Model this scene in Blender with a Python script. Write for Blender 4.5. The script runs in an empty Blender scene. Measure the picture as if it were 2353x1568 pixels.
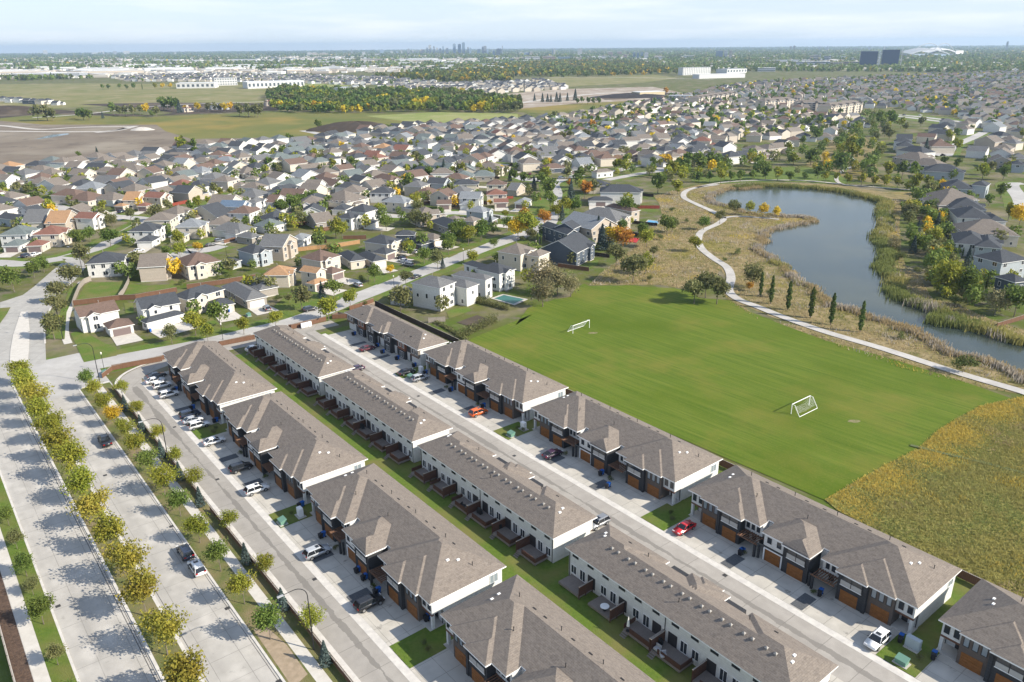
import bpy, bmesh, math, random
import numpy as np
from mathutils import Vector, Matrix
from mathutils.geometry import tessellate_polygon
S = bpy.context.scene
C = S.collection
R = math.radians
random.seed(7)
RNG = np.random.default_rng(7)

# ------------------------------------------------------------------ camera, world, sun, exposure
cam = bpy.data.objects.new('camera', bpy.data.cameras.new('camera'))
C.objects.link(cam)
S.camera = cam
PITCH, ROLL, HGT = 0.361359, -0.008008, 80.0
cp, sp = math.cos(PITCH), math.sin(PITCH)
fw = Vector((0, cp, -sp)); up0 = Vector((0, sp, cp)); rt0 = Vector((1, 0, 0))
cr, sr = math.cos(ROLL), math.sin(ROLL)
rt = cr*rt0 + sr*up0; up = -sr*rt0 + cr*up0
cam.matrix_world = Matrix(((rt.x, up.x, -fw.x, 0), (rt.y, up.y, -fw.y, 0), (rt.z, up.z, -fw.z, HGT), (0, 0, 0, 1)))
cam.data.sensor_width = 36.0
cam.data.lens = 1911.2/2500*36.0
cam.data.clip_start = 1.0
cam.data.clip_end = 60000.0

SUN_AZ, SUN_EL = 109.0, 32.0
w = bpy.data.worlds.new('World'); S.world = w; w.use_nodes = True
nt = w.node_tree; N = nt.nodes; Lk = nt.links; N.clear()
out = N.new('ShaderNodeOutputWorld'); bg = N.new('ShaderNodeBackground')
sky = N.new('ShaderNodeTexSky'); sky.sky_type = 'NISHITA'; sky.sun_disc = False
sky.sun_elevation = R(SUN_EL); sky.sun_rotation = R(SUN_AZ)
sky.altitude = 300; sky.air_density = 1.0; sky.dust_density = 0.2; sky.ozone_density = 4.0
tc = N.new('ShaderNodeTexCoord'); mp = N.new('ShaderNodeMapping'); mp.inputs['Scale'].default_value = (3.2, 3.2, 34.0)
nz = N.new('ShaderNodeTexNoise'); nz.inputs['Scale'].default_value = 1.3; nz.inputs['Detail'].default_value = 7; nz.inputs['Roughness'].default_value = .56
rp = N.new('ShaderNodeMapRange'); rp.inputs['From Min'].default_value = .46; rp.inputs['From Max'].default_value = .70
rp.inputs['To Min'].default_value = 0.0; rp.inputs['To Max'].default_value = 0.8
mx = N.new('ShaderNodeMix'); mx.data_type = 'RGBA'
mx.inputs['B'].default_value = (5.4, 5.6, 5.9, 1)
veil = N.new('ShaderNodeMix'); veil.data_type = 'RGBA'; fz = N.new('ShaderNodeSeparateXYZ'); Lk.new(tc.outputs['Generated'], fz.inputs[0]); fr_ = N.new('ShaderNodeMapRange')
for k_, v_ in (('From Min', 0.0), ('From Max', .55), ('To Min', .88), ('To Max', .12)): fr_.inputs[k_].default_value = v_
Lk.new(fz.outputs[2], fr_.inputs['Value']); Lk.new(fr_.outputs['Result'], veil.inputs['Factor']); veil.inputs['B'].default_value = (3.8, 4.38, 5.1, 1)   # thin high haze
Lk.new(tc.outputs['Generated'], mp.inputs['Vector']); Lk.new(mp.outputs['Vector'], nz.inputs['Vector'])
Lk.new(nz.outputs['Fac'], rp.inputs['Value']); Lk.new(rp.outputs['Result'], mx.inputs['Factor'])
Lk.new(sky.outputs['Color'], veil.inputs['A']); Lk.new(veil.outputs['Result'], mx.inputs['A']); Lk.new(mx.outputs['Result'], bg.inputs['Color'])
bg.inputs['Strength'].default_value = 0.112
Lk.new(bg.outputs['Background'], out.inputs['Surface'])

sl = bpy.data.lights.new('sun', 'SUN'); sl.energy = 4.5; sl.angle = R(0.55); sl.color = (1.0, 0.92, 0.79)
so = bpy.data.objects.new('sun', sl); C.objects.link(so)
sv = Vector((math.sin(R(SUN_AZ))*math.cos(R(SUN_EL)), math.cos(R(SUN_AZ))*math.cos(R(SUN_EL)), math.sin(R(SUN_EL))))
so.rotation_euler = (-sv).to_track_quat('-Z', 'Y').to_euler()
so.location = (60, -20, 150)

S.view_settings.view_transform = 'Standard'; S.view_settings.look = 'None'
S.view_settings.exposure = 0.86; S.view_settings.gamma = 1.0
S.view_settings.use_curve_mapping = False
S.cycles.use_denoising = True
S.cycles.max_bounces = 6; S.cycles.diffuse_bounces = 2; S.cycles.glossy_bounces = 2
S.cycles.transmission_bounces = 2; S.cycles.transparent_max_bounces = 4; S.cycles.volume_bounces = 0
S.cycles.sample_clamp_indirect = 4.0

# ------------------------------------------------------------------ survey: positions in metres
LAWNS = [[(-154.1,272.1),(-154.0,276.1),(-143.2,275.4),(-142.7,279.9),(-134.0,255.8),(-146.7,251.0)],[(-139.2,275.3),(-133.0,270.8),(-123.7,272.0),(-124.8,277.1),(-121.9,275.6),(-118.4,268.9),(-134.0,259.1)],[(-143.8,235.0),(-160.5,275.2),(-156.7,273.6),(-144.4,241.3),(-131.6,216.0),(-137.2,216.2),(-149.2,240.2)],[(-103.5,235.1),(-96.3,236.1),(-85.2,221.9),(-91.6,219.0),(-97.5,228.4)],[(-78.4,245.1),(-77.3,261.1),(-68.6,261.5),(-57.6,253.3),(-60.1,247.7),(-70.7,235.0)],[(-52.8,279.4),(-51.1,288.8),(-42.1,279.8),(-47.9,269.6),(-51.3,270.4)],[(-41.7,308.3),(-37.0,310.0),(-31.2,298.2),(-33.6,294.9),(-39.7,305.6)],[(-33.7,317.5),(-21.8,313.3),(-25.1,306.9),(-33.2,314.6)],[(-24.2,329.2),(-13.0,333.0),(-10.7,330.8),(-16.9,319.9)],[(6.5,398.6),(14.1,433.5),(23.8,429.6),(20.4,393.7),(14.6,386.8)],[(-5.3,380.7),(7.9,380.2),(12.8,373.3),(9.8,365.7),(-4.9,368.8)],[(-132.3,220.7),(-131.9,222.8),(-127.1,220.6),(-117.9,212.2),(-113.0,209.1),(-109.9,202.5),(-116.6,197.7)],[(-130.1,250.6),(-127.0,250.5),(-121.7,239.5),(-124.5,239.6)],[(-82.4,341.5),(-67.3,341.0),(-72.1,329.4),(-79.8,330.7)],[(-45.8,409.8),(-38.8,401.9),(-37.0,391.6),(-44.0,391.9)],[(25.2,292.1),(34.8,302.8),(33.3,293.6),(29.5,288.4)],[(66.1,406.0),(76.2,402.3),(75.1,396.1),(64.6,396.5)],[(-21.0,238.5),(-14.9,244.9),(-12.8,239.5),(-19.6,231.7)],[(-176.9,311.1),(-181.0,338.1),(-183.0,377.3),(-174.5,358.2),(-181.0,339.2),(-180.2,324.6),(-184.9,314.2)],[(-162.5,363.8),(-158.4,363.7),(-153.5,351.6),(-155.6,348.2)],[(-139.5,339.9),(-133.7,347.5),(-131.9,342.9),(-131.5,327.1),(-137.3,333.4)]]
NEAR = [('n','w',[(-127.1,227.4,40.7,11.3,9.0,5.2,'x',''),(-117.8,221.5,38.0,7.3,7.0,2.8,'h','R')],237,774),('k','w',[(-152.8,287.9,103.0,12.2,12.1,5.6,'h',''),(-149.7,294.5,104.5,7.8,5.0,3.0,'h','R')],263,649),('t','e',[(-132.2,282.6,101.9,13.5,9.8,5.6,'y','')],382,657),('n','c',[(-117.7,285.9,39.4,12.6,13.3,5.4,'h','')],485,650),('k','w',[(-111.1,234.1,36.5,11.6,10.0,5.4,'x',''),(-107.2,227.7,48.2,12.3,4.5,2.8,'h','R')],386,756),('k','c',[(-102.0,244.6,55.8,14.2,8.3,5.4,'h',''),(-94.1,241.3,34.7,7.5,7.0,2.8,'h','R')],487,731),('g','t',[(-90.4,253.4,39.8,7.5,22,3.0,'h','R'),(-87.7,262.3,40.0,7.1,16.0,3.0,'h','')],595,711),('o','c',[(-83.3,271.9,88.3,10.0,9.6,4.6,'h',''),(-70.8,270.3,62.5,5.8,8.0,5.4,'y',''),(-68.3,265.1,60.1,7.3,4.5,2.8,'h','R')],683,673),('n','c',[(-72.5,290.0,56.7,11.0,11.1,5.4,'h',''),(-66.0,278.9,54.8,6.5,7.0,2.8,'h','R')],784,641),('k','y',[(-100.7,300.6,49.6,9.1,11.3,5.6,'h',''),(-108.4,294.9,58.0,5.0,6.5,2.9,'h','')],624,625),('g','e',[(-94.3,311.0,79.0,13.9,10.7,6.0,'y','')],681,609),('k','c',[(-62.3,297.6,29.9,6.5,14.9,3.4,'h',''),(-54.7,298.6,36.0,6.3,14.7,2.9,'h','R')],858,628),('k','c',[(-52.6,314.2,61.2,10.0,12.0,5.6,'h',''),(-51.0,306.9,61.5,7.3,7.5,2.9,'h','R')],935,603),('k','d',[(-44.6,325.8,90.2,6.5,8.3,5.8,'h',''),(-38.6,323.3,52.2,8.4,10.2,3.0,'h','L')],991,586),('t','e',[(-33.7,330.1,49.9,7.2,8.8,3.2,'h','R')],1056,580),('k','t',[(-28.8,356.1,31.7,9.8,19.4,3.6,'h','')],1094,548),('t','e',[(-18.2,353.7,63.9,7.3,6.8,5.6,'h',''),(-26.2,360.1,58.9,9.0,9.0,4.2,'h','')],1150,550),('l','y',[(-15.4,377.9,58.6,8.9,10.3,5.2,'h',''),(-9.9,368.0,65.3,6.7,5.5,2.9,'h','R')],1170,524),('g','w',[(-25.4,245.2,57.7,8.9,12.0,8.0,'h',''),(-36.9,249.6,76.9,8.2,5.5,3.4,'x','')],1059,725),('g','w',[(-19.0,250.4,53.7,6.7,16.0,6.4,'h',''),(-13.3,256.0,59.4,5.0,14.0,7.0,'h','')],1110,713),('k','w',[(-5.4,266.4,49.1,9.0,11.1,6.5,'h',''),(-9.1,270.1,42.9,5.0,20.0,6.0,'h','')],1211,680),('t','c',[(2.2,293.1,56.1,11.5,11.0,6.5,'h',''),(10.2,289.5,57.0,8.6,6.0,6.0,'h','')],1262,632),('k','d',[(22.5,302.6,59.6,17.8,16.2,5.6,'x','')],1386,616),('k','d',[(21.1,331.1,29.9,6.5,20.6,6.0,'y',''),(24.4,331.9,60.6,7.6,9.0,7.0,'x','')],1367,576),('l','e',[(34.4,340.7,38.5,16.0,19.4,6.4,'y','')],1437,563),('g','e',[(42.5,358.4,55.5,15.4,22,6.0,'h','')],1471,542),('n','e',[(53.7,375.9,39.8,6.5,18.0,6.0,'h','')],1518,523),('k','w',[(58.9,422.1,83.7,13.0,22,6.6,'h',''),(47.5,414.7,87.5,7.0,13.1,3.0,'h','L')],1513,481),('G','w',[(-213.9,336.4,92.3,12.6,11.8,5.6,'h',''),(-209.8,325.8,92.5,9.4,7.5,2.9,'h','L')],52,580),('r','c',[(-199.8,336.0,93.5,11.9,11.6,5.6,'h',''),(-200.4,325.1,95.3,7.9,7.1,2.9,'h','L')],129,580),('r','w',[(-199.7,368.4,77.8,8.8,10.3,5.5,'y','')],221,541),('o','e',[(-211.7,366.8,95.7,17.6,9.6,4.5,'y','')],155,544),('g','c',[(-224.8,371.8,93.1,19.0,10.4,4.0,'y','')],101,539),('k','y',[(-240.4,376.1,63.9,8.0,14.3,3.8,'y','')],35,535),('k','w',[(-239.7,389.2,63.4,8.6,9.7,4.6,'x','')],76,522),('n','c',[(-243.9,435.6,76.0,12.0,17.6,4.6,'h',''),(-232.4,431.1,69.8,16.0,16.6,3.0,'h','')],174,481),('t','w',[(-218.1,429.8,62.9,12.8,15.9,3.4,'h','')],276,484),('o','c',[(-201.4,420.3,90.1,14.5,8.0,4.8,'y',''),(-204.3,409.9,72.7,5.0,6.2,2.9,'h','L')],331,492),('k','w',[(-160.8,341.3,89.3,12.2,11.7,5.6,'h',''),(-156.5,331.7,90.4,9.1,7.2,2.9,'h','L')],360,571),('l','c',[(-143.8,348.9,89.1,11.5,11.7,5.6,'h',''),(-146.1,339.3,88.0,6.5,6.9,2.9,'h','')],470,561),('k','c',[(-148.0,383.7,63.9,11.4,19.8,3.4,'x','')],514,523),('b','w',[(-139.4,394.2,81.0,9.9,13.0,5.6,'y','')],574,513),('g','w',[(-125.5,349.8,66.6,11.1,17.0,3.4,'h',''),(-123.3,343.4,65.2,6.0,7.3,3.0,'h','L')],571,559),('r','c',[(-190.2,422.2,72.9,9.5,11.5,5.4,'y',''),(-192.3,410.4,82.3,6.4,5.8,2.9,'h','L')],386,490),('g','t',[(-114.5,336.5,59.8,6.5,10.3,3.0,'h','')],608,575),('k','w',[(-126.8,441.1,70.8,20,9.8,5.4,'h','')],696,472),('t','w',[(-113.3,456.6,78.8,15.6,9.4,4.4,'y','')],770,460),('n','w',[(-106.3,466.9,45.1,11.8,20.3,4.4,'y','')],809,453),('n','w',[(-124.0,412.8,75.3,12.4,6.5,4.4,'y','')],673,495),('g','w',[(-132.3,406.1,76.2,10.5,6.5,5.4,'h','')],626,502),('t','c',[(-88.8,416.4,57.2,18.5,20.5,4.2,'h',''),(-81.2,410.9,56.0,7.5,6.0,3.0,'h','R')],839,491),('k','w',[(-98.7,388.3,97.6,12.0,12.3,3.5,'x',''),(-86.0,397.8,78.6,10.6,8.0,3.0,'h','R')],764,517),('t','t',[(-90.6,367.9,33.6,9.4,14.1,3.3,'x','')],781,538),('k','w',[(-75.3,364.0,64.1,10.4,8.5,5.6,'h',''),(-65.7,363.4,69.7,7.4,5.0,2.9,'h','R')],856,541),('G','w',[(-111.5,358.2,56.5,10.9,10.9,3.5,'h','')],659,549),('l','w',[(-90.5,330.4,80.3,9.0,6.5,3.6,'h','')],733,582),('n','c',[(-74.8,478.0,44.9,9.6,18.7,5.4,'h','')],945,444),('k','w',[(-59.1,467.9,88.0,9.4,9.7,5.4,'h','')],1003,451),('k','y',[(-41.9,459.9,69.9,10.8,11.5,5.6,'y','')],1071,456),('k','c',[(-26.1,454.8,91.3,10.0,13.9,5.6,'h','')],1136,459),('n','c',[(-8.5,453.5,87.3,10.0,10.9,5.6,'h','')],1211,459),('k','w',[(-70.3,430.4,83.3,11.0,12.3,5.6,'h',''),(-65.4,418.2,93.9,6.5,7.4,2.9,'h','L')],934,479),('n','e',[(-53.1,418.5,65.4,10.3,7.1,3.2,'h','L')],1004,488),('n','c',[(-36.1,420.2,66.7,11.0,11.9,5.4,'x',''),(-34.9,409.2,93.3,7.0,7.9,2.9,'y','L')],1083,486),('l','w',[(-20.9,414.7,79.2,11.0,11.4,5.2,'y',''),(-23.8,407.8,87.6,6.0,6.1,2.9,'h','L')],1151,490),('r','c',[(-8.2,423.0,92.2,10.0,10.2,5.4,'h',''),(-5.2,412.4,93.4,6.5,7.8,2.9,'y','L')],1210,482),('G','t',[(-17.4,501.0,91.5,12.0,14.9,3.4,'h','')],1179,428),('t','c',[(-11.9,519.9,64.7,11.0,13.4,5.0,'h','')],1202,417),('g','e',[(3.2,449.9,64.5,12.7,6.5,3.4,'y','')],1260,461),('l','w',[(6.6,411.5,71.9,11.4,6.9,3.2,'h','L')],1277,492),('n','d',[(28.2,531.8,109.0,11.0,15.8,3.2,'h','')],1349,409),('t','w',[(58.9,508.3,29.4,13.5,6.5,3.8,'h','')],1470,421),('k','c',[(49.8,454.3,87.3,11.0,13.4,4.6,'h','')],1457,456),('k','y',[(269.7,493.7,67.7,16.0,22,5.0,'h','')],2300,423),('t','c',[(273.5,520.2,38.7,15.0,22,5.0,'h','')],2263,408),('t','e',[(278.1,548.9,28.2,16.0,22,5.0,'h','')],2229,393),('k','w',[(297.3,585.1,26.9,15.0,22,5.2,'h','')],2235,376),('k','w',[(311.4,636.0,65.4,12.0,13.2,6.4,'h','')],2202,355),('n','c',[(331.5,621.0,-5.1,18.0,22,5.2,'h','')],2288,361),('k','c',[(375.8,701.9,54.3,15.0,21.4,5.2,'h','')],2296,332),('k','w',[(414.2,769.1,61.7,14.0,16.7,5.2,'h','')],2306,312),('t','w',[(418.8,741.7,34.1,13.0,11.2,5.2,'h','')],2356,319),('l','w',[(456.3,759.3,30.2,12.0,16.1,5.2,'x','')],2428,314),('k','w',[(414.0,678.0,7.4,12.0,16.4,6.0,'h','')],2442,338),('t','e',[(382.2,639.0,28.3,13.0,16.8,5.8,'x','')],2415,353),('g','w',[(343.9,587.4,50.2,13.0,13.3,5.0,'y','')],2386,374),('t','e',[(371.3,601.5,45.8,13.0,12.7,5.0,'h','')],2449,367),('g','c',[(395.3,630.0,32.4,12.0,11.4,5.4,'h','')],2471,356),('t','e',[(330.4,537.4,71.4,14.0,12.5,5.0,'x','')],2438,398),('k','y',[(331.2,518.0,60.4,14.0,7.0,5.4,'h','')],2483,408),('k','c',[(451.1,715.2,54.2,13.0,11.2,5.2,'h','')],2484,326),('k','y',[(246.5,434.3,70.1,19.0,14.6,5.2,'h',''),(257.9,431.1,51.4,12.0,7.6,6.8,'h','')],2333,464),('t','y',[(227.2,404.6,93.0,19.0,19.7,4.8,'h','')],2317,489),('t','c',[(219.2,391.9,90.8,19.0,18.9,4.8,'h','')],2311,501),('k','y',[(222.2,381.4,69.7,19.0,16.3,4.8,'h','')],2353,511),('k','w',[(211.9,357.3,72.7,19.0,14.9,5.4,'h',''),(218.0,350.2,79.3,12.0,7.8,5.0,'h','')],2368,536),('t','c',[(201.8,328.3,73.7,19.0,22,4.8,'h','')],2401,571),('k','w',[(185.4,309.9,66.5,19.0,12.3,5.2,'h','')],2365,597),('k','y',[(189.4,304.8,62.7,19.0,9.2,5.2,'h','')],2407,605),('k','y',[(174.2,270.6,22.1,13.7,11.5,8.0,'h','')],2436,662),('k','d',[(165.9,249.6,17.7,6.5,8.1,6.4,'h','')],2465,704)]
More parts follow.
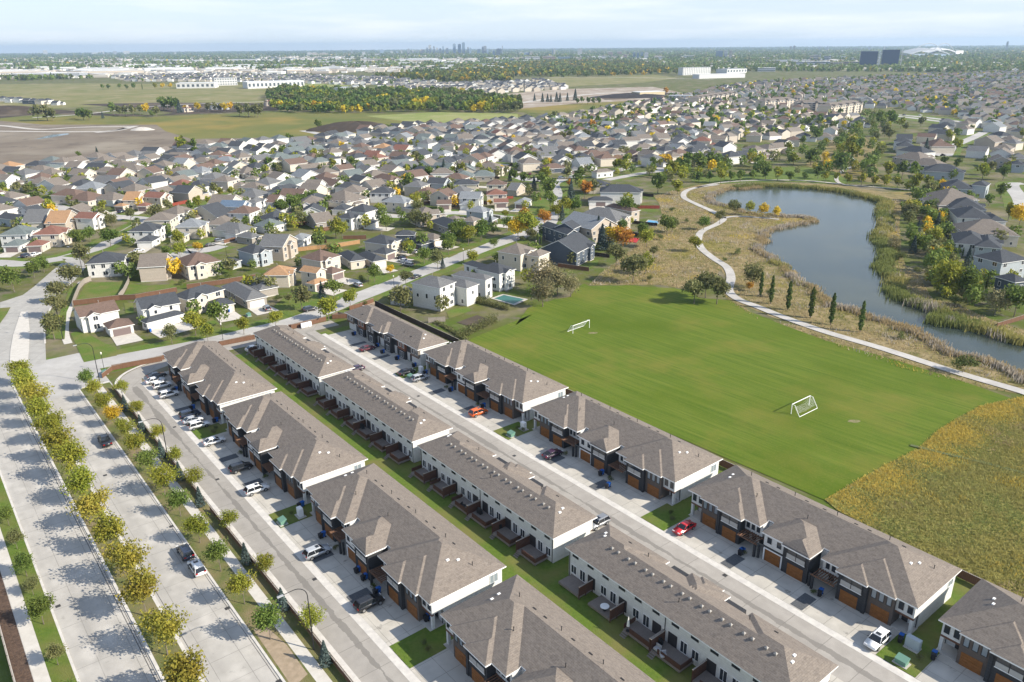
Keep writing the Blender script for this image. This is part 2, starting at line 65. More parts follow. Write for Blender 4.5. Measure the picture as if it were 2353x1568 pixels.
MID = [('t','c','',-340.3,530.7,164.0,4,421),('o','c','',-342.4,544.5,166.0,27,413),('t','w','',-312.0,488.3,73.0,14,445),('g','w','',-311.5,510.0,166.0,66,432),('t','w','',-311.3,527.0,78.0,103,422),('t','w','',-296.0,511.3,74.0,127,430),('G','w','',-329.0,573.0,74.0,130,398),('t','w','',-316.6,564.7,169.0,157,402),('t','w','',-313.6,574.7,74.0,185,397),('k','w','',-285.6,521.3,79.0,186,424),('k','w','',-274.4,529.5,78.0,243,419),('t','w','g',-302.0,562.1,163.0,203,408),('t','w','',-306.0,590.2,77.0,236,390),('t','w','',-286.9,583.7,73.0,289,392),('t','c','',-271.6,552.4,77.0,292,407),('t','c','g',-296.2,474.6,163.0,46,460),('t','w','',-278.8,579.1,164.0,309,394),('t','w','g',-285.7,615.5,72.0,341,383),('k','w','',-277.7,621.2,77.0,373,376),('k','w','',-260.1,620.1,79.0,427,376),('t','w','',-258.8,557.6,165.0,345,404),('k','w','',-247.1,564.4,75.0,395,400),('n','c','',-236.3,571.4,164.0,442,397),('t','c','',-247.9,524.6,79.0,331,421),('k','w','',-235.9,526.2,73.0,378,420),('t','w','g',-219.6,503.7,167.0,405,438),('t','c','',-219.6,525.3,76.0,437,420),('t','w','g',-212.7,515.5,168.0,449,431),('g','c','',-232.8,485.3,170.0,322,445),('k','w','',-214.0,471.5,149.0,373,453),('r','w','',-194.9,468.8,154.0,447,454),('k','w','',-180.0,456.0,161.0,489,463),('l','w','',-202.3,520.1,62.0,493,422),('t','c','',-219.2,567.9,77.0,496,398),('g','c','',-241.9,634.3,169.0,501,370),('G','w','',-235.0,646.7,79.0,535,365),('t','w','',-233.3,663.2,164.0,557,359),('r','w','',-208.3,580.3,163.0,547,392),('k','w','',-221.4,652.3,164.0,582,362),('t','w','g',-220.2,635.5,72.0,570,373),('t','c','',-195.4,582.2,48.0,593,391),('G','c','',-192.6,528.3,65.0,540,418),('G','t','',-183.6,523.4,41.0,567,420),('t','c','',-173.5,522.9,44.0,604,420),('t','c','g',-162.4,496.9,171.0,616,441),('k','c','',-203.2,657.9,138.0,641,360),('t','w','',-195.6,678.2,43.0,681,352),('t','w','g',-193.9,656.3,138.0,668,365),('G','w','',-172.9,645.9,42.0,722,364),('G','w','',-165.6,614.3,136.0,720,376),('g','w','',-162.3,635.6,134.0,747,367),('k','c','',-164.0,698.2,64.0,785,345),('n','c','',-178.4,710.8,152.0,753,341),('g','w','g',-158.2,681.5,69.0,791,355),('k','w','',-150.3,693.5,64.0,820,346),('g','w','',-143.1,685.5,154.0,836,349),('k','w','',-130.9,677.4,152.0,867,351),('k','c','',-142.1,634.3,41.0,808,367),('r','w','g',-154.7,650.5,136.0,781,366),('n','w','',-119.0,639.2,156.0,882,365),('t','w','',-134.6,606.5,136.0,813,378),('t','c','',-125.7,611.8,49.0,845,376),('t','c','g',-124.6,586.5,48.0,833,392),('n','w','',-113.5,591.0,47.0,872,384),('r','c','',-100.2,587.4,156.0,914,386),('r','c','g',-105.1,562.1,135.0,883,403),('G','c','',-168.7,583.3,135.0,683,389),('G','c','',-156.4,566.9,131.0,710,397),('g','c','',-178.2,568.1,135.0,636,397),('n','c','',-149.0,546.7,138.0,717,406),('t','c','',-136.2,536.6,133.0,754,411),('t','c','',-152.7,502.8,43.0,660,431),('n','c','',-109.7,519.5,135.0,838,420),('G','c','',-99.0,494.1,134.0,860,435),('t','w','g',-126.1,539.4,42.0,793,415),('k','w','',-106.3,761.5,68.0,971,325),('n','c','',-94.4,730.2,65.0,992,334),('l','w','',-93.6,779.0,158.0,1009,320),('n','w','',-85.3,797.7,65.0,1035,315),('t','w','',-79.6,733.3,64.0,1032,332),('g','w','',-70.2,801.4,108.0,1073,314),('g','c','',-66.0,724.0,157.0,1066,335),('k','w','',-55.2,815.5,22.0,1112,310),('l','w','',-42.2,830.2,110.0,1145,307),('l','w','',-33.7,824.2,18.0,1165,308),('n','c','',-25.0,845.2,113.0,1187,303),('G','w','',-50.1,702.9,68.0,1106,341),('g','c','',-40.6,676.0,68.0,1128,350),('G','c','',-28.6,671.5,105.0,1162,351),('k','c','',-18.9,720.6,111.0,1194,335),('k','c','',-10.2,677.5,20.0,1216,348),('o','c','',-100.2,632.5,68.0,936,367),('g','w','',-92.4,619.6,155.0,955,372),('r','c','',-83.4,619.1,158.0,983,372),('l','w','',-70.2,609.3,157.0,1021,375),('r','c','',-95.8,574.5,138.0,922,391),('G','c','',-75.2,538.6,46.0,976,409),('g','w','',-67.6,526.8,42.0,998,415),('t','w','',-57.6,547.1,158.0,1042,404),('k','c','',-45.1,546.4,68.0,1086,404),('k','c','',-38.7,560.9,152.0,1112,396),('n','c','',-25.9,560.2,67.0,1156,396),('n','w','',-19.0,575.3,158.0,1182,389),('n','w','',-9.8,591.2,105.0,1214,382),('t','c','',-13.7,537.6,66.0,1197,407),('g','w','',-15.2,863.9,19.0,1211,299),('k','w','',-8.3,875.1,20.0,1227,296),('g','w','',-0.7,813.3,105.0,1244,310),('g','w','',8.1,833.8,21.0,1265,305),('n','c','',19.4,827.5,17.0,1292,306),('g','w','',30.8,842.9,22.0,1317,302),('k','c','',18.3,897.2,23.0,1285,291),('l','w','',42.4,914.2,108.0,1337,288),('k','w','',42.8,853.1,18.0,1344,300),('l','w','',55.9,912.9,158.0,1366,288),('G','c','',50.8,864.0,106.0,1362,298),('t','w','',67.0,851.0,22.0,1401,300),('o','c','',73.6,952.0,62.0,1398,280),('t','c','',86.5,950.7,151.0,1425,280),('t','c','',102.8,978.2,148.0,1454,275),('t','w','',112.7,1008.1,153.0,1467,271),('t','w','',35.9,770.9,108.0,1337,320),('t','w','',46.7,809.4,108.0,1359,310),('k','c','',54.9,788.6,106.0,1382,315),('o','w','',41.6,734.7,108.0,1357,329),('t','w','',-11.5,793.9,17.0,1217,315),('r','c','',-10.8,734.3,21.0,1217,331),('t','c','',0.3,737.8,20.0,1246,329),('l','c','',8.3,720.4,19.0,1268,334),('t','c','',16.3,715.7,111.0,1290,336),('t','w','',27.5,703.0,109.0,1322,339),('k','c','',-8.4,690.1,108.0,1222,344),('t','c','',12.1,681.2,18.0,1281,347),('t','c','g',20.9,690.2,113.0,1305,348),('l','w','',60.0,724.9,20.0,1408,332),('l','w','',22.4,632.4,19.0,1315,364),('g','t','',28.8,607.4,111.0,1338,374),('t','w','',41.4,606.6,22.0,1379,374),('n','w','',52.0,605.9,110.0,1413,374),('n','c','',61.5,593.7,108.0,1447,379),('t','c','',76.0,587.2,21.0,1498,381),('o','c','',79.0,568.1,23.0,1516,390),('g','c','',55.0,667.4,16.0,1407,350),('t','w','',68.4,663.0,20.0,1447,352),('t','w','',77.5,655.4,107.0,1477,354),('k','w','',85.5,641.3,17.0,1506,359),('l','w','',49.3,544.6,20.0,1422,402),('g','w','g',42.0,525.3,16.0,1401,418),('t','c','',13.1,541.9,108.0,1293,404),('g','c','',99.7,859.7,64.0,1474,298),('g','w','',107.2,794.3,68.0,1511,312),('k','w','',94.7,706.0,19.0,1509,337),('k','w','',93.2,775.9,21.0,1482,317),('n','c','',121.9,857.8,63.0,1526,298),('n','c','',190.7,985.4,153.0,1629,273),('t','c','',207.1,975.3,64.0,1666,274),('o','c','',155.1,963.7,59.0,1564,277),('n','c','',194.0,943.8,153.0,1653,280),('k','c','',194.5,884.2,153.0,1680,291),('t','c','',220.4,910.6,65.0,1724,285),('o','c','',224.4,895.7,155.0,1741,288),('k','c','',244.6,915.8,155.0,1774,284),('t','c','',261.2,929.5,150.0,1802,281),('n','c','',287.4,975.7,154.0,1829,273),('l','w','',176.8,845.7,147.0,1658,299),('k','w','',173.1,759.6,155.0,1694,320),('k','w','',155.3,760.9,64.0,1647,320),('l','c','',195.4,790.2,156.0,1733,312),('t','w','',215.7,799.9,52.0,1777,309),('n','w','',235.2,822.0,146.0,1810,303),('k','w','',243.1,809.3,54.0,1838,306),('t','c','',213.9,756.4,156.0,1802,320),('k','c','',199.4,718.1,155.0,1791,331),('n','c','',151.8,703.3,159.0,1669,336),('k','w','',131.5,635.8,20.0,1650,360),('r','c','',157.9,660.8,69.0,1713,350),('t','c','',174.6,671.7,65.0,1755,346),('k','w','',117.1,601.8,123.0,1625,374),('t','c','',99.7,616.4,16.0,1561,368),('t','c','',125.7,663.0,106.0,1617,350),('t','c','',212.0,699.0,159.0,1840,336),('k','w','',166.8,622.6,117.0,1769,364),('t','w','',148.0,574.5,26.0,1747,385),('k','w','',156.7,567.5,117.0,1783,388),('k','c','',169.7,583.2,26.0,1812,380),('t','c','',183.6,603.2,25.0,1839,371),('t','c','',195.7,609.7,25.0,1872,368),('t','c','',207.7,624.0,28.0,1896,362),('k','w','',215.7,633.9,119.0,1910,359),('n','c','',233.8,663.6,159.0,1935,347),('k','w','',255.1,700.3,66.0,1960,335),('t','w','',276.6,707.8,67.0,2012,332),('t','w','',294.9,739.9,144.0,2029,323),('k','c','',306.9,749.1,142.0,2051,320),('k','w','',349.0,812.4,62.0,2093,303),('g','w','',335.9,819.5,61.0,2054,302),('t','w','',254.3,796.7,147.0,1874,309),('n','c','',288.5,855.4,62.0,1912,295),('n','c','',267.7,789.9,57.0,1913,310),('o','w','',325.6,931.1,59.0,1938,280),('t','w','',288.7,904.3,61.0,1877,285),('n','c','',343.6,899.1,60.0,2001,285),('g','w','',296.3,822.9,60.0,1956,302),('t','w','',316.7,981.3,148.0,1885,271),('g','w','',438.0,810.8,64.0,2311,302),('k','c','',397.4,747.2,32.0,2291,318),('n','c','',350.5,676.0,54.0,2261,341),('k','w','',326.3,665.3,158.0,2206,345),('k','c','',304.6,617.3,159.0,2209,363),('t','c','',444.2,786.8,119.0,2358,307),('t','w','',459.8,803.0,123.0,2374,303),('l','w','',474.8,795.8,117.0,2421,305),('t','c','',389.1,656.8,27.0,2405,346),('t','t','',405.6,651.7,123.0,2463,347),('t','w','',350.3,568.5,53.0,2443,382),('g','c','',353.3,553.6,159.0,2485,389),('k','w','',-831.8,1344.9,78.0,8,242),('k','w','',-800.8,1313.0,167.0,26,245),('k','w','',-787.1,1311.4,78.0,45,245),('k','d','',-750.7,1275.0,79.0,69,249),('k','d','',-740.3,1273.7,79.0,84,249),('k','c','',-722.2,1258.7,77.0,99,250),('k','w','',-720.8,1276.6,170.0,117,248),('k','w','',-689.0,1242.3,79.0,138,251),('t','w','',289.9,566.6,119.0,2240,385),('l','w','f',-51.8,595.6,61,1076,381),('k','w','f',-203.8,633.2,47,617,369),('t','w','f',52.4,682.7,20,1396,345),('l','e','f',63.0,699.7,110,1422,340),('g','w','f',38.0,653.0,113,1360,356),('n','e','f',-55.8,797.4,18,1107,315),('k','c','f',58.2,632.1,21,1425,363),('t','c','f',-111.0,440.6,158,764,472),('n','w','f',82.1,677.4,19,1483,346),('n','e','f',-234.0,470.7,76,290,454),('n','e','f',92.4,594.6,17,1548,377),('l','w','f',-18.6,643.6,108,1189,361),('G','w','f',-221.3,678.6,138,607,353),('k','e','f',-31.2,750.3,20,1164,327),('t','c','f',-55.1,861.2,111,1119,300),('n','w','f',-59.3,488.0,134,1012,437),('G','w','f',-202.6,706.1,132,683,343),('k','c','f',-113.3,803.1,153,967,315),('G','w','f',-37.1,779.7,108,1152,319),('t','w','f',98.0,731.5,111,1509,329),('n','w','f',9.8,762.7,16,1271,322),('t','e','f',2.4,847.3,20,1251,302),('t','w','f',-29.8,530.0,66,1137,412),('k','e','f',-251.6,464.5,167,205,459),('n','e','f',-79.6,581.0,63,979,388),('n','e','f',3.5,602.8,110,1257,376),('t','w','f',-102.6,403.0,10,762,503),('k','e','f',142.9,663.7,67,1667,350),('k','w','f',-129.6,568.9,134,803,395),('k','c','f',113.8,618.4,110,1605,367),('g','c','f',111.4,707.7,21,1555,336),('g','w','f',-303.8,605.8,78,268,383),('t','c','f',149.0,773.7,65,1625,317),('n','w','f',-3.0,630.1,19,1236,365),('k','w','f',-75.8,751.2,61,1047,327),('G','w','f',-151.6,714.4,62,829,340),('n','c','f',-248.3,504.6,163,296,433),('k','w','f',22.7,739.4,23,1306,329),('n','w','f',-203.9,549.1,150,525,407),('l','w','f',-127.7,492.3,137,746,437),('G','w','f',-23.6,703.3,109,1180,340),('t','w','f',-67.8,766.5,63,1071,323),('k','c','f',-218.5,612.8,77,550,378),('n','w','f',-267.5,657.4,79,450,362),('k','w','f',35.9,753.7,105,1339,324),('k','w','f',91.4,826.3,153,1464,305),('k','w','f',114.1,742.4,158,1548,326),('g','c','f',-52.5,576.0,156,1069,390),('t','w','f',112.5,683.8,20,1568,344),('k','w','f',-21.9,607.1,157,1175,375),('G','e','f',-73.9,700.1,156,1038,342),('n','e','f',-47.0,439.0,154,1042,471),('n','w','f',44.7,709.3,109,1369,337),('t','c','f',-13.3,773.6,108,1212,320),('t','e','f',-214.7,386.3,89,191,523),('n','c','f',66.4,560.8,110,1476,393),('t','w','f',-43.2,499.5,93,1079,430),('n','w','f',134.2,730.2,63,1607,329),('t','w','f',-264.5,487.4,163,200,444),('k','w','f',-55.2,510.2,135,1037,424),('k','c','f',81.2,620.4,108,1501,367),('g','c','f',110.4,648.3,110,1579,356),('l','w','f',74.6,773.3,111,1435,318),('k','c','f',-35.3,652.4,156,1140,358),('k','c','f',143.6,613.7,31,1702,368),('t','w','f',-128.8,703.8,156,886,343),('t','c','f',7.3,666.4,108,1267,352),('k','w','f',134.9,593.1,32,1689,377),('t','w','f',-35.2,801.3,22,1159,313),('t','c','f',-79.9,458.2,45,911,458),('g','w','f',-267.4,594.3,78,369,387),('t','c','f',47.9,825.6,20,1360,306),('t','w','f',-111.3,619.5,66,895,372),('k','w','f',-76.4,564.7,158,983,395),('k','w','f',33.2,815.5,110,1326,309),('t','e','f',84.4,757.7,16,1465,322),('k','w','f',-103.8,417.7,145,772,490),('t','e','f',-212.2,445.4,67,333,472),('g','c','f',-202.5,600.4,45,589,383),('n','w','f',2.5,785.2,111,1252,317),('t','c','f',-270.0,424.3,76,30,491),('k','w','f',-92.7,449.0,78,850,465),('l','w','f',163.4,724.9,152,1688,330),('k','c','f',139.2,795.1,155,1590,311),('n','w','f',-290.5,435.3,79,-30,483),('t','c','f',-87.4,435.6,174,862,475),('k','w','f',-95.2,834.3,152,1020,307),('l','c','f',-227.6,554.3,162,449,405),('g','c','f',83.7,725.7,16,1472,331),('t','c','f',-125.7,787.0,155,931,319),('g','c','f',-105.4,670.6,61,938,353),('t','c','f',128.4,685.8,16,1613,342),('g','c','f',-132.0,645.6,152,846,363),('G','e','f',-204.2,495.7,62,451,437),('t','w','f',134.6,704.8,65,1620,336),('k','w','f',-193.9,618.7,136,634,375),('k','w','f',-113.4,374.8,146,673,531),('n','w','f',-290.6,491.0,74,105,443),('l','c','f',21.1,870.8,17,1293,297),('l','c','f',-149.0,733.0,64,846,334),('t','c','f',112.8,810.2,153,1520,308),('t','w','f',-60.5,845.4,109,1104,304),('t','c','f',37.7,676.9,112,1355,348),('k','c','f',-259.7,640.7,170,453,368),('t','c','f',-84.8,492.7,44,914,435),('g','c','f',-142.9,436.9,163,620,476),('n','c','f',-146.6,593.4,44,765,384),('g','e','f',-27.6,431.7,69,1124,476),('G','w','f',-150.9,618.0,42,769,374),('n','w','f',21.1,800.9,16,1297,312),('k','c','f',-67.8,499.7,41,984,430),('t','c','f',-236.5,542.7,169,401,411),('k','e','f',-171.9,537.2,49,626,412),('G','c','f',79.4,796.4,20,1442,312),('t','c','f',-229.6,624.0,78,528,373),('t','c','f',-80.0,837.3,15,1057,306),('k','c','f',-230.3,586.6,164,482,389),('t','c','f',100.8,578.4,31,1585,384),('k','e','f',-180.3,438.0,163,458,477),('t','w','f',-269.2,464.1,76,131,460),('t','w','f',-254.2,671.8,169,505,356),('k','c','f',108.1,823.9,154,1504,305),('t','w','f',-96.6,536.9,48,897,410),('g','w','f',-188.8,635.1,135,665,368),('k','c','f',-287.8,553.8,72,237,407),('k','e','f',-121.9,749.7,66,926,329),('n','w','f',-129.7,379.3,168,598,527),('t','w','f',-294.5,540.4,167,190,414),('n','w','f',-248.9,404.4,63,74,508),('n','c','f',164.3,688.5,68,1714,341),('k','w','f',-137.4,767.1,64,893,324),('g','w','f',-213.3,694.3,134,643,347),('k','c','f',-163.8,738.2,63,809,333),('G','w','f',97.3,747.5,18,1501,325),('t','c','f',-164.0,364.1,183,395,545),('g','c','f',-94.3,600.5,66,940,380),('t','w','f',73.7,741.3,17,1441,327),('t','w','f',20.3,593.1,20,1313,380),('g','c','f',-249.0,489.6,78,266,442),('g','c','f',-186.1,543.2,131,582,409),('t','w','f',-250.1,603.6,77,438,382),('k','e','f',38.1,584.1,108,1373,383),('n','w','f',-206.6,534.9,60,498,414),('t','c','f',168.7,702.9,154,1716,336),('G','w','f',-43.4,521.5,155,1085,417),('t','c','f',-262.3,517.5,78,266,426),('n','c','f',-110.4,788.6,151,969,318),('n','c','f',-140.2,781.3,158,892,321),('n','c','f',64.8,578.3,15,1464,385),('t','w','f',-39.4,692.5,16,1134,344),('G','w','f',-74.5,679.9,151,1031,349),('g','w','f',36.3,564.7,19,1371,392),('t','w','f',99.5,667.9,106,1537,349),('n','e','f',122.9,584.1,117,1655,381),('g','w','f',-93.4,515.3,137,896,422),('t','c','f',54.0,749.6,16,1387,325),('k','e','f',-52.3,751.3,16,1109,327),('k','c','f',-330.8,556.6,72,92,407),('t','w','f',-167.9,558.2,41,662,401),('k','w','f',-72.3,380.7,152,887,524),('k','w','f',-55.4,652.2,65,1080,358),('k','e','f',63.2,835.6,107,1395,303),('t','c','f',25.4,785.2,105,1309,316),('k','w','f',-78.8,822.8,106,1056,309),('t','c','f',-273.9,507.0,76,202,432),('g','c','f',25.4,575.7,112,1332,388),('g','c','f',-147.8,578.8,135,749,391),('g','c','f',-173.3,668.6,137,738,355),('g','c','f',158.2,791.2,63,1639,312),('t','w','f',-256.0,389.7,65,-1,522),('k','w','f',147.6,635.9,31,1699,359),('g','e','f',-37.3,866.1,22,1160,299),('k','w','f',-180.6,612.8,47,671,377),('k','w','f',-99.2,747.1,67,984,329),('k','e','f',-267.4,408.9,156,0,504),('G','w','f',109.4,771.3,152,1525,318),('n','w','f',-52.5,782.0,112,1113,319),('g','w','f',-181.6,690.7,132,730,348),('t','c','f',-171.7,475.0,72,550,449),('n','c','f',-81.4,717.3,65,1023,337),('k','c','f',-103.0,821.7,65,998,310),('t','w','f',-277.2,638.4,76,397,369),('t','w','f',-196.2,441.4,164,395,474),('g','w','f',-182.5,487.5,165,525,442),('k','w','f',145.6,690.2,153,1659,341),('G','w','f',-129.0,463.8,171,712,456),('t','c','f',126.5,815.8,69,1551,307),('g','e','f',-85.2,553.1,133,947,401),('g','w','f',177.7,732.4,158,1722,327),('g','c','f',123.1,756.1,68,1566,322),('k','w','f',14.1,855.8,23,1278,300),('k','e','f',-55.7,675.3,157,1084,350),('t','w','f',-141.3,484.0,137,684,442),('k','w','f',-120.0,397.4,170,672,509),('k','c','f',-112.0,653.6,156,911,359),('l','c','f',-93.7,706.7,66,985,341),('k','c','f',-246.7,581.5,75,421,392),('n','c','f',67.8,813.9,106,1410,308),('t','w','f',-41.5,722.2,16,1133,335),('n','w','f',134.4,766.1,153,1591,319),('G','c','f',-317.7,547.9,170,121,411),('g','w','f',-143.6,465.4,163,653,455),('t','w','f',148.6,738.3,68,1641,326),('t','w','f',-135.8,364.1,179,541,544),('t','c','f',65.6,647.1,113,1444,357),('t','e','f',-117.8,505.5,133,796,428),('n','c','f',-232.2,511.1,76,368,429),('k','w','f',0.7,653.5,21,1248,357),('t','w','f',-143.7,668.3,157,825,355),('G','e','f',-132.8,554.8,132,781,402),('t','w','f',43.1,634.3,105,1379,363),('t','w','f',-19.3,810.9,20,1198,311),('t','c','f',-148.1,405.8,171,551,502),('n','w','f',-330.8,504.8,74,-19,435),('t','e','f',126.1,718.4,155,1590,332),('t','w','f',-203.1,481.0,64,433,446),('n','e','f',-239.0,676.8,166,554,354),('g','w','f',-18.5,830.8,106,1201,306),('k','w','f',-63.0,830.1,111,1095,307),('k','c','f',-39.7,765.0,22,1143,323),('t','w','f',-41.0,850.2,16,1150,302),('k','c','f',76.3,693.5,23,1461,341),('k','w','f',-97.4,650.9,64,953,360),('n','w','f',-33.6,628.8,156,1142,367),('t','e','f',-40.8,371.9,121,1039,531),('k','e','f',-160.0,600.2,45,726,382),('k','w','f',-114.5,733.2,63,939,333),('k','c','f',76.3,708.3,21,1457,337),('l','e','f',127.8,614.1,29,1652,368),('n','w','f',-82.6,857.1,107,1055,301),('n','w','f',-32.7,477.6,70,1115,443),('k','w','f',49.5,766.3,17,1373,321),('k','c','f',167.4,774.1,152,1671,316),('t','c','f',139.5,751.3,63,1611,323),('t','e','f',-1.8,751.9,105,1241,326),('t','c','f',71.7,608.6,106,1475,372),('k','c','f',-225.1,454.1,152,295,466),('k','w','f',-66.7,588.3,64,1025,384),('t','c','f',-281.3,474.1,75,104,454),('t','w','f',4.2,704.2,110,1257,339),('t','c','f',-76.2,784.0,153,1054,319),('g','w','f',-29.6,730.3,23,1166,332),('g','c','f',-53.8,451.8,70,1018,462),('t','w','f',-261.7,578.9,76,367,394),('k','c','f',51.0,569.1,18,1420,390),('k','w','f',10.0,564.4,112,1281,393),('k','c','f',-89.3,472.5,42,883,448),('k','w','f',164.2,744.7,65,1679,324),('t','w','f',-254.4,449.6,168,161,470),('n','c','f',64.8,760.2,21,1413,322),('l','c','f',-201.8,565.3,76,552,399),('t','w','f',-259.8,542.9,76,318,412),('n','w','f',15.5,648.1,108,1293,358),('t','c','f',-148.6,422.4,73,574,488),('t','c','f',-76.5,512.2,139,957,423),('n','w','f',-112.7,484.1,133,798,441),('t','c','f',-48.3,639.8,158,1098,363),('k','w','f',-130.6,513.7,41,754,424),('l','w','f',97.0,805.1,155,1483,310),('k','c','f',127.3,779.6,154,1567,316),('t','w','f',-147.1,450.8,68,620,466),('k','w','f',-59.5,737.6,64,1087,331),('t','w','f',-54.6,532.7,63,1048,411),('t','c','f',-90.0,765.1,66,1014,324),('k','c','f',-325.3,520.5,80,37,426),('l','c','f',124.4,797.6,65,1553,311),('g','w','f',99.4,558.8,31,1591,393),('G','c','f',152.2,677.1,157,1686,345),('g','c','f',32.0,723.4,21,1332,333),('n','c','f',-117.1,425.5,77,720,484),('g','w','f',137.3,650.5,112,1658,354),('k','w','f',-110.3,575.9,136,874,391),('t','w','f',36.2,795.9,18,1335,313),('G','w','f',93.9,685.5,20,1514,343),('n','c','f',18.0,617.6,113,1303,370),('t','w','f',105.5,634.9,18,1570,361),('g','c','f',-122.7,665.1,155,885,355),('t','w','f',-301.5,452.1,73,-33,470),('g','w','f',-114.8,774.6,153,954,322),('k','w','f',-3.5,615.8,109,1235,371),('g','c','f',-248.8,654.7,164,502,362),('t','w','f',4.1,586.0,112,1260,383),('n','e','f',49.6,620.4,22,1402,368),('G','e','f',-29.3,492.3,-2,1131,434),('k','w','f',-33.8,575.0,152,1132,389),('g','w','f',-117.0,688.1,156,912,347),('t','c','f',115.3,568.7,117,1640,388),('k','e','f',-87.0,640.5,155,980,363),('t','c','f',76.7,825.3,111,1429,306),('l','w','f',-182.6,595.6,138,649,384),('G','c','f',52.3,652.9,17,1402,356),('k','c','f',-244.3,619.9,80,477,375),('k','c','f',-168.6,724.6,65,789,337),('k','w','f',-62.2,689.9,63,1069,345),('l','c','f',-58.1,404.0,66,973,501),('k','w','f',39.3,694.5,19,1357,342),('t','e','f',112.4,722.8,18,1551,331),('t','w','f',-216.4,486.2,153,388,443),('g','w','f',-18.3,624.8,17,1189,368),('k','w','f',149.4,719.8,68,1653,331),('G','w','f',-11.1,663.1,15,1213,353),('g','w','f',25.4,667.4,18,1320,351),('t','e','f',34.6,865.4,105,1324,298),('k','w','f',-234.9,607.8,75,492,380),('k','c','f',-128.6,804.1,153,930,315),('k','w','f',-24.7,688.7,106,1175,345),('g','w','f',-282.2,600.0,78,329,385),('t','w','f',-162.1,380.0,64,438,528),('g','w','f',-68.4,660.9,151,1043,356),('n','c','f',179.7,712.6,153,1740,333),('k','e','f',-231.4,689.9,166,588,349),('n','w','f',35.1,620.2,23,1356,368),('n','w','f',-218.0,597.2,78,535,384),('k','w','f',3.2,865.4,105,1253,298),('k','c','f',-25.7,790.4,17,1181,316),('l','w','f',-240.8,454.0,80,228,466),('k','w','f',-98.1,805.9,61,1005,313),('k','w','f',73.5,632.9,23,1472,362),('G','c','f',-28.6,513.5,93,1139,421),('G','e','f',-16.2,759.1,19,1204,324),('t','c','f',-289.3,569.4,165,258,399)]
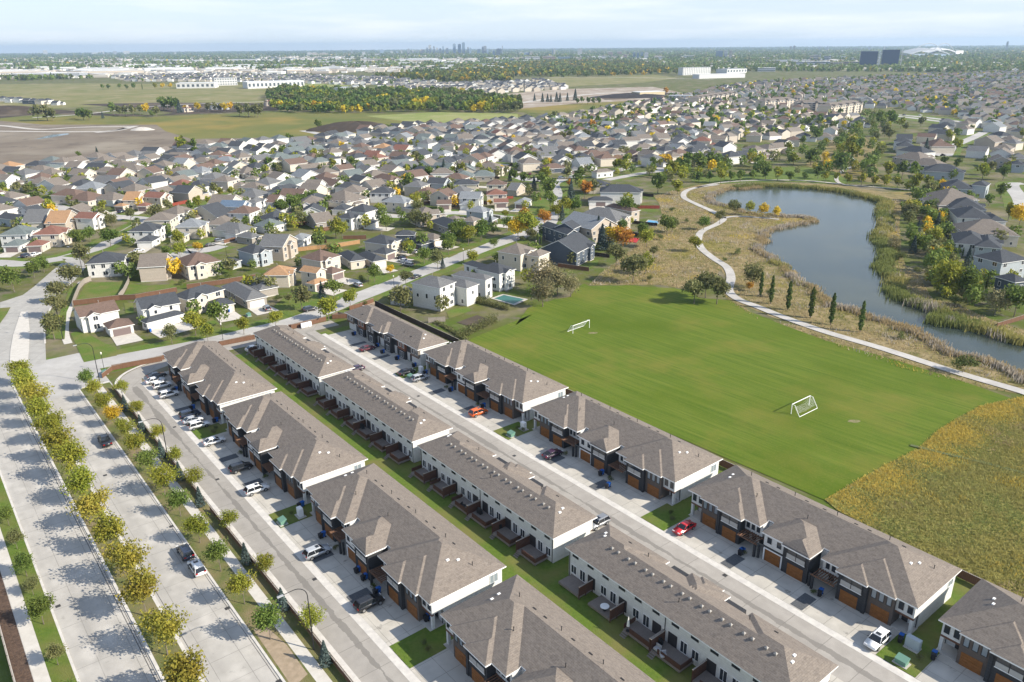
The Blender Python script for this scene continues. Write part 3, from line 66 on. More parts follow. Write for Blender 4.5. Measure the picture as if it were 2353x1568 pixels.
TREES = [(-157.8,270.7,'v',8.0,177,699),(-151.5,251.1,'v',7.0,149,740),(-144.1,235.3,'v',7.0,140,777),(-134.6,216.1,'v',7.0,133,828),(-178.0,282.1,'g',6.0,84,679),(-178.5,289.6,'g',6.0,108,666),(-174.9,264.2,'g',8.0,35,713),(-166.8,297.5,'v',8.0,209,652),(-155.3,283.4,'b',1.2,237,675),(-185.8,328.8,'g',7.0,190,605),(-186.4,340.4,'g',6.0,220,590),(-172.5,330.5,'g',8.0,270,602),(-190.5,369.8,'v',6.0,275,555),(-225.9,405.5,'v',6.0,188,520),(-213.4,408.0,'y',5.5,252,517),(-242.6,410.7,'y',6.0,123,515),(-250.8,415.7,'g',6.0,98,511),(-263.0,434.0,'g',6.0,89,496),(-275.5,438.0,'g',5.0,44,493),(-262.1,414.6,'g',5.0,43,513),(-295.7,458.5,'g',7.0,11,478),(-272.8,419.7,'g',7.0,8,508),(-188.1,384.1,'v',6.0,319,539),(-244.4,373.1,'b',2.0,9,553),(-242.6,374.3,'b',2.0,22,552),(-174.3,380.9,'v',8.0,381,542),(-178.9,406.6,'v',6.0,410,517),(-165.5,403.1,'g',6.0,466,520),(-165.3,413.7,'y',6.0,486,510),(-162.8,420.0,'y',5.0,508,504),(-171.6,454.9,'v',6.0,524,476),(-166.3,449.1,'y',5.0,538,480),(-160.2,449.8,'y',5.5,565,480),(-153.9,464.5,'y',5.0,611,468),(-130.1,318.1,'Y',4.5,485,618),(-140.3,325.3,'y',7.0,441,608),(-134.5,309.8,'y',6.0,440,631),(-141.5,313.7,'g',4.0,408,625),(-187.8,453.7,'g',6.0,454,478),(-188.1,439.4,'g',5.0,429,489),(-181.1,375.9,'g',3.0,336,548),(-148.8,332.8,'b',1.5,410,598),(-105.9,304.4,'b',1.0,601,638),(-72.3,225.8,'y',5.0,672,797),(-68.1,241.3,'v',7.0,736,758),(-60.2,254.0,'g',6.0,816,728),(-52.8,243.8,'y',5.5,855,751),(-57.1,230.8,'y',7.0,802,783),(-49.6,272.6,'g',6.0,914,690),(-78.3,250.0,'b',3.0,678,738),(-74.1,248.7,'v',3.0,706,741),(-64.4,254.1,'s',5.0,786,728),(-54.7,274.6,'b',2.5,882,686),(-72.6,263.0,'b',1.0,743,710),(-48.6,245.5,'b',2.0,889,747),(-93.8,218.1,'y',6.5,478,820),(-89.2,226.1,'g',7.0,538,798),(-79.7,218.8,'y',5.0,596,817),(-88.4,213.2,'y',4.5,507,834),(-98.1,211.5,'v',5.0,420,840),(-104.2,278.1,'b',3.0,558,682),(-118.6,271.1,'b',2.5,444,696),(-108.6,279.7,'b',2.0,532,680),(-45.2,282.2,'Y',3.5,953,672),(-34.2,298.3,'g',6.0,1036,644),(-28.1,289.7,'v',6.5,1069,658),(-25.6,311.5,'g',6.5,1095,623),(-18.2,327.0,'y',8.0,1144,600),(-22.5,330.2,'g',8.0,1120,596),(-13.3,334.1,'g',7.5,1173,590),(-15.2,297.7,'y',5.0,1153,644),(-37.9,270.0,'v',5.0,991,694),(-35.7,238.9,'v',8.0,978,762),(-7.3,322.6,'g',4.0,1205,606),(-26.3,290.5,'s',4.0,1081,656),(-4.0,265.5,'p',3.5,1221,701),(-3.2,263.4,'p',3.5,1226,705),(-12.2,247.9,'b',2.5,1159,739),(-10.3,248.5,'b',2.5,1173,738),(-8.2,249.7,'b',2.2,1189,735),(-115.9,394.2,'g',8.0,689,526),(-112.9,404.3,'g',8.0,716,516),(-110.9,410.4,'g',8.0,733,511),(-109.8,419.8,'g',7.0,748,502),(-78.0,342.5,'y',8.0,820,582),(-75.0,341.2,'y',7.0,835,584),(-81.1,326.7,'p',9.0,783,603),(-75.6,320.5,'b',4.0,807,612),(-65.2,385.2,'y',7.0,926,533),(-105.2,380.0,'g',4.0,723,540),(-118.0,387.3,'b',3.0,670,533),(-99.1,452.1,'g',6.0,827,476),(-97.0,461.4,'s',5.0,844,469),(-107.9,432.9,'y',4.0,771,491),(-89.5,457.3,'s',4.0,872,472),(-57.9,358.4,'g',7.0,943,562),(-44.8,363.4,'v',8.0,1015,556),(-50.3,406.9,'y',8.0,1012,512),(-47.0,393.5,'v',7.0,1020,524),(-59.8,460.5,'g',10.0,998,468),(-71.4,479.0,'g',8.0,960,456),(-65.4,447.6,'v',6.0,967,478),(-35.0,379.8,'g',6.0,1073,538),(-22.9,335.5,'g',9.0,1120,589),(-13.1,337.3,'g',8.0,1175,586),(-26.3,320.2,'g',7.0,1095,610),(-9.6,357.8,'s',6.0,1197,561),(-10.0,352.5,'b',3.0,1194,567),(-30.1,509.9,'y',9.0,1132,435),(-67.7,514.2,'y',7.0,992,433),(-52.1,499.6,'g',8.0,1045,442),(-38.0,501.1,'g',7.0,1100,440),(-43.7,517.7,'s',9.0,1083,430),(-34.8,519.7,'s',7.0,1117,429),(-26.6,514.4,'s',8.0,1146,432),(-51.0,454.4,'Y',3.0,1031,472),(-34.8,446.3,'v',6.0,1097,478),(-61.9,518.6,'g',7.0,1016,430),(-57.8,516.0,'g',8.0,1030,432),(-46.5,515.5,'g',6.0,1072,432),(-17.9,500.1,'v',5.0,1177,440),(-19.5,416.6,'b',2.5,1158,502),(-11.2,414.7,'Y',3.0,1196,503),(21.0,482.9,'y',10.0,1330,450),(19.0,458.8,'g',10.0,1326,467),(21.4,438.4,'g',10.0,1340,482),(20.5,407.1,'g',8.0,1343,509),(7.0,338.8,'y',11.0,1286,583),(3.0,339.0,'Y',9.0,1264,583),(6.4,374.9,'o',6.0,1279,541),(15.7,364.3,'o',7.0,1329,552),(-2.8,383.3,'y',4.0,1233,533),(23.0,378.3,'y',8.0,1362,537),(26.4,387.7,'y',8.0,1376,527),(32.1,390.3,'g',8.0,1403,524),(24.9,376.8,'s',6.0,1372,538),(33.2,432.6,'s',9.0,1393,486),(34.7,467.9,'o',5.0,1389,460),(42.6,488.3,'g',9.0,1414,446),(40.9,434.0,'o',9.0,1427,485),(46.9,446.3,'v',8.0,1448,475),(35.7,502.0,'v',7.0,1383,437),(8.0,483.5,'g',7.0,1278,450),(2.0,494.7,'g',7.0,1254,443),(13.7,462.9,'s',7.0,1303,464),(37.7,333.5,'s',9.0,1459,589),(37.7,318.1,'s',9.0,1469,610),(41.8,326.0,'s',8.0,1487,599),(44.3,320.9,'Y',9.0,1505,606),(46.5,317.8,'o',9.0,1521,610),(11.2,326.0,'p',6.0,1312,600),(8.7,335.5,'v',5.0,1296,588),(-2.0,354.0,'g',6.0,1237,565),(13.8,395.4,'b',2.5,1313,520),(40.0,469.6,'g',8.0,1410,458),(30.2,450.7,'b',2.0,1375,472),(-8.8,515.9,'g',6.0,1214,430),(-0.5,494.8,'s',6.0,1244,443),(12.7,327.0,'p',5.0,1320,599),(4.9,334.6,'b',3.0,1275,589),(49.9,348.6,'g',6.0,1517,569),(35.6,318.2,'b',4.0,1456,610),(43.5,270.0,'v',10.0,1545,690),(40.2,291.6,'v',8.0,1503,651),(49.7,281.0,'y',7.0,1574,669),(10.7,257.7,'w',11.0,1324,716),(10.1,242.9,'w',9.0,1324,749),(15.6,254.7,'w',9.0,1360,722),(20.0,253.2,'w',7.0,1393,725),(59.9,244.9,'v',7.5,1693,742),(65.0,250.7,'v',8.5,1722,728),(67.1,244.0,'v',8.5,1748,743),(84.3,262.9,'v',8.0,1836,702),(83.9,252.2,'p',9.0,1855,724),(84.9,244.2,'p',10.0,1881,742),(111.6,388.5,'v',7.0,1792,523),(118.3,385.2,'y',6.0,1829,526),(123.1,379.2,'Y',6.0,1861,532),(98.7,366.1,'v',6.0,1756,547),(88.2,353.5,'g',6.0,1717,562),(75.4,313.2,'y',6.0,1696,615),(94.3,443.8,'y',8.0,1653,476),(84.0,448.2,'g',11.0,1606,473),(56.8,322.1,'y',7.0,1577,603),(58.0,338.8,'g',6.0,1568,581),(69.7,344.3,'g',8.0,1628,574),(72.8,349.0,'v',6.0,1640,568),(64.8,335.1,'b',3.0,1610,586),(83.8,369.4,'b',2.5,1675,544),(83.4,297.5,'b',2.0,1768,639),(81.9,395.8,'b',3.0,1640,517),(91.7,308.7,'b',3.0,1800,621),(112.7,484.9,'g',6.0,1693,446),(115.7,484.8,'g',6.0,1705,446),(122.3,484.5,'g',6.0,1732,446),(128.4,481.9,'y',8.0,1759,447),(135.5,486.1,'g',6.0,1783,444),(142.1,488.1,'g',6.0,1806,443),(150.8,492.3,'g',6.0,1836,440),(56.2,376.0,'g',10.0,1530,538),(112.7,513.9,'g',8.0,1670,428),(103.9,509.3,'y',9.0,1640,431),(109.7,552.2,'Y',8.0,1631,407),(117.6,529.3,'g',12.0,1675,419),(125.6,528.9,'g',12.0,1705,419),(133.3,533.9,'g',11.0,1729,416),(113.0,535.0,'g',8.0,1655,416),(81.0,559.7,'g',7.0,1527,404),(98.6,547.0,'g',7.0,1595,410),(162.7,506.3,'g',9.0,1866,431),(73.7,542.7,'y',6.0,1509,413),(38.2,324.9,'b',3.0,1467,600),(49.9,271.4,'b',2.5,1586,687),(57.1,305.9,'v',4.0,1595,627),(88.3,237.6,'p',10.0,1923,757),(92.7,229.7,'p',10.5,1978,777),(96.6,223.4,'p',10.5,2027,793),(102.7,216.8,'p',10.0,2098,811),(82.1,258.6,'o',3.0,1829,711),(129.5,377.5,'Y',5.0,1896,534),(142.5,490.4,'g',6.0,1805,441),(159.6,494.3,'g',8.0,1868,438),(165.6,489.3,'y',8.0,1898,441),(172.3,486.6,'g',6.0,1927,443),(182.0,488.4,'g',5.0,1963,441),(192.7,495.0,'g',8.0,1996,437),(192.0,481.1,'y',6.0,2014,446),(200.3,485.2,'y',5.0,2040,443),(202.5,473.8,'y',6.0,2067,450),(214.8,516.3,'g',13.0,2049,423),(240.9,562.8,'y',13.0,2076,398),(208.8,552.6,'g',11.0,1978,404),(197.1,553.2,'y',8.0,1936,404),(208.1,467.1,'y',7.0,2101,455),(214.3,464.6,'y',6.0,2131,456),(221.9,466.4,'y',6.0,2159,455),(225.2,457.8,'y',6.0,2189,461),(232.7,451.3,'y',9.0,2234,465),(241.8,457.0,'y',7.0,2261,461),(240.3,502.3,'y',9.0,2168,431),(244.2,492.4,'g',10.0,2201,437),(249.4,487.4,'g',10.0,2231,440),(228.2,502.9,'v',7.0,2121,431),(293.1,490.0,'y',9.0,2397,437),(302.9,484.8,'g',9.0,2448,440),(266.3,425.0,'g',8.0,2442,484),(235.4,366.4,'y',8.0,2460,541),(232.6,353.3,'Y',9.0,2487,556),(190.2,370.9,'v',8.0,2216,538),(182.7,355.1,'v',7.0,2216,556),(182.3,345.1,'s',5.0,2240,568),(189.3,336.5,'s',6.0,2302,578),(195.9,354.6,'s',6.0,2287,556),(172.7,314.1,'y',8.0,2273,609),(162.4,308.4,'s',6.0,2228,618),(179.0,302.0,'p',4.0,2348,627),(180.1,300.1,'p',4.0,2362,630),(170.9,284.2,'s',7.0,2359,657),(147.8,254.0,'y',11.0,2311,716),(152.2,248.4,'g',9.0,2365,728),(150.5,230.8,'w',8.0,2427,770),(155.8,229.5,'g',9.0,2475,773),(149.6,278.1,'b',3.5,2240,669),(165.9,297.7,'b',3.0,2281,635),(143.3,240.8,'b',4.0,2329,746),(152.9,243.1,'b',4.0,2392,740),(151.8,297.2,'b',4.0,2195,636),(162.4,256.4,'p',6.0,2406,711),(184.2,340.2,'b',3.0,2264,574),(173.0,302.2,'b',4.0,2311,627),(102.5,252.4,'b',2.0,1990,722),(87.0,251.5,'b',3.0,1880,725),(304.9,504.0,'v',8.0,2412,428),(245.7,418.7,'g',5.0,2365,490),(214.2,329.9,'o',4.0,2463,586),(201.0,376.2,'g',6.0,2258,532),(156.5,312.6,'w',6.0,2180,612),(218.4,489.0,'b',4.0,2106,440),(298.8,530.5,'g',7.0,2335,413),(298.7,547.6,'g',6.0,2302,404),(248.3,405.0,'g',6.0,2412,502),(-514.8,1055.0,'g',14.0,276,279),(-494.6,1030.5,'v',12.0,292,283),(-481.5,1017.5,'v',12.0,306,284),(-471.1,1016.5,'v',13.0,325,284),(-475.6,1045.9,'v',11.0,342,280),(-468.9,1050.5,'Y',12.0,359,279),(-437.4,992.3,'g',8.0,371,288),(-440.9,1013.6,'v',12.0,382,284),(-471.8,1110.6,'g',17.0,400,270),(-460.5,1109.4,'g',17.0,419,270),(-450.0,1098.6,'g',16.0,430,271),(-432.2,1064.9,'s',14.0,439,276),(-433.5,1087.3,'Y',8.0,453,273),(-415.4,1085.5,'Y',11.0,484,273),(-402.1,1084.2,'v',11.0,508,273),(-396.2,1093.1,'v',11.0,524,271),(-384.9,1082.5,'v',10.0,538,273),(-377.4,1077.9,'Y',11.0,549,273),(-376.8,1100.8,'Y',10.0,564,270),(-333.9,1003.6,'v',15.0,585,284),(-319.3,992.5,'v',15.0,607,286),(-306.9,988.2,'v',15.0,629,287),(-511.0,972.5,'g',13.0,204,293),(-501.6,967.2,'g',12.0,218,294),(-526.7,992.5,'g',10.0,193,289),(-496.3,989.8,'s',7.0,251,289),(-559.3,961.9,'v',17.0,93,296),(-549.7,964.0,'v',17.0,116,295),(-540.9,960.2,'v',14.0,129,296),(-842.5,1702.0,'g',10.0,251,219),(-829.8,1700.1,'g',10.0,265,219),(-815.8,1720.2,'g',10.0,292,218),(-789.6,1694.1,'g',10.0,309,219),(-772.1,1691.4,'g',12.0,328,219),(-754.7,1688.8,'p',13.0,348,219),(-737.4,1708.3,'y',11.0,378,218),(-719.8,1705.6,'Y',11.0,397,218),(-702.3,1702.9,'Y',11.0,417,218),(-267.1,653.0,'g',10.0,447,372),(-281.1,684.0,'y',9.0,441,361),(-336.6,622.9,'g',5.0,193,386),(-334.1,646.5,'s',5.0,237,376),(-313.4,996.8,'v',12.0,622,285),(-323.2,1005.9,'v',12.0,608,284),(-328.8,1076.8,'v',10.0,638,273),(-197.5,829.9,'g',9.0,776,317),(-335.5,1251.6,'Y',10.0,710,251),(-256.8,1069.6,'Y',13.0,768,273),(-249.2,1068.8,'Y',12.0,782,273),(-237.0,1067.6,'y',10.0,804,273),(-188.9,1081.6,'Y',9.0,898,270),(-115.6,785.3,'g',8.0,956,327),(-122.4,801.8,'g',7.0,945,323),(99.8,1251.3,'s',14.0,1404,245),(69.3,1216.7,'s',12.0,1358,249),(74.3,1216.2,'s',11.0,1367,249),(48.3,1219.2,'s',11.0,1324,249),(55.9,1218.3,'s',10.0,1336,249),(37.3,1245.8,'s',9.0,1304,247),(60.9,1217.7,'s',9.0,1345,249),(86.9,1239.9,'s',10.0,1385,247),(103.8,1176.8,'g',9.0,1420,254),(110.8,1164.5,'g',9.0,1434,255),(118.7,1163.6,'g',9.0,1448,255),(126.7,1162.7,'g',9.0,1462,255),(96.4,1166.1,'g',8.0,1409,255),(194.1,1122.1,'s',9.0,1589,259),(198.6,1121.6,'s',9.0,1597,259),(262.5,1375.3,'o',11.0,1626,231),(116.1,185.7,'b',5.5,2348,910),(112.0,210.9,'b',2.5,2198,827),(-267.0,650.3,'y',9.0,444,373),(-258.6,653.0,'g',10.0,473,372),(-242.8,618.6,'g',8.0,481,386),(-186.4,451.9,'g',7.0,457,479),(-186.6,436.4,'g',6.0,430,491),(-274.1,600.7,'v',5.0,358,394),(-235.4,624.0,'v',6.0,511,383),(-182.7,567.1,'y',7.0,621,408),(-196.0,572.8,'g',4.0,582,405),(-173.5,457.8,'v',6.0,520,474),(-198.0,621.7,'y',8.0,625,383),(-179.6,557.2,'g',6.0,622,413),(-168.5,551.9,'g',8.0,655,415),(-162.6,546.9,'g',5.0,671,418),(-185.4,626.9,'g',6.0,669,381),(-179.8,632.6,'g',7.0,692,378),(-170.6,620.1,'v',8.0,710,383),(-148.3,601.7,'y',8.0,766,391),(-130.3,574.2,'y',8.0,806,403),(-123.9,554.2,'y',7.0,813,413),(-136.6,579.6,'v',7.0,789,400),(-137.9,651.9,'Y',7.0,833,370),(-131.9,654.7,'y',6.0,852,368),(-157.0,637.3,'p',12.0,765,376),(-199.4,723.5,'g',7.0,705,346),(-195.6,719.3,'g',6.0,712,348),(-112.6,563.2,'g',7.0,859,408),(-126.9,527.2,'v',6.0,781,427),(-122.9,512.3,'y',4.0,784,436),(-94.6,534.3,'g',5.0,904,422),(-183.8,598.3,'g',7.0,649,393),(-161.4,643.8,'p',8.0,757,373),(-102.8,588.2,'v',6.0,906,395),(-68.7,520.6,'g',7.0,992,429),(-52.1,503.3,'g',8.0,1047,439),(-60.9,537.6,'v',6.0,1027,420),(-46.9,517.3,'g',6.0,1071,431),(-37.5,510.7,'y',7.0,1105,434),(-82.5,598.7,'v',7.0,978,390),(-70.0,581.8,'v',8.0,1012,398),(-50.7,594.1,'g',8.0,1080,391),(-64.8,603.2,'v',7.0,1037,388),(-58.9,605.6,'g',5.0,1057,386),(-112.6,695.9,'y',6.0,929,353),(-106.4,695.5,'y',6.0,946,353),(-99.2,687.8,'y',6.0,963,356),(-91.8,683.7,'y',6.0,983,357),(-84.1,672.7,'y',6.0,1001,361),(-77.7,672.3,'y',6.0,1020,361),(-71.6,678.8,'y',6.0,1039,358),(-64.4,661.3,'g',6.0,1055,364),(-59.2,678.0,'g',8.0,1075,358),(-51.7,663.8,'g',6.0,1093,363),(-43.4,637.3,'g',6.0,1113,373),(-37.8,653.0,'g',6.0,1133,367),(-29.8,639.6,'g',6.0,1155,372),(-22.4,632.9,'y',6.0,1177,374),(-16.1,638.8,'y',6.0,1197,372),(-43.6,742.0,'y',7.0,1130,337),(-29.4,736.8,'Y',7.0,1167,339),(-30.7,771.4,'y',7.0,1167,329),(-22.0,808.4,'y',6.0,1192,319),(-71.1,700.5,'g',7.0,1047,351),(-83.0,720.5,'g',7.0,1020,345),(-99.6,737.7,'v',6.0,981,340),(-119.1,703.8,'y',6.0,914,351),(-132.1,761.2,'p',9.0,904,334),(-128.3,760.9,'p',9.0,914,334),(-123.1,751.9,'p',9.0,924,336),(-119.7,787.2,'g',5.0,946,326),(-81.3,766.2,'y',5.0,1037,331),(2.8,697.1,'Y',7.0,1254,350),(8.8,685.7,'v',6.0,1271,354),(17.7,681.5,'v',6.0,1296,355),(34.3,663.1,'y',6.0,1347,361),(19.8,577.8,'y',7.0,1312,397),(22.8,572.5,'y',7.0,1323,399),(27.7,574.8,'g',7.0,1339,398),(42.1,568.9,'y',7.0,1390,401),(24.3,538.6,'y',7.0,1333,417),(70.8,536.2,'y',7.0,1501,417),(74.5,536.0,'y',7.0,1515,417),(67.4,560.0,'v',5.0,1479,404),(79.4,792.9,'o',10.0,1443,321),(92.8,853.6,'g',9.0,1460,306),(44.6,694.3,'v',9.0,1371,350),(52.6,708.8,'v',9.0,1391,345),(69.0,723.4,'v',8.0,1433,341),(68.7,739.9,'v',7.0,1428,336),(109.7,937.0,'y',9.0,1477,289),(126.1,969.9,'y',7.0,1503,283),(36.2,899.1,'p',7.0,1325,298),(24.7,931.6,'p',5.0,1298,291),(30.1,680.7,'v',6.0,1332,355),(54.8,658.4,'y',5.0,1408,363),(81.1,643.6,'y',5.0,1492,368),(87.8,627.5,'g',5.0,1519,374),(17.1,585.9,'y',6.0,1303,393),(-7.3,582.0,'b',3.0,1222,396),(70.3,839.2,'p',5.0,1411,310),(76.0,747.8,'g',7.0,1445,333),(102.9,791.0,'v',7.0,1501,321),(258.8,752.1,'y',9.0,1921,328),(272.8,771.3,'y',8.0,1941,323),(238.5,724.9,'Y',7.0,1891,336),(294.5,802.1,'g',10.0,1968,314),(314.8,823.6,'g',9.0,1999,309),(264.9,696.4,'g',11.0,1990,345),(212.4,609.6,'y',9.0,1924,378),(239.5,657.6,'g',8.0,1957,359),(370.0,807.4,'g',15.0,2148,312),(384.9,817.8,'g',15.0,2173,309),(384.6,794.9,'y',10.0,2198,314),(338.5,726.9,'v',10.0,2159,334),(330.5,700.4,'v',9.0,2170,342),(374.2,763.5,'v',8.0,2209,323),(414.7,815.4,'v',9.0,2247,309),(258.8,606.7,'y',13.0,2076,378),(258.6,593.9,'g',12.0,2093,383),(375.7,688.6,'y',9.0,2314,345),(396.8,713.4,'g',8.0,2336,336),(389.7,723.1,'v',7.0,2303,334),(315.4,692.8,'v',8.0,2137,345),(312.8,719.5,'g',6.0,2098,336),(290.7,694.6,'v',6.0,2065,345),(507.4,927.7,'Y',7.0,2327,284),(518.5,926.6,'y',7.0,2352,284),(538.4,1007.2,'g',9.0,2305,270),(520.0,897.0,'g',7.0,2391,289),(515.6,869.7,'y',7.0,2416,295),(523.7,868.9,'Y',7.0,2435,295),(530.0,855.1,'Y',7.0,2468,298),(537.9,854.5,'y',7.0,2488,298),(261.4,663.9,'y',6.0,2015,356),(346.8,621.5,'y',9.0,2333,370),(335.6,615.4,'g',8.0,2308,372),(320.4,616.3,'s',9.0,2258,372),(455.8,1318.5,'Y',9.0,1935,234),(481.7,1345.7,'y',8.0,1960,231),(381.3,939.5,'g',8.0,2048,284),(288.9,903.7,'y',8.0,1877,292),(446.4,700.9,'y',7.0,2493,339),(433.9,758.9,'v',6.0,2369,323),(472.0,787.9,'g',7.0,2424,314)]
CARS = [(-88.17,150.87,'black','pickup',128.6),(-55.25,110.78,'navy','suv',128.6),(-51.7,106.49,'white','suv',128.6),(-92.15,186.93,'charcoal','sedan',38.6),(-91.22,183.62,'white','sedan',38.6),(-88.06,180.52,'white','suv',38.6),(-84.12,174.96,'white','suv',38.6),(-74.73,163.69,'navy','suv',38.6),(-72.95,160.84,'silver','sedan',38.6),(-70.53,158.06,'white','suv',38.6),(-64.42,150.47,'white','sedan',38.6),(-54.93,138.93,'black','suv',38.6),(-49.2,130.55,'white','suv',38.6),(-72.89,205.84,'white','sedan',38.6),(-32.97,110.49,'silver','suv',38.6),(-22.09,97.53,'black','suv',38.6),(-40.63,205.14,'maroon','sedan',38.6),(-27.54,187.87,'black','sedan',38.6),(-23.61,183.83,'silver','suv',38.6),(-7.89,163.44,'orange','suv',38.6),(8.21,143.66,'plum','sedan',38.6),(29.94,116.68,'red','sedan',218.6),(51.53,88.77,'white','suv',218.6),(15.03,118.37,'grey','suv',218.6),(-41.14,190.19,'plum','sedan',218.6),(-199.13,313.66,'navy','suv',70.0),(-196.76,315.93,'white','sedan',70.0),(-156.33,320.91,'white','sedan',60.0),(-173.24,404.89,'blue','sedan',55.0),(-129.33,330.04,'charcoal','sedan',45.0),(-128.09,337.89,'grey','suv',45.0),(-79.56,241.84,'grey','suv',120.0),(-65.25,240.6,'charcoal','suv',40.0),(-54.73,267.7,'silver','suv',130.0),(-42.81,300.77,'white','sedan',150.0),(-40.03,294.66,'grey','suv',150.0),(-40.7,314.86,'silver','suv',150.0),(-35.16,278.08,'charcoal','sedan',55.0),(-44.3,305.25,'navy','sedan',150.0),(-65.65,409.09,'charcoal','sedan',80.0),(-62.53,410.51,'black','suv',80.0),(-56.36,407.18,'white','sedan',80.0),(12.78,522.08,'maroon','sedan',80.0),(32.47,503.29,'white','suv',20.0),(39.13,504.1,'white','suv',10.0),(22.07,400.22,'charcoal','suv',95.0),(-266.43,431.66,'white','suv',30.0),(-202.17,404.56,'navy','suv',70.0),(459.05,944.61,'charcoal','sedan',15.0),(474.49,938.46,'white','sedan',15.0),(474.67,886.99,'black','sedan',-15.0),(15.18,613.95,'white','suv',10.0),(18.57,610.84,'white','suv',15.0)]
BINS = [(-75.41,167.73),(-67.49,160.74),(-83.61,178.2),(-33.08,115.61),(-25.08,105.93),(-23.67,104.05),(-21.17,100.55),(-12.67,94.44),(-39.2,125.32),(17.62,135.98),(18.39,131.2),(-46.5,217.43),(-38.11,207.64),(-35.81,202.71),(-31.1,197.91),(-25.87,192.79),(-22.44,187.77),(-15.01,176.73),(-6.74,167.32),(38.11,109.89),(47.46,99.37),(38.25,109.89),(55.17,89.34),(58.17,85.97),(-91.12,239.64),(-108.7,221.43),(-63.69,271.91),(-67.04,265.58),(-31.68,247.79)]
BOXES = [(53.18,84.88,'green'),(-0.38,152.75,'green'),(-41.47,119.92,'green'),(-26.25,185.05,'green'),(-106.98,189.49,'green'),(-83.6,235.74,'green'),(56.07,87.76,'grey'),(2.39,155.89,'white'),(-38.77,122.21,'white'),(-23.8,188.6,'white')]
LAMPS = [(-131.86,215.67,'tall',-30),(-161.12,284.71,'tall',-60),(-84.54,214.59,'post',0),(-60.05,232.79,'post',0),(-41.18,263.4,'post',0),(-18.98,301.35,'post',0),(4.5,378.29,'post',0),(-108.28,191.98,'post',0),(28.35,463.21,'post',0),(-70.41,388.19,'post',0),(-116.68,312.95,'post',0)]
FENCES = [('brown',1.5,[(-106.06,191.94),(-95.37,198.13)]),('brown',1.5,[(-83.58,209.23),(-75.13,214.69)]),('brown',1.5,[(-66.74,223.11),(-64.04,224.85)]),('brown',1.5,[(-62.5,226.12),(-57.75,230.54)]),('brown',1.5,[(-56.36,232.43),(-54.91,234.61),(-51.53,233.14)]),('brown',1.5,[(-52.47,240.86),(-49.63,243.76),(-46.0,249.17)]),('grey',1.8,[(-154.55,277.62),(-155.29,274.3),(-153.36,267.08),(-148.32,254.22),(-145.16,246.65)]),('grey',1.8,[(-141.66,280.66),(-138.75,273.1),(-135.2,261.77),(-133.8,255.12)]),('brown',1.8,[(-145.58,248.19),(-132.9,253.81),(-127.7,254.32),(-116.93,262.63)]),('brown',1.8,[(-114.81,266.02),(-105.88,270.73),(-94.19,278.54)]),('tan',1.8,[(-91.37,318.05),(-81.9,322.63),(-77.48,323.48),(-65.45,332.29)]),('red',1.8,[(-148.62,492.42),(-138.56,506.37)]),('grey',1.6,[(-138.19,506.35),(-130.92,512.92)]),('brown',1.8,[(-130.33,380.91),(-122.56,383.31),(-108.21,393.9)]),('brown',1.8,[(-106.49,370.85),(-99.39,374.45)]),('brown',1.8,[(-88.12,355.41),(-84.08,360.06)]),('brown',1.8,[(-74.23,340.12),(-64.18,340.87)]),('red',1.8,[(-182.17,420.76),(-176.87,432.06)]),('brown',1.8,[(-136.86,379.48),(-124.11,380.34)]),('red',1.6,[(-163.29,365.08),(-159.68,365.56)]),('red',1.7,[(65.54,404.39),(77.16,403.91)]),('dark',1.6,[(49.59,348.63),(56.8,339.97)]),('dark',1.6,[(55.8,369.11),(68.49,361.93)]),('brown',1.6,[(17.88,291.39),(29.21,285.0)]),('dark',1.6,[(32.44,308.61),(39.35,304.52)]),('dark',1.6,[(74.18,440.87),(79.66,436.85)]),('dark',1.6,[(194.78,371.82),(203.82,371.47)]),('brown',1.5,[(144.71,219.51),(157.41,226.97)]),('red',1.5,[(14.01,430.04),(16.57,430.78)]),('red',1.5,[(-2.76,434.2),(1.39,435.76)]),('brown',1.6,[(-31.58,432.01),(-29.35,412.26)]),('dark',1.6,[(-89.92,567.63),(-79.78,567.07)]),('dark',1.6,[(-66.23,685.58),(-47.92,656.89),(-23.26,636.09)]),('dark',1.6,[(30.78,593.23),(44.21,592.45),(59.01,575.61)]),('grey',1.6,[(-25.71,228.01),(-20.52,229.02)])]
LAKE = [(132.7,460.0),(141.5,465.9),(149.3,467.7),(159.7,466.3),(168.9,461.7),(180.8,454.9),(188.0,446.6),(192.8,433.0),(196.3,425.5),(196.7,411.5),(188.7,397.1),(181.9,382.1),(175.5,365.4),(170.0,352.5),(158.6,337.1),(157.6,328.1),(152.4,312.3),(150.2,306.4),(144.6,297.1),(137.8,284.8),(136.4,276.5),(136.5,269.4),(129.9,259.1),(128.2,250.1),(129.0,242.2),(131.8,235.9),(133.2,227.5),(136.4,223.0),(138.4,218.0),(128.1,227.7),(130.2,225.9),(134.5,219.5),(138.2,213.2),(143.7,204.7),(146.7,200.4),(130.6,173.3),(129.0,180.8),(129.7,184.7),(129.5,189.6),(127.3,194.7),(124.4,196.5),(120.6,197.5),(118.7,200.3),(120.5,205.6),(120.5,212.6),(118.3,218.3),(114.9,221.1),(120.1,216.0),(118.0,219.3),(114.7,224.8),(111.8,230.0),(109.7,237.9),(105.3,240.5),(104.0,244.4),(105.1,259.4),(102.8,269.9),(104.7,279.4),(103.8,293.2),(103.7,308.3),(100.6,314.4),(107.9,326.9),(114.7,347.5),(121.7,352.3),(130.7,359.1),(138.7,364.1),(146.3,370.6),(143.8,378.4),(134.3,382.2),(127.8,386.3),(127.5,384.9),(119.1,391.2),(113.5,410.0),(108.4,415.2),(108.5,423.9),(112.0,438.4),(122.7,453.6),(132.4,463.4),(147.2,464.8)]
LAKE_N = 35
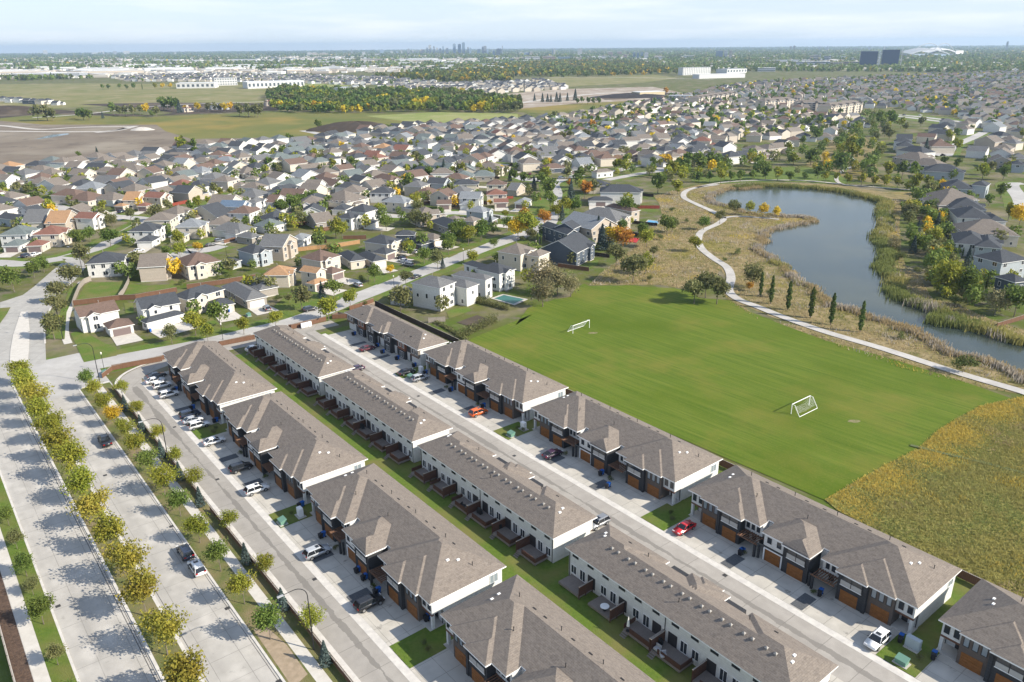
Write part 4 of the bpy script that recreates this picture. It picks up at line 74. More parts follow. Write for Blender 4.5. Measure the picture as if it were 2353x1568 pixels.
G = {'path':[(125.9,167.8),(124.4,173.2),(114.8,185.6),(103.4,202.8),(92.8,216.5),(84.6,230.5),(79.6,241.0),(75.5,249.4),(75.1,259.4),(79.9,274.4),(82.2,289.2),(80.4,302.3),(79.3,318.7),(81.9,335.8),(87.1,351.0),(98.1,366.4),(103.8,379.1),(102.8,394.1),(98.7,415.1),(96.2,434.3),(100.9,453.4),(110.1,466.2),(125.5,476.3)],'path2':[(110.1,466.2),(130.1,484.1),(156.3,491.1),(182.3,488.1),(199.8,474.3)],'path3':[(232.1,451.7),(212.6,464.4),(199.8,474.3),(206.6,500.6),(225.1,533.0),(237.4,548.5),(247.0,569.6),(253.2,592.5),(263.6,622.2)],'path4':[(103.8,379.1),(113.0,382.9),(129.8,375.1)],'dirt':[(-443.6,548.7),(-744.9,942.6),(-609.7,969.8),(-526.4,913.6),(-394.1,902.4),(-354.0,828.6),(-298.4,753.0),(-235.2,759.5),(-194.8,745.6),(-181.9,694.3),(-207.4,665.9),(-261.2,655.1),(-287.2,624.7),(-303.1,601.2),(-324.7,562.6),(-344.3,534.0)],'soil2':[(-720.7,979.6),(-857.5,1171.5),(-762.6,1220.8),(-704.9,1188.6),(-639.0,1148.7),(-524.2,1062.8),(-447.2,1028.5),(-441.3,1068.7),(-517.8,1152.1),(-579.8,1192.2),(-663.4,1255.7),(-539.8,1280.2),(-351.2,1238.9),(-312.7,1099.5),(-458.6,1016.6),(-614.4,1071.6),(-632.8,1007.7)],'field1':[(-716.3,973.5),(-632.8,1007.7),(-606.3,1057.1),(-452.8,1003.5),(-304.3,1069.2),(-149.6,1026.3),(9.6,1010.8),(27.9,902.6),(-115.6,785.3),(-193.0,738.3),(-298.4,753.0),(-354.0,828.6),(-394.1,902.4),(-526.4,913.6),(-703.5,955.4)],'field2':[(-177.4,996.5),(-96.6,1048.5),(9.6,1010.8),(8.8,926.0),(-34.0,872.1),(-102.6,898.2)],'field3':[(-826.4,1219.0),(-1348.5,2008.8),(-1038.1,2024.0),(-519.3,1847.6),(-196.0,1355.7),(-179.5,1238.1),(-351.2,1238.9),(-539.8,1280.2),(-595.4,1211.4),(-654.8,1166.6)],'field4':[(-519.3,1847.6),(-469.8,1970.0),(-235.6,1636.7),(-134.3,1472.2),(-150.9,1338.6),(-341.9,1362.8)],'field5':[(9.9,1037.8),(19.8,1328.2),(120.6,1436.8),(271.2,1559.3),(240.6,1227.2),(136.6,1122.5),(47.3,1007.1)],'field6':[(-1.8,2004.5),(127.5,2231.7),(398.6,2303.6),(420.7,2052.9),(298.6,1832.1),(113.2,1667.6)],'site':[(-73.8,1235.4),(-52.5,1372.2),(99.3,1585.5),(285.1,1640.0),(299.2,1452.1),(248.2,1266.9),(100.0,1187.0),(16.3,1095.7)],'compound':[(141.8,1346.9),(204.7,1438.3),(299.2,1452.1),(274.4,1329.5),(211.9,1292.8),(146.1,1258.8)],'track1':[(-630.3,922.3),(-571.5,907.1),(-500.0,857.9),(-469.2,878.9),(-414.9,884.2)],'track2':[(-586.2,855.6),(-532.1,842.4),(-426.1,829.8),(-410.7,864.7)],'track3':[(-421.7,820.9),(-409.3,841.7),(-412.2,888.9)],'road_far':[(-593.8,1010.3),(-554.1,1065.8),(-511.3,1211.0),(-365.2,1289.9)],'road_far2':[(5.0,1179.9),(75.9,1321.1),(191.5,1453.7),(293.9,1425.8),(329.2,1322.4)],'road_far3':[(43.1,2129.6),(258.1,2143.2),(485.0,1961.1)],'puddle':[(-449.1,760.1),(-442.6,770.7),(-440.2,805.7),(-447.0,814.5),(-456.0,802.8),(-453.6,782.9)],'park':[(-16.1,210.9),(-12.6,212.8),(6.6,235.4),(-5.9,211.6),(0.8,224.0),(5.3,241.8),(14.5,250.7),(19.6,253.2),(23.0,264.6),(26.0,269.0),(27.4,265.9),(36.0,266.0),(42.5,266.3),(48.6,263.9),(56.8,262.2),(62.1,259.1),(62.8,250.7),(72.4,248.6),(75.5,236.7),(82.2,223.2),(90.2,209.6),(101.0,197.3),(112.6,181.4),(119.2,170.3),(121.1,167.8),(113.3,165.6),(108.0,163.4),(93.4,152.8),(84.4,144.1),(70.4,134.6),(58.7,125.4)],'meadow':[(123.0,171.0),(127.1,166.5),(161.9,150.6),(91.2,71.9),(80.1,86.7),(72.7,103.0),(59.2,122.5),(58.2,126.2),(70.9,135.8),(85.2,145.6),(94.3,154.4),(109.2,165.7)],'prairie':[(33.6,283.2),(39.7,295.2),(49.8,316.1),(59.4,344.6),(75.3,386.9),(79.2,415.4),(80.3,440.6),(90.7,451.8),(100.8,463.6),(104.5,467.7),(113.7,475.9),(129.3,479.6),(162.4,478.0),(161.2,482.6),(188.9,476.7),(201.6,471.7),(203.6,458.8),(213.1,448.2),(230.1,447.4),(225.7,434.1),(204.1,406.9),(181.2,360.4),(155.4,302.8),(149.3,284.8),(149.0,274.9),(139.5,247.4),(144.7,242.0),(147.5,226.3),(151.5,217.4),(150.1,215.2),(156.5,206.0),(130.1,166.4),(123.7,172.1),(115.8,176.5),(103.0,187.6),(93.2,202.7),(80.4,226.6),(92.4,218.8),(81.5,230.2),(75.5,242.5),(76.5,228.0),(72.0,245.2),(72.3,256.0),(78.2,273.7),(79.3,286.9),(71.0,267.7),(62.9,260.5),(57.1,263.6),(52.6,266.7),(27.5,267.4)],'greens':[(114.2,498.9),(138.4,515.1),(159.4,519.2),(183.1,542.4),(181.9,548.2),(204.7,541.2),(214.7,524.2),(208.8,489.5),(201.9,476.1),(189.7,478.9),(162.6,487.1),(153.3,485.2),(129.3,479.6),(111.9,485.0)],'blvd_up':[(-157.6,216.3),(-168.0,235.6),(-168.0,244.5),(-172.8,252.3),(-169.9,260.7),(-171.8,271.1),(-177.5,294.5),(-180.7,309.4),(-176.7,313.0),(-166.5,297.5),(-160.6,276.7),(-159.2,266.5),(-149.9,240.8),(-142.7,225.8),(-135.8,213.3),(-127.3,198.4),(-120.3,166.2),(-139.8,166.6)],'street_a':[(-129.7,192.4),(-121.7,193.7),(-114.4,195.5),(-104.5,201.8),(-90.7,210.4),(-77.6,221.4),(-68.6,229.4),(-59.9,242.0),(-55.0,251.1),(-49.0,260.7),(-42.7,271.5),(-37.8,279.9),(-31.2,290.5),(-24.2,302.5),(-16.6,314.7),(-10.1,325.0),(-2.3,335.9),(5.9,347.5),(13.3,358.2),(17.8,371.4),(21.0,395.8),(23.6,429.4),(25.9,454.9),(25.9,483.5),(32.6,502.0)],'street_b':[(-183.3,310.7),(-179.7,320.0),(-177.1,330.6),(-177.3,349.9),(-179.2,368.7),(-178.8,383.6),(-174.4,390.3),(-167.9,405.5),(-162.2,425.4),(-161.5,450.0),(-157.3,474.4),(-149.3,507.8),(-142.1,520.8),(-124.9,541.3),(-108.0,555.5)],'street_c':[(-179.6,385.5),(-189.1,390.8),(-204.8,396.5),(-223.4,405.6),(-253.5,429.2),(-286.2,458.2),(-319.9,477.7)],'street_d':[(-125.2,331.0),(-129.2,322.5),(-137.1,320.7),(-135.5,304.1)],'street_e':[(-75.2,399.6),(-61.3,390.9),(-42.8,391.1),(-28.8,397.8),(-9.8,388.8),(4.5,381.4),(17.6,380.9)],'street_f':[(-215.7,306.5),(-204.8,304.9),(-193.7,302.7),(-183.3,310.7)],'street_g':[(25.9,483.5),(19.1,502.6),(11.2,499.8),(3.5,516.8)],'street_h':[(-185.6,506.3),(-170.7,508.8),(-164.0,521.9),(-150.8,533.5)],'street_i':[(60.2,497.3),(84.6,521.3),(103.9,538.3),(90.3,558.4),(69.6,531.0)],'art':[(-204.2,828.7),(-153.1,759.9),(-95.3,682.6),(-74.2,645.6),(-39.1,606.7),(-26.1,585.8),(1.0,573.6)],'art_r':[(445.9,949.0),(456.8,924.8),(466.5,880.8),(477.7,834.2),(507.3,796.3)],'street_r':[(327.2,615.9),(325.7,596.2),(359.1,649.7),(410.3,712.4),(446.2,758.0)],'street_r2':[(307.4,471.0),(297.5,467.1),(276.7,424.5),(258.7,391.8)],'isl':[(-159.7,242.0),(-157.3,241.9),(-145.9,223.1),(-137.3,207.7),(-132.8,199.4),(-131.9,195.0),(-133.2,193.8),(-135.8,195.9),(-142.7,207.9),(-149.1,220.0)],'tri':[(-171.3,243.7),(-168.9,245.9),(-165.8,246.7),(-162.7,239.4),(-159.4,230.4),(-156.2,219.5)],'swalk':[(-128.5,212.2),(-133.0,219.0),(-138.6,229.4),(-144.3,241.9),(-150.5,256.2),(-155.0,267.8),(-157.6,276.6)],'kerb_b':[(-135.3,212.3),(-142.0,224.2),(-149.7,240.2),(-155.3,254.4),(-158.9,265.8),(-160.8,276.7)],'brush':[(245.3,636.9),(333.1,783.3),(307.9,677.0),(237.9,513.3),(227.7,463.7),(214.1,493.3),(208.8,522.3),(205.8,554.5)]}
FP = {'suburb_r':[(215.0,1230.3),(274.4,1329.5),(470.2,1681.7),(555.6,1786.0),(1437.3,2309.2),(1589.5,2270.7),(480.0,665.2),(428.9,668.7),(504.9,914.5),(485.7,1046.1),(423.5,1016.8),(337.9,1005.0)],'suburb_m':[(27.6,892.1),(210.1,1202.0),(329.6,979.5),(394.2,896.9),(358.4,802.6),(286.0,747.3),(196.0,684.6),(122.5,689.6),(50.7,735.2)],'suburb_l':[(-1186.0,2444.4),(-949.3,2609.6),(-339.3,2207.2),(-182.5,2013.7),(-162.4,1787.7),(-357.8,1820.5),(-557.4,1985.7),(-970.0,2109.6)],'new_l':[(-279.3,1749.2),(81.2,1964.0),(115.9,1583.0),(-81.9,1376.1),(-233.3,1619.9)],'wood':[(-420.1,1420.3),(-456.8,1621.3),(-337.0,1542.9),(-166.1,1476.6),(-68.3,1398.6),(14.6,1196.9),(12.5,1023.8),(-119.3,1050.7),(-205.6,1031.8),(-262.2,1037.3),(-319.5,1092.7)],'northlake':[(72.0,531.4),(103.3,577.8),(129.8,554.5),(168.1,583.3),(197.9,576.9),(245.3,636.9),(355.5,848.9),(435.4,969.2),(367.8,780.6),(256.2,551.7),(230.2,463.6),(228.3,449.0),(216.6,479.9),(204.0,509.6),(176.3,511.0),(128.0,497.6),(101.1,472.8)],'hedge':[(-519.9,1042.0),(-568.8,1368.5),(-453.7,1145.3),(-345.9,1219.7),(-296.4,1040.6),(-412.9,1025.2)],'hedge2':[(23.8,1177.7),(140.6,1210.2),(140.5,1155.8),(21.8,1079.9)],'wood2':[(-213.0,3085.4),(283.1,4201.1),(579.8,3362.9),(468.2,2287.8),(142.8,2109.3),(-25.1,2202.3),(-146.9,2502.1)],'wood3':[(-363.4,2212.1),(-155.5,2429.4),(9.4,2136.4),(-1.7,1842.4),(-173.9,1916.9)]}
GREENFILL = [(199.9,400.5),(230.7,441.5),(254.3,460.6),(210.8,370.1),(176.8,302.1),(165.2,268.1),(163.4,246.7),(165.5,240.2),(156.8,226.1),(148.8,228.5),(146.1,244.6),(140.8,250.0),(150.5,278.1),(156.8,302.7),(174.2,345.4),(156.8,226.1),(155.1,253.8)]
TOWERS = [(-1054,8150,13.3,40,37.3,'w'),(-981,8099,22.0,40,48.4,'g'),(-933,8066,17.5,40,36.9,'w'),(-895,8039,15.3,40,40.9,'g'),(-837,7998,43.4,40,42.7,'c'),(-787,7963,13.0,40,55.7,'g'),(-758,7943,25.9,40,77.7,'w'),(-717,7915,15.0,40,67.4,'g'),(-686,7894,19.3,40,55.2,'w'),(-655,7872,21.4,40,50.1,'w'),(-625,7851,14.9,40,66.8,'b'),(-587,7824,25.5,40,53.7,'w'),(-515,7774,27.4,40,85.9,'b'),(-465,7739,29.4,40,83.5,'d'),(-426,7712,27.2,40,95.9,'d'),(-383,7682,14.6,40,58.6,'g'),(-362,7667,16.7,40,53.6,'b'),(-282,7612,26.9,40,42.6,'b'),(-245,7586,16.5,40,60.7,'g'),(-223,7570,26.7,40,66.4,'g'),(-200,7554,18.5,40,42.3,'b'),(-146,7517,20.4,40,41.1,'w'),(-110,7492,18.3,40,34.3,'g'),(-84,7474,24.3,40,44.7,'g'),(-66,7461,4.1,40,66.4,'g'),(-1270,8301,40.5,40,43.3,'b'),(-1614,8540,13.9,40,42.4,'g'),(-1164,8227,22.3,40,29.3,'w'),(-1102,8184,20.0,40,25.0,'b'),(-1783,7429,36.3,20,30.3,'w'),(-1730,7397,50.2,20,27.3,'c'),(-1637,7342,69.8,20,24.3,'c'),(-1395,7197,39.1,20,20.2,'p'),(-1242,7105,25.1,20,29.9,'w'),(-1120,7032,38.2,20,17.9,'w'),(-1501,7260,19.7,20,18.5,'g'),(-6726,12104,55.8,30,53.8,'w'),(-5508,11255,12.2,30,44.4,'w'),(-5457,11219,12.2,30,45.6,'w'),(-5636,11344,70.7,30,26.0,'w'),(-5224,11057,45.0,30,39.4,'g'),(-5003,10903,73.9,30,41.6,'w'),(-5404,11183,91.0,30,11.4,'p'),(-6450,11912,64.6,30,21.2,'w'),(-4122,10289,16.7,30,27.5,'w'),(-3139,9603,18.2,30,7.3,'w'),(-3100,9576,18.2,30,9.8,'w'),(-117,6121,16.6,25,42.9,'b'),(-84,6102,29.8,25,50.5,'g'),(-52,6084,2.5,25,69.6,'g'),(121,5985,40.7,25,26.7,'d'),(153,5967,16.2,25,30.4,'c'),(315,5875,9.6,25,47.9,'w'),(303,5882,8.0,25,46.5,'b'),(486,5777,31.4,25,47.8,'w'),(685,5664,30.8,25,28.2,'p'),(742,5632,30.6,25,30.2,'p'),(583,5722,26.4,25,6.6,'p'),(540,4700,44.8,30,16.8,'w'),(645,4651,22.8,30,22.6,'p'),(692,4629,13.9,30,34.3,'d'),(711,4620,13.8,30,33.1,'d'),(731,4611,15.1,30,34.2,'d'),(754,4600,21.3,30,32.3,'w'),(814,4572,37.3,30,19.3,'c'),(823,4568,56.0,30,12.9,'w'),(970,4499,61.2,30,18.4,'w'),(1115,4432,36.2,30,38.5,'d'),(1146,4418,18.0,30,38.4,'w'),(1169,4407,15.6,30,39.4,'c'),(-59,4298,46.8,40,14.3,'w'),(-7,4277,52.4,40,13.2,'d'),(49,4254,46.3,40,19.6,'c'),(114,4228,74.8,40,21.7,'w'),(199,4194,62.8,40,22.6,'p'),(272,4165,62.4,40,21.3,'d'),(343,4136,28.2,40,15.9,'c'),(443,4096,5.6,40,27.8,'w'),(3084,9159,17.4,25,40.7,'p'),(3111,9127,22.3,25,45.2,'p'),(3303,8894,29.0,25,33.9,'w'),(3357,8829,24.0,25,35.9,'w'),(3430,8740,83.0,25,11.1,'d'),(3557,8587,46.6,25,21.8,'p'),(3649,8476,23.0,25,34.5,'w'),(4462,7492,16.3,25,68.4,'g'),(4411,7553,30.8,25,-5.0,'w'),(1203,3869,11.6,25,14.4,'p'),(1393,3791,46.5,25,22.8,'c'),(1411,3783,8.2,25,28.6,'w'),(1440,3771,30.8,25,20.8,'g'),(1450,3767,8.2,25,22.7,'w'),(1057,2986,48.9,25,14.6,'w'),(1110,2969,68.9,25,15.3,'w'),(1166,2952,44.4,25,13.3,'c'),(1228,2932,33.6,25,15.1,'c'),(1198,2942,28.1,25,14.4,'p'),(769,2479,50.9,40,9.6,'w')]
SP = {'dark_tower_a':(1169.6,2772.7,1219.9,2757.8,52.2),'dark_tower_b':(1233.3,2753.9,1282.9,2739.2,56.5),'apt1':(361.9,949.2,374.2,943.3,12.1),'apt1f':(371.1,940.5,429.5,991.9,14.1),'apt2':(324.8,1038.3,375.1,1071.5,13.4),'apt3':(360.8,1025.4,396.6,1021.7,12.3),'apt4':(260.3,1125.5,343.1,1234.8,12.7),'apt5':(234.0,1209.7,267.3,1200.8,8.0),'hotel':(468.0,2235.3,555.0,2285.4,19.1),'store':(460.9,2007.9,585.2,2053.2,9.4),'store2':(615.9,2344.9,686.5,2395.9,11.2),'stad':(2113.9,4421.7,2526.1,4615.1,42.3),'school':(-699.4,1725.1,-622.6,1736.2,10.2),'school2':(-659.4,1840.7,-615.0,1859.7,15.6),'white1':(-538.9,1691.3,-437.9,1754.4,12.6),'white2':(-297.9,1468.0,-273.5,1556.1,10.6),'barn':(207.2,1306.7,251.3,1330.3,7.8),'dark_row':(-225.0,1609.2,-134.5,1535.9,6.3),'farm':(-431.2,1077.7,-420.9,1086.1,6.5),'farm2':(-356.0,1182.5,-335.7,1180.3,7.9)}
GBINS = [(-416.8,1124.9),(-410.3,1124.2),(-403.0,1123.5),(-396.0,1122.7),(-389.6,1122.1)]
HAZE = 0.00007

# ------------------------------------------------------------------ frames and helpers
YAW = -0.673649
SY, CY = math.sin(YAW), math.cos(YAW)
ROT = math.atan2(-CY, -SY)          # local +x runs along the rows towards the viewer, +y across them


def U(u, v):
    return (u*SY + v*CY, u*CY - v*SY)


def tag(o, label=None, cat=None, group=None, kind=None):
    if label: o['label'] = label
    if cat: o['category'] = cat
    if group: o['group'] = group
    if kind: o['kind'] = kind
    return o


def ob(name, me, parent=None, loc=None, rz=None):
    o = bpy.data.objects.new(name, me); C.objects.link(o)
    if parent: o.parent = parent
    if loc is not None: o.location = loc
    if rz is not None: o.rotation_euler = (0, 0, rz)
    return o


def empty(name, loc, rz=0.0):
    o = bpy.data.objects.new(name, None); C.objects.link(o)
    o.location = loc; o.rotation_euler = (0, 0, rz); o.empty_display_size = .3
    return o


def tree_copy(o, parent=None):
    c = o.copy(); C.objects.link(c)
    if parent: c.parent = parent
    for ch in o.children: tree_copy(ch, c)
    return c


class MB:
    """a list of shapes that becomes one mesh"""
    def __init__(self): self.v = []; self.f = []; self.m = []; self.mi = 0

    def face(self, pts, mi=None):
        b = len(self.v); self.v += [tuple(p) for p in pts]
        self.f.append(tuple(range(b, b+len(pts)))); self.m.append(self.mi if mi is None else mi)

    def box(self, x0, x1, y0, y1, z0, z1, mi=None, bottom=True):
        b = len(self.v); m = self.mi if mi is None else mi
        self.v += [(x0, y0, z0), (x1, y0, z0), (x1, y1, z0), (x0, y1, z0), (x0, y0, z1), (x1, y0, z1), (x1, y1, z1), (x0, y1, z1)]
        fs = [(4, 5, 6, 7), (0, 1, 5, 4), (1, 2, 6, 5), (2, 3, 7, 6), (3, 0, 4, 7)] + ([(3, 2, 1, 0)] if bottom else [])
        for q in fs: self.f.append(tuple(b+i for i in q)); self.m.append(m)

    def bar(self, a, c, r, n=5, r2=None, mi=None):
        a = Vector(a); c = Vector(c); d = (c-a)
        if d.length < 1e-6: return
        z = d.normalized(); x = z.orthogonal().normalized(); y = z.cross(x)
        b = len(self.v); r2 = r if r2 is None else r2; m = self.mi if mi is None else mi
        for p, rr in ((a, r), (c, r2)):
            for k in range(n):
                t = 2*math.pi*k/n
                self.v.append(tuple(p + x*rr*math.cos(t) + y*rr*math.sin(t)))
        for k in range(n):
            self.f.append((b+k, b+(k+1) % n, b+n+(k+1) % n, b+n+k)); self.m.append(m)
        self.f.append(tuple(b+n+k for k in range(n))); self.m.append(m)
        self.f.append(tuple(b+k for k in reversed(range(n)))); self.m.append(m)

    def mesh(self, name, mats, smooth=False):
        me = bpy.data.meshes.new(name)
        me.from_pydata(self.v, [], self.f)
        for m in (mats if isinstance(mats, (list, tuple)) else [mats]): me.materials.append(m)
        if self.m: me.polygons.foreach_set('material_index', self.m)
        if smooth: me.polygons.foreach_set('use_smooth', [True]*len(self.f))
        me.update()
        return me

    def build(self, name, mats, parent=None, loc=None, rz=None, smooth=False):
        return ob(name, self.mesh(name, mats, smooth), parent, loc, rz)


def quad_cloud(name, P, mats, midx=None):
    """P: (n,4,3) array of quads -> one mesh, fast"""
    n = len(P); me = bpy.data.meshes.new(name)
    me.vertices.add(n*4); me.vertices.foreach_set('co', P.reshape(-1).astype(np.float32))
    me.loops.add(n*4); me.loops.foreach_set('vertex_index', np.arange(n*4, dtype=np.int32))
    me.polygons.add(n); me.polygons.foreach_set('loop_start', np.arange(0, n*4, 4, dtype=np.int32))
    try: me.polygons.foreach_set('loop_total', np.full(n, 4, dtype=np.int32))
    except Exception: pass
    for m in mats: me.materials.append(m)
    if midx is not None: me.polygons.foreach_set('material_index', midx.astype(np.int32))
    me.update(calc_edges=True); me.validate()
    return me


def leaf_quads(cen, size, up=0.3):
    """random leaf cards round the points cen (n,3); size scalar or (n,)"""
    n = len(cen); a = RNG.normal(size=(n, 3)); a[:, 2] += up; a /= np.linalg.norm(a, axis=1)[:, None]
    t = np.cross(a, RNG.normal(size=(n, 3))); t /= np.linalg.norm(t, axis=1)[:, None]
    b = np.cross(a, t); s = (np.asarray(size)*RNG.uniform(.6, 1.25, n)*.5)[:, None]
    e = RNG.uniform(.55, 1.0, n)[:, None]
    return np.stack([cen - t*s - b*s*e, cen + t*s - b*s*e*.6, cen + t*s*.8 + b*s*e, cen - t*s*.7 + b*s*e*.9], 1)


# ------------------------------------------------------------------ materials
MATS = {}


def principled(name):
    m = bpy.data.materials.new(name); m.use_nodes = True
    return m, m.node_tree, m.node_tree.nodes['Principled BSDF']


def mixcol(nt, a, b, fac):
    n = nt.nodes.new('ShaderNodeMix'); n.data_type = 'RGBA'
    for k, v in (('A', a), ('B', b)):
        if hasattr(v, 'is_output'): nt.links.new(v, n.inputs[k])
        else: n.inputs[k].default_value = (*v[:3], 1)
    if hasattr(fac, 'is_output'): nt.links.new(fac, n.inputs['Factor'])
    else: n.inputs['Factor'].default_value = fac
    return n.outputs['Result']


def noise(nt, vec, scale, detail=3, rough=.55, lo=.35, hi=.65, stretch=None):
    if stretch is not None:
        mpn = nt.nodes.new('ShaderNodeMapping'); mpn.inputs['Scale'].default_value = stretch
        nt.links.new(vec, mpn.inputs['Vector']); vec = mpn.outputs['Vector']
    n = nt.nodes.new('ShaderNodeTexNoise'); n.inputs['Scale'].default_value = scale
    n.inputs['Detail'].default_value = detail; n.inputs['Roughness'].default_value = rough
    nt.links.new(vec, n.inputs['Vector'])
    r = nt.nodes.new('ShaderNodeMapRange'); r.inputs['From Min'].default_value = lo; r.inputs['From Max'].default_value = hi
    nt.links.new(n.outputs['Fac'], r.inputs['Value'])
    return r.outputs['Result']


def posn(nt): return nt.nodes.new('ShaderNodeNewGeometry').outputs['Position']
def objc(nt): return nt.nodes.new('ShaderNodeTexCoord').outputs['Object']
def math_(nt, op, a, b=None, clamp=False):
    n = nt.nodes.new('ShaderNodeMath'); n.operation = op; n.use_clamp = clamp
    for i, v in enumerate((a, b)):
        if v is None: continue
        if hasattr(v, 'is_output'): nt.links.new(v, n.inputs[i])
        else: n.inputs[i].default_value = v
    return n.outputs[0]


def mat(name, col, rough=.7, c2=None, scale=1.0, c3=None, scale3=.15, metallic=0.0, bump=0.0, bscale=None, spec=.3, space='pos', rnd=0.0, detail=3, coat=0.0):
    if name in MATS: return MATS[name]
    m, nt, b = principled(name)
    b.inputs['Roughness'].default_value = rough; b.inputs['Metallic'].default_value = metallic
    b.inputs['Specular IOR Level'].default_value = spec
    if coat: b.inputs['Coat Weight'].default_value = coat; b.inputs['Coat Roughness'].default_value = .08
    v = posn(nt) if space == 'pos' else objc(nt); c = col
    if c2 is not None: c = mixcol(nt, col, c2, noise(nt, v, scale, detail))
    if c3 is not None: c = mixcol(nt, c, c3, noise(nt, v, scale3, 2, .5, .42, .7))
    if rnd:
        oi = nt.nodes.new('ShaderNodeObjectInfo'); hs = nt.nodes.new('ShaderNodeHueSaturation')
        r = nt.nodes.new('ShaderNodeMapRange'); r.inputs['To Min'].default_value = 1-rnd; r.inputs['To Max'].default_value = 1+rnd
        nt.links.new(oi.outputs['Random'], r.inputs['Value']); nt.links.new(r.outputs['Result'], hs.inputs['Value'])
        r2 = nt.nodes.new('ShaderNodeMapRange'); r2.inputs['To Min'].default_value = .5-rnd*.07; r2.inputs['To Max'].default_value = .5+rnd*.07
        fr = math_(nt, 'FRACT', math_(nt, 'MULTIPLY', oi.outputs['Random'], 7.31))
        nt.links.new(fr, r2.inputs['Value']); nt.links.new(r2.outputs['Result'], hs.inputs['Hue'])
        if hasattr(c, 'is_output'): nt.links.new(c, hs.inputs['Color'])
        else: hs.inputs['Color'].default_value = (*c, 1)
        c = hs.outputs['Color']
    if hasattr(c, 'is_output'): nt.links.new(c, b.inputs['Base Color'])
    else: b.inputs['Base Color'].default_value = (*c, 1)
    if bump:
        bn = nt.nodes.new('ShaderNodeBump'); bn.inputs['Strength'].default_value = bump; bn.inputs['Distance'].default_value = .1
        nt.links.new(noise(nt, v, bscale or scale*3, 4, .6, .2, .8), bn.inputs['Height']); nt.links.new(bn.outputs['Normal'], b.inputs['Normal'])
    MATS[name] = m
    return m


def shingle(name, c1, c2, c3):
    """asphalt shingles in courses; rows follow the slope whichever way the roof plane faces"""
    m, nt, b = principled(name); b.inputs['Roughness'].default_value = .9; b.inputs['Specular IOR Level'].default_value = .15
    t = nt.nodes.new('ShaderNodeTexCoord'); sx = nt.nodes.new('ShaderNodeSeparateXYZ'); nt.links.new(t.outputs['Object'], sx.inputs[0])
    sn = nt.nodes.new('ShaderNodeSeparateXYZ'); nt.links.new(t.outputs['Normal'], sn.inputs[0])
    g = math_(nt, 'GREATER_THAN', math_(nt, 'ABSOLUTE', sn.outputs[0]), math_(nt, 'ABSOLUTE', sn.outputs[1]))
    al = math_(nt, 'ADD', math_(nt, 'MULTIPLY', sx.outputs[1], g), math_(nt, 'MULTIPLY', sx.outputs[0], math_(nt, 'SUBTRACT', 1.0, g)))
    cv = nt.nodes.new('ShaderNodeCombineXYZ'); nt.links.new(al, cv.inputs[0]); nt.links.new(math_(nt, 'MULTIPLY', sx.outputs[2], 2.2), cv.inputs[1])
    br = nt.nodes.new('ShaderNodeTexBrick'); nt.links.new(cv.outputs[0], br.inputs['Vector'])
    br.inputs['Scale'].default_value = 1.0; br.inputs['Brick Width'].default_value = .62; br.inputs['Row Height'].default_value = .26
    br.inputs['Mortar Size'].default_value = .012; br.inputs['Color1'].default_value = (*c1, 1); br.inputs['Color2'].default_value = (*c2, 1)
    br.inputs['Mortar'].default_value = (*[x*.6 for x in c2], 1); br.inputs['Bias'].default_value = 0.0
    c = mixcol(nt, br.outputs['Color'], c3, math_(nt, 'MULTIPLY', noise(nt, t.outputs['Object'], 3.2, 3), .55))
    nt.links.new(c, b.inputs['Base Color'])
    bn = nt.nodes.new('ShaderNodeBump'); bn.inputs['Strength'].default_value = .5; bn.inputs['Distance'].default_value = .04
    nt.links.new(br.outputs['Fac'], bn.inputs['Height']); bn.invert = True; nt.links.new(bn.outputs['Normal'], b.inputs['Normal'])
    MATS[name] = m
    return m


def lined(name, col, rough, pitch, dark=.8, axis=2, col2=None, brick=False):
    """siding or boards: thin shadow lines every pitch metres along one object axis, with bump"""
    if name in MATS: return MATS[name]
    m, nt, b = principled(name); b.inputs['Roughness'].default_value = rough; b.inputs['Specular IOR Level'].default_value = .25
    o = objc(nt); s = nt.nodes.new('ShaderNodeSeparateXYZ'); nt.links.new(o, s.inputs[0])
    fr = math_(nt, 'FRACT', math_(nt, 'DIVIDE', s.outputs[axis], pitch))
    ln = math_(nt, 'LESS_THAN', fr, .12)
    c = mixcol(nt, col, col2 or [x*.86 for x in col], noise(nt, o, 1.7, 4))
    cid = nt.nodes.new('ShaderNodeTexWhiteNoise'); cid.noise_dimensions = '1D'
    nt.links.new(math_(nt, 'FLOOR', math_(nt, 'DIVIDE', s.outputs[axis], pitch)), cid.inputs['W'])
    c = mixcol(nt, c, [x*.8 for x in col], math_(nt, 'MULTIPLY', cid.outputs['Value'], .5))
    c = mixcol(nt, c, [x*dark*.55 for x in col], math_(nt, 'MULTIPLY', ln, .7))
    nt.links.new(c, b.inputs['Base Color'])
    bn = nt.nodes.new('ShaderNodeBump'); bn.inputs['Strength'].default_value = .4; bn.inputs['Distance'].default_value = .03
    nt.links.new(fr, bn.inputs['Height']); nt.links.new(bn.outputs['Normal'], b.inputs['Normal'])
    MATS[name] = m
    return m


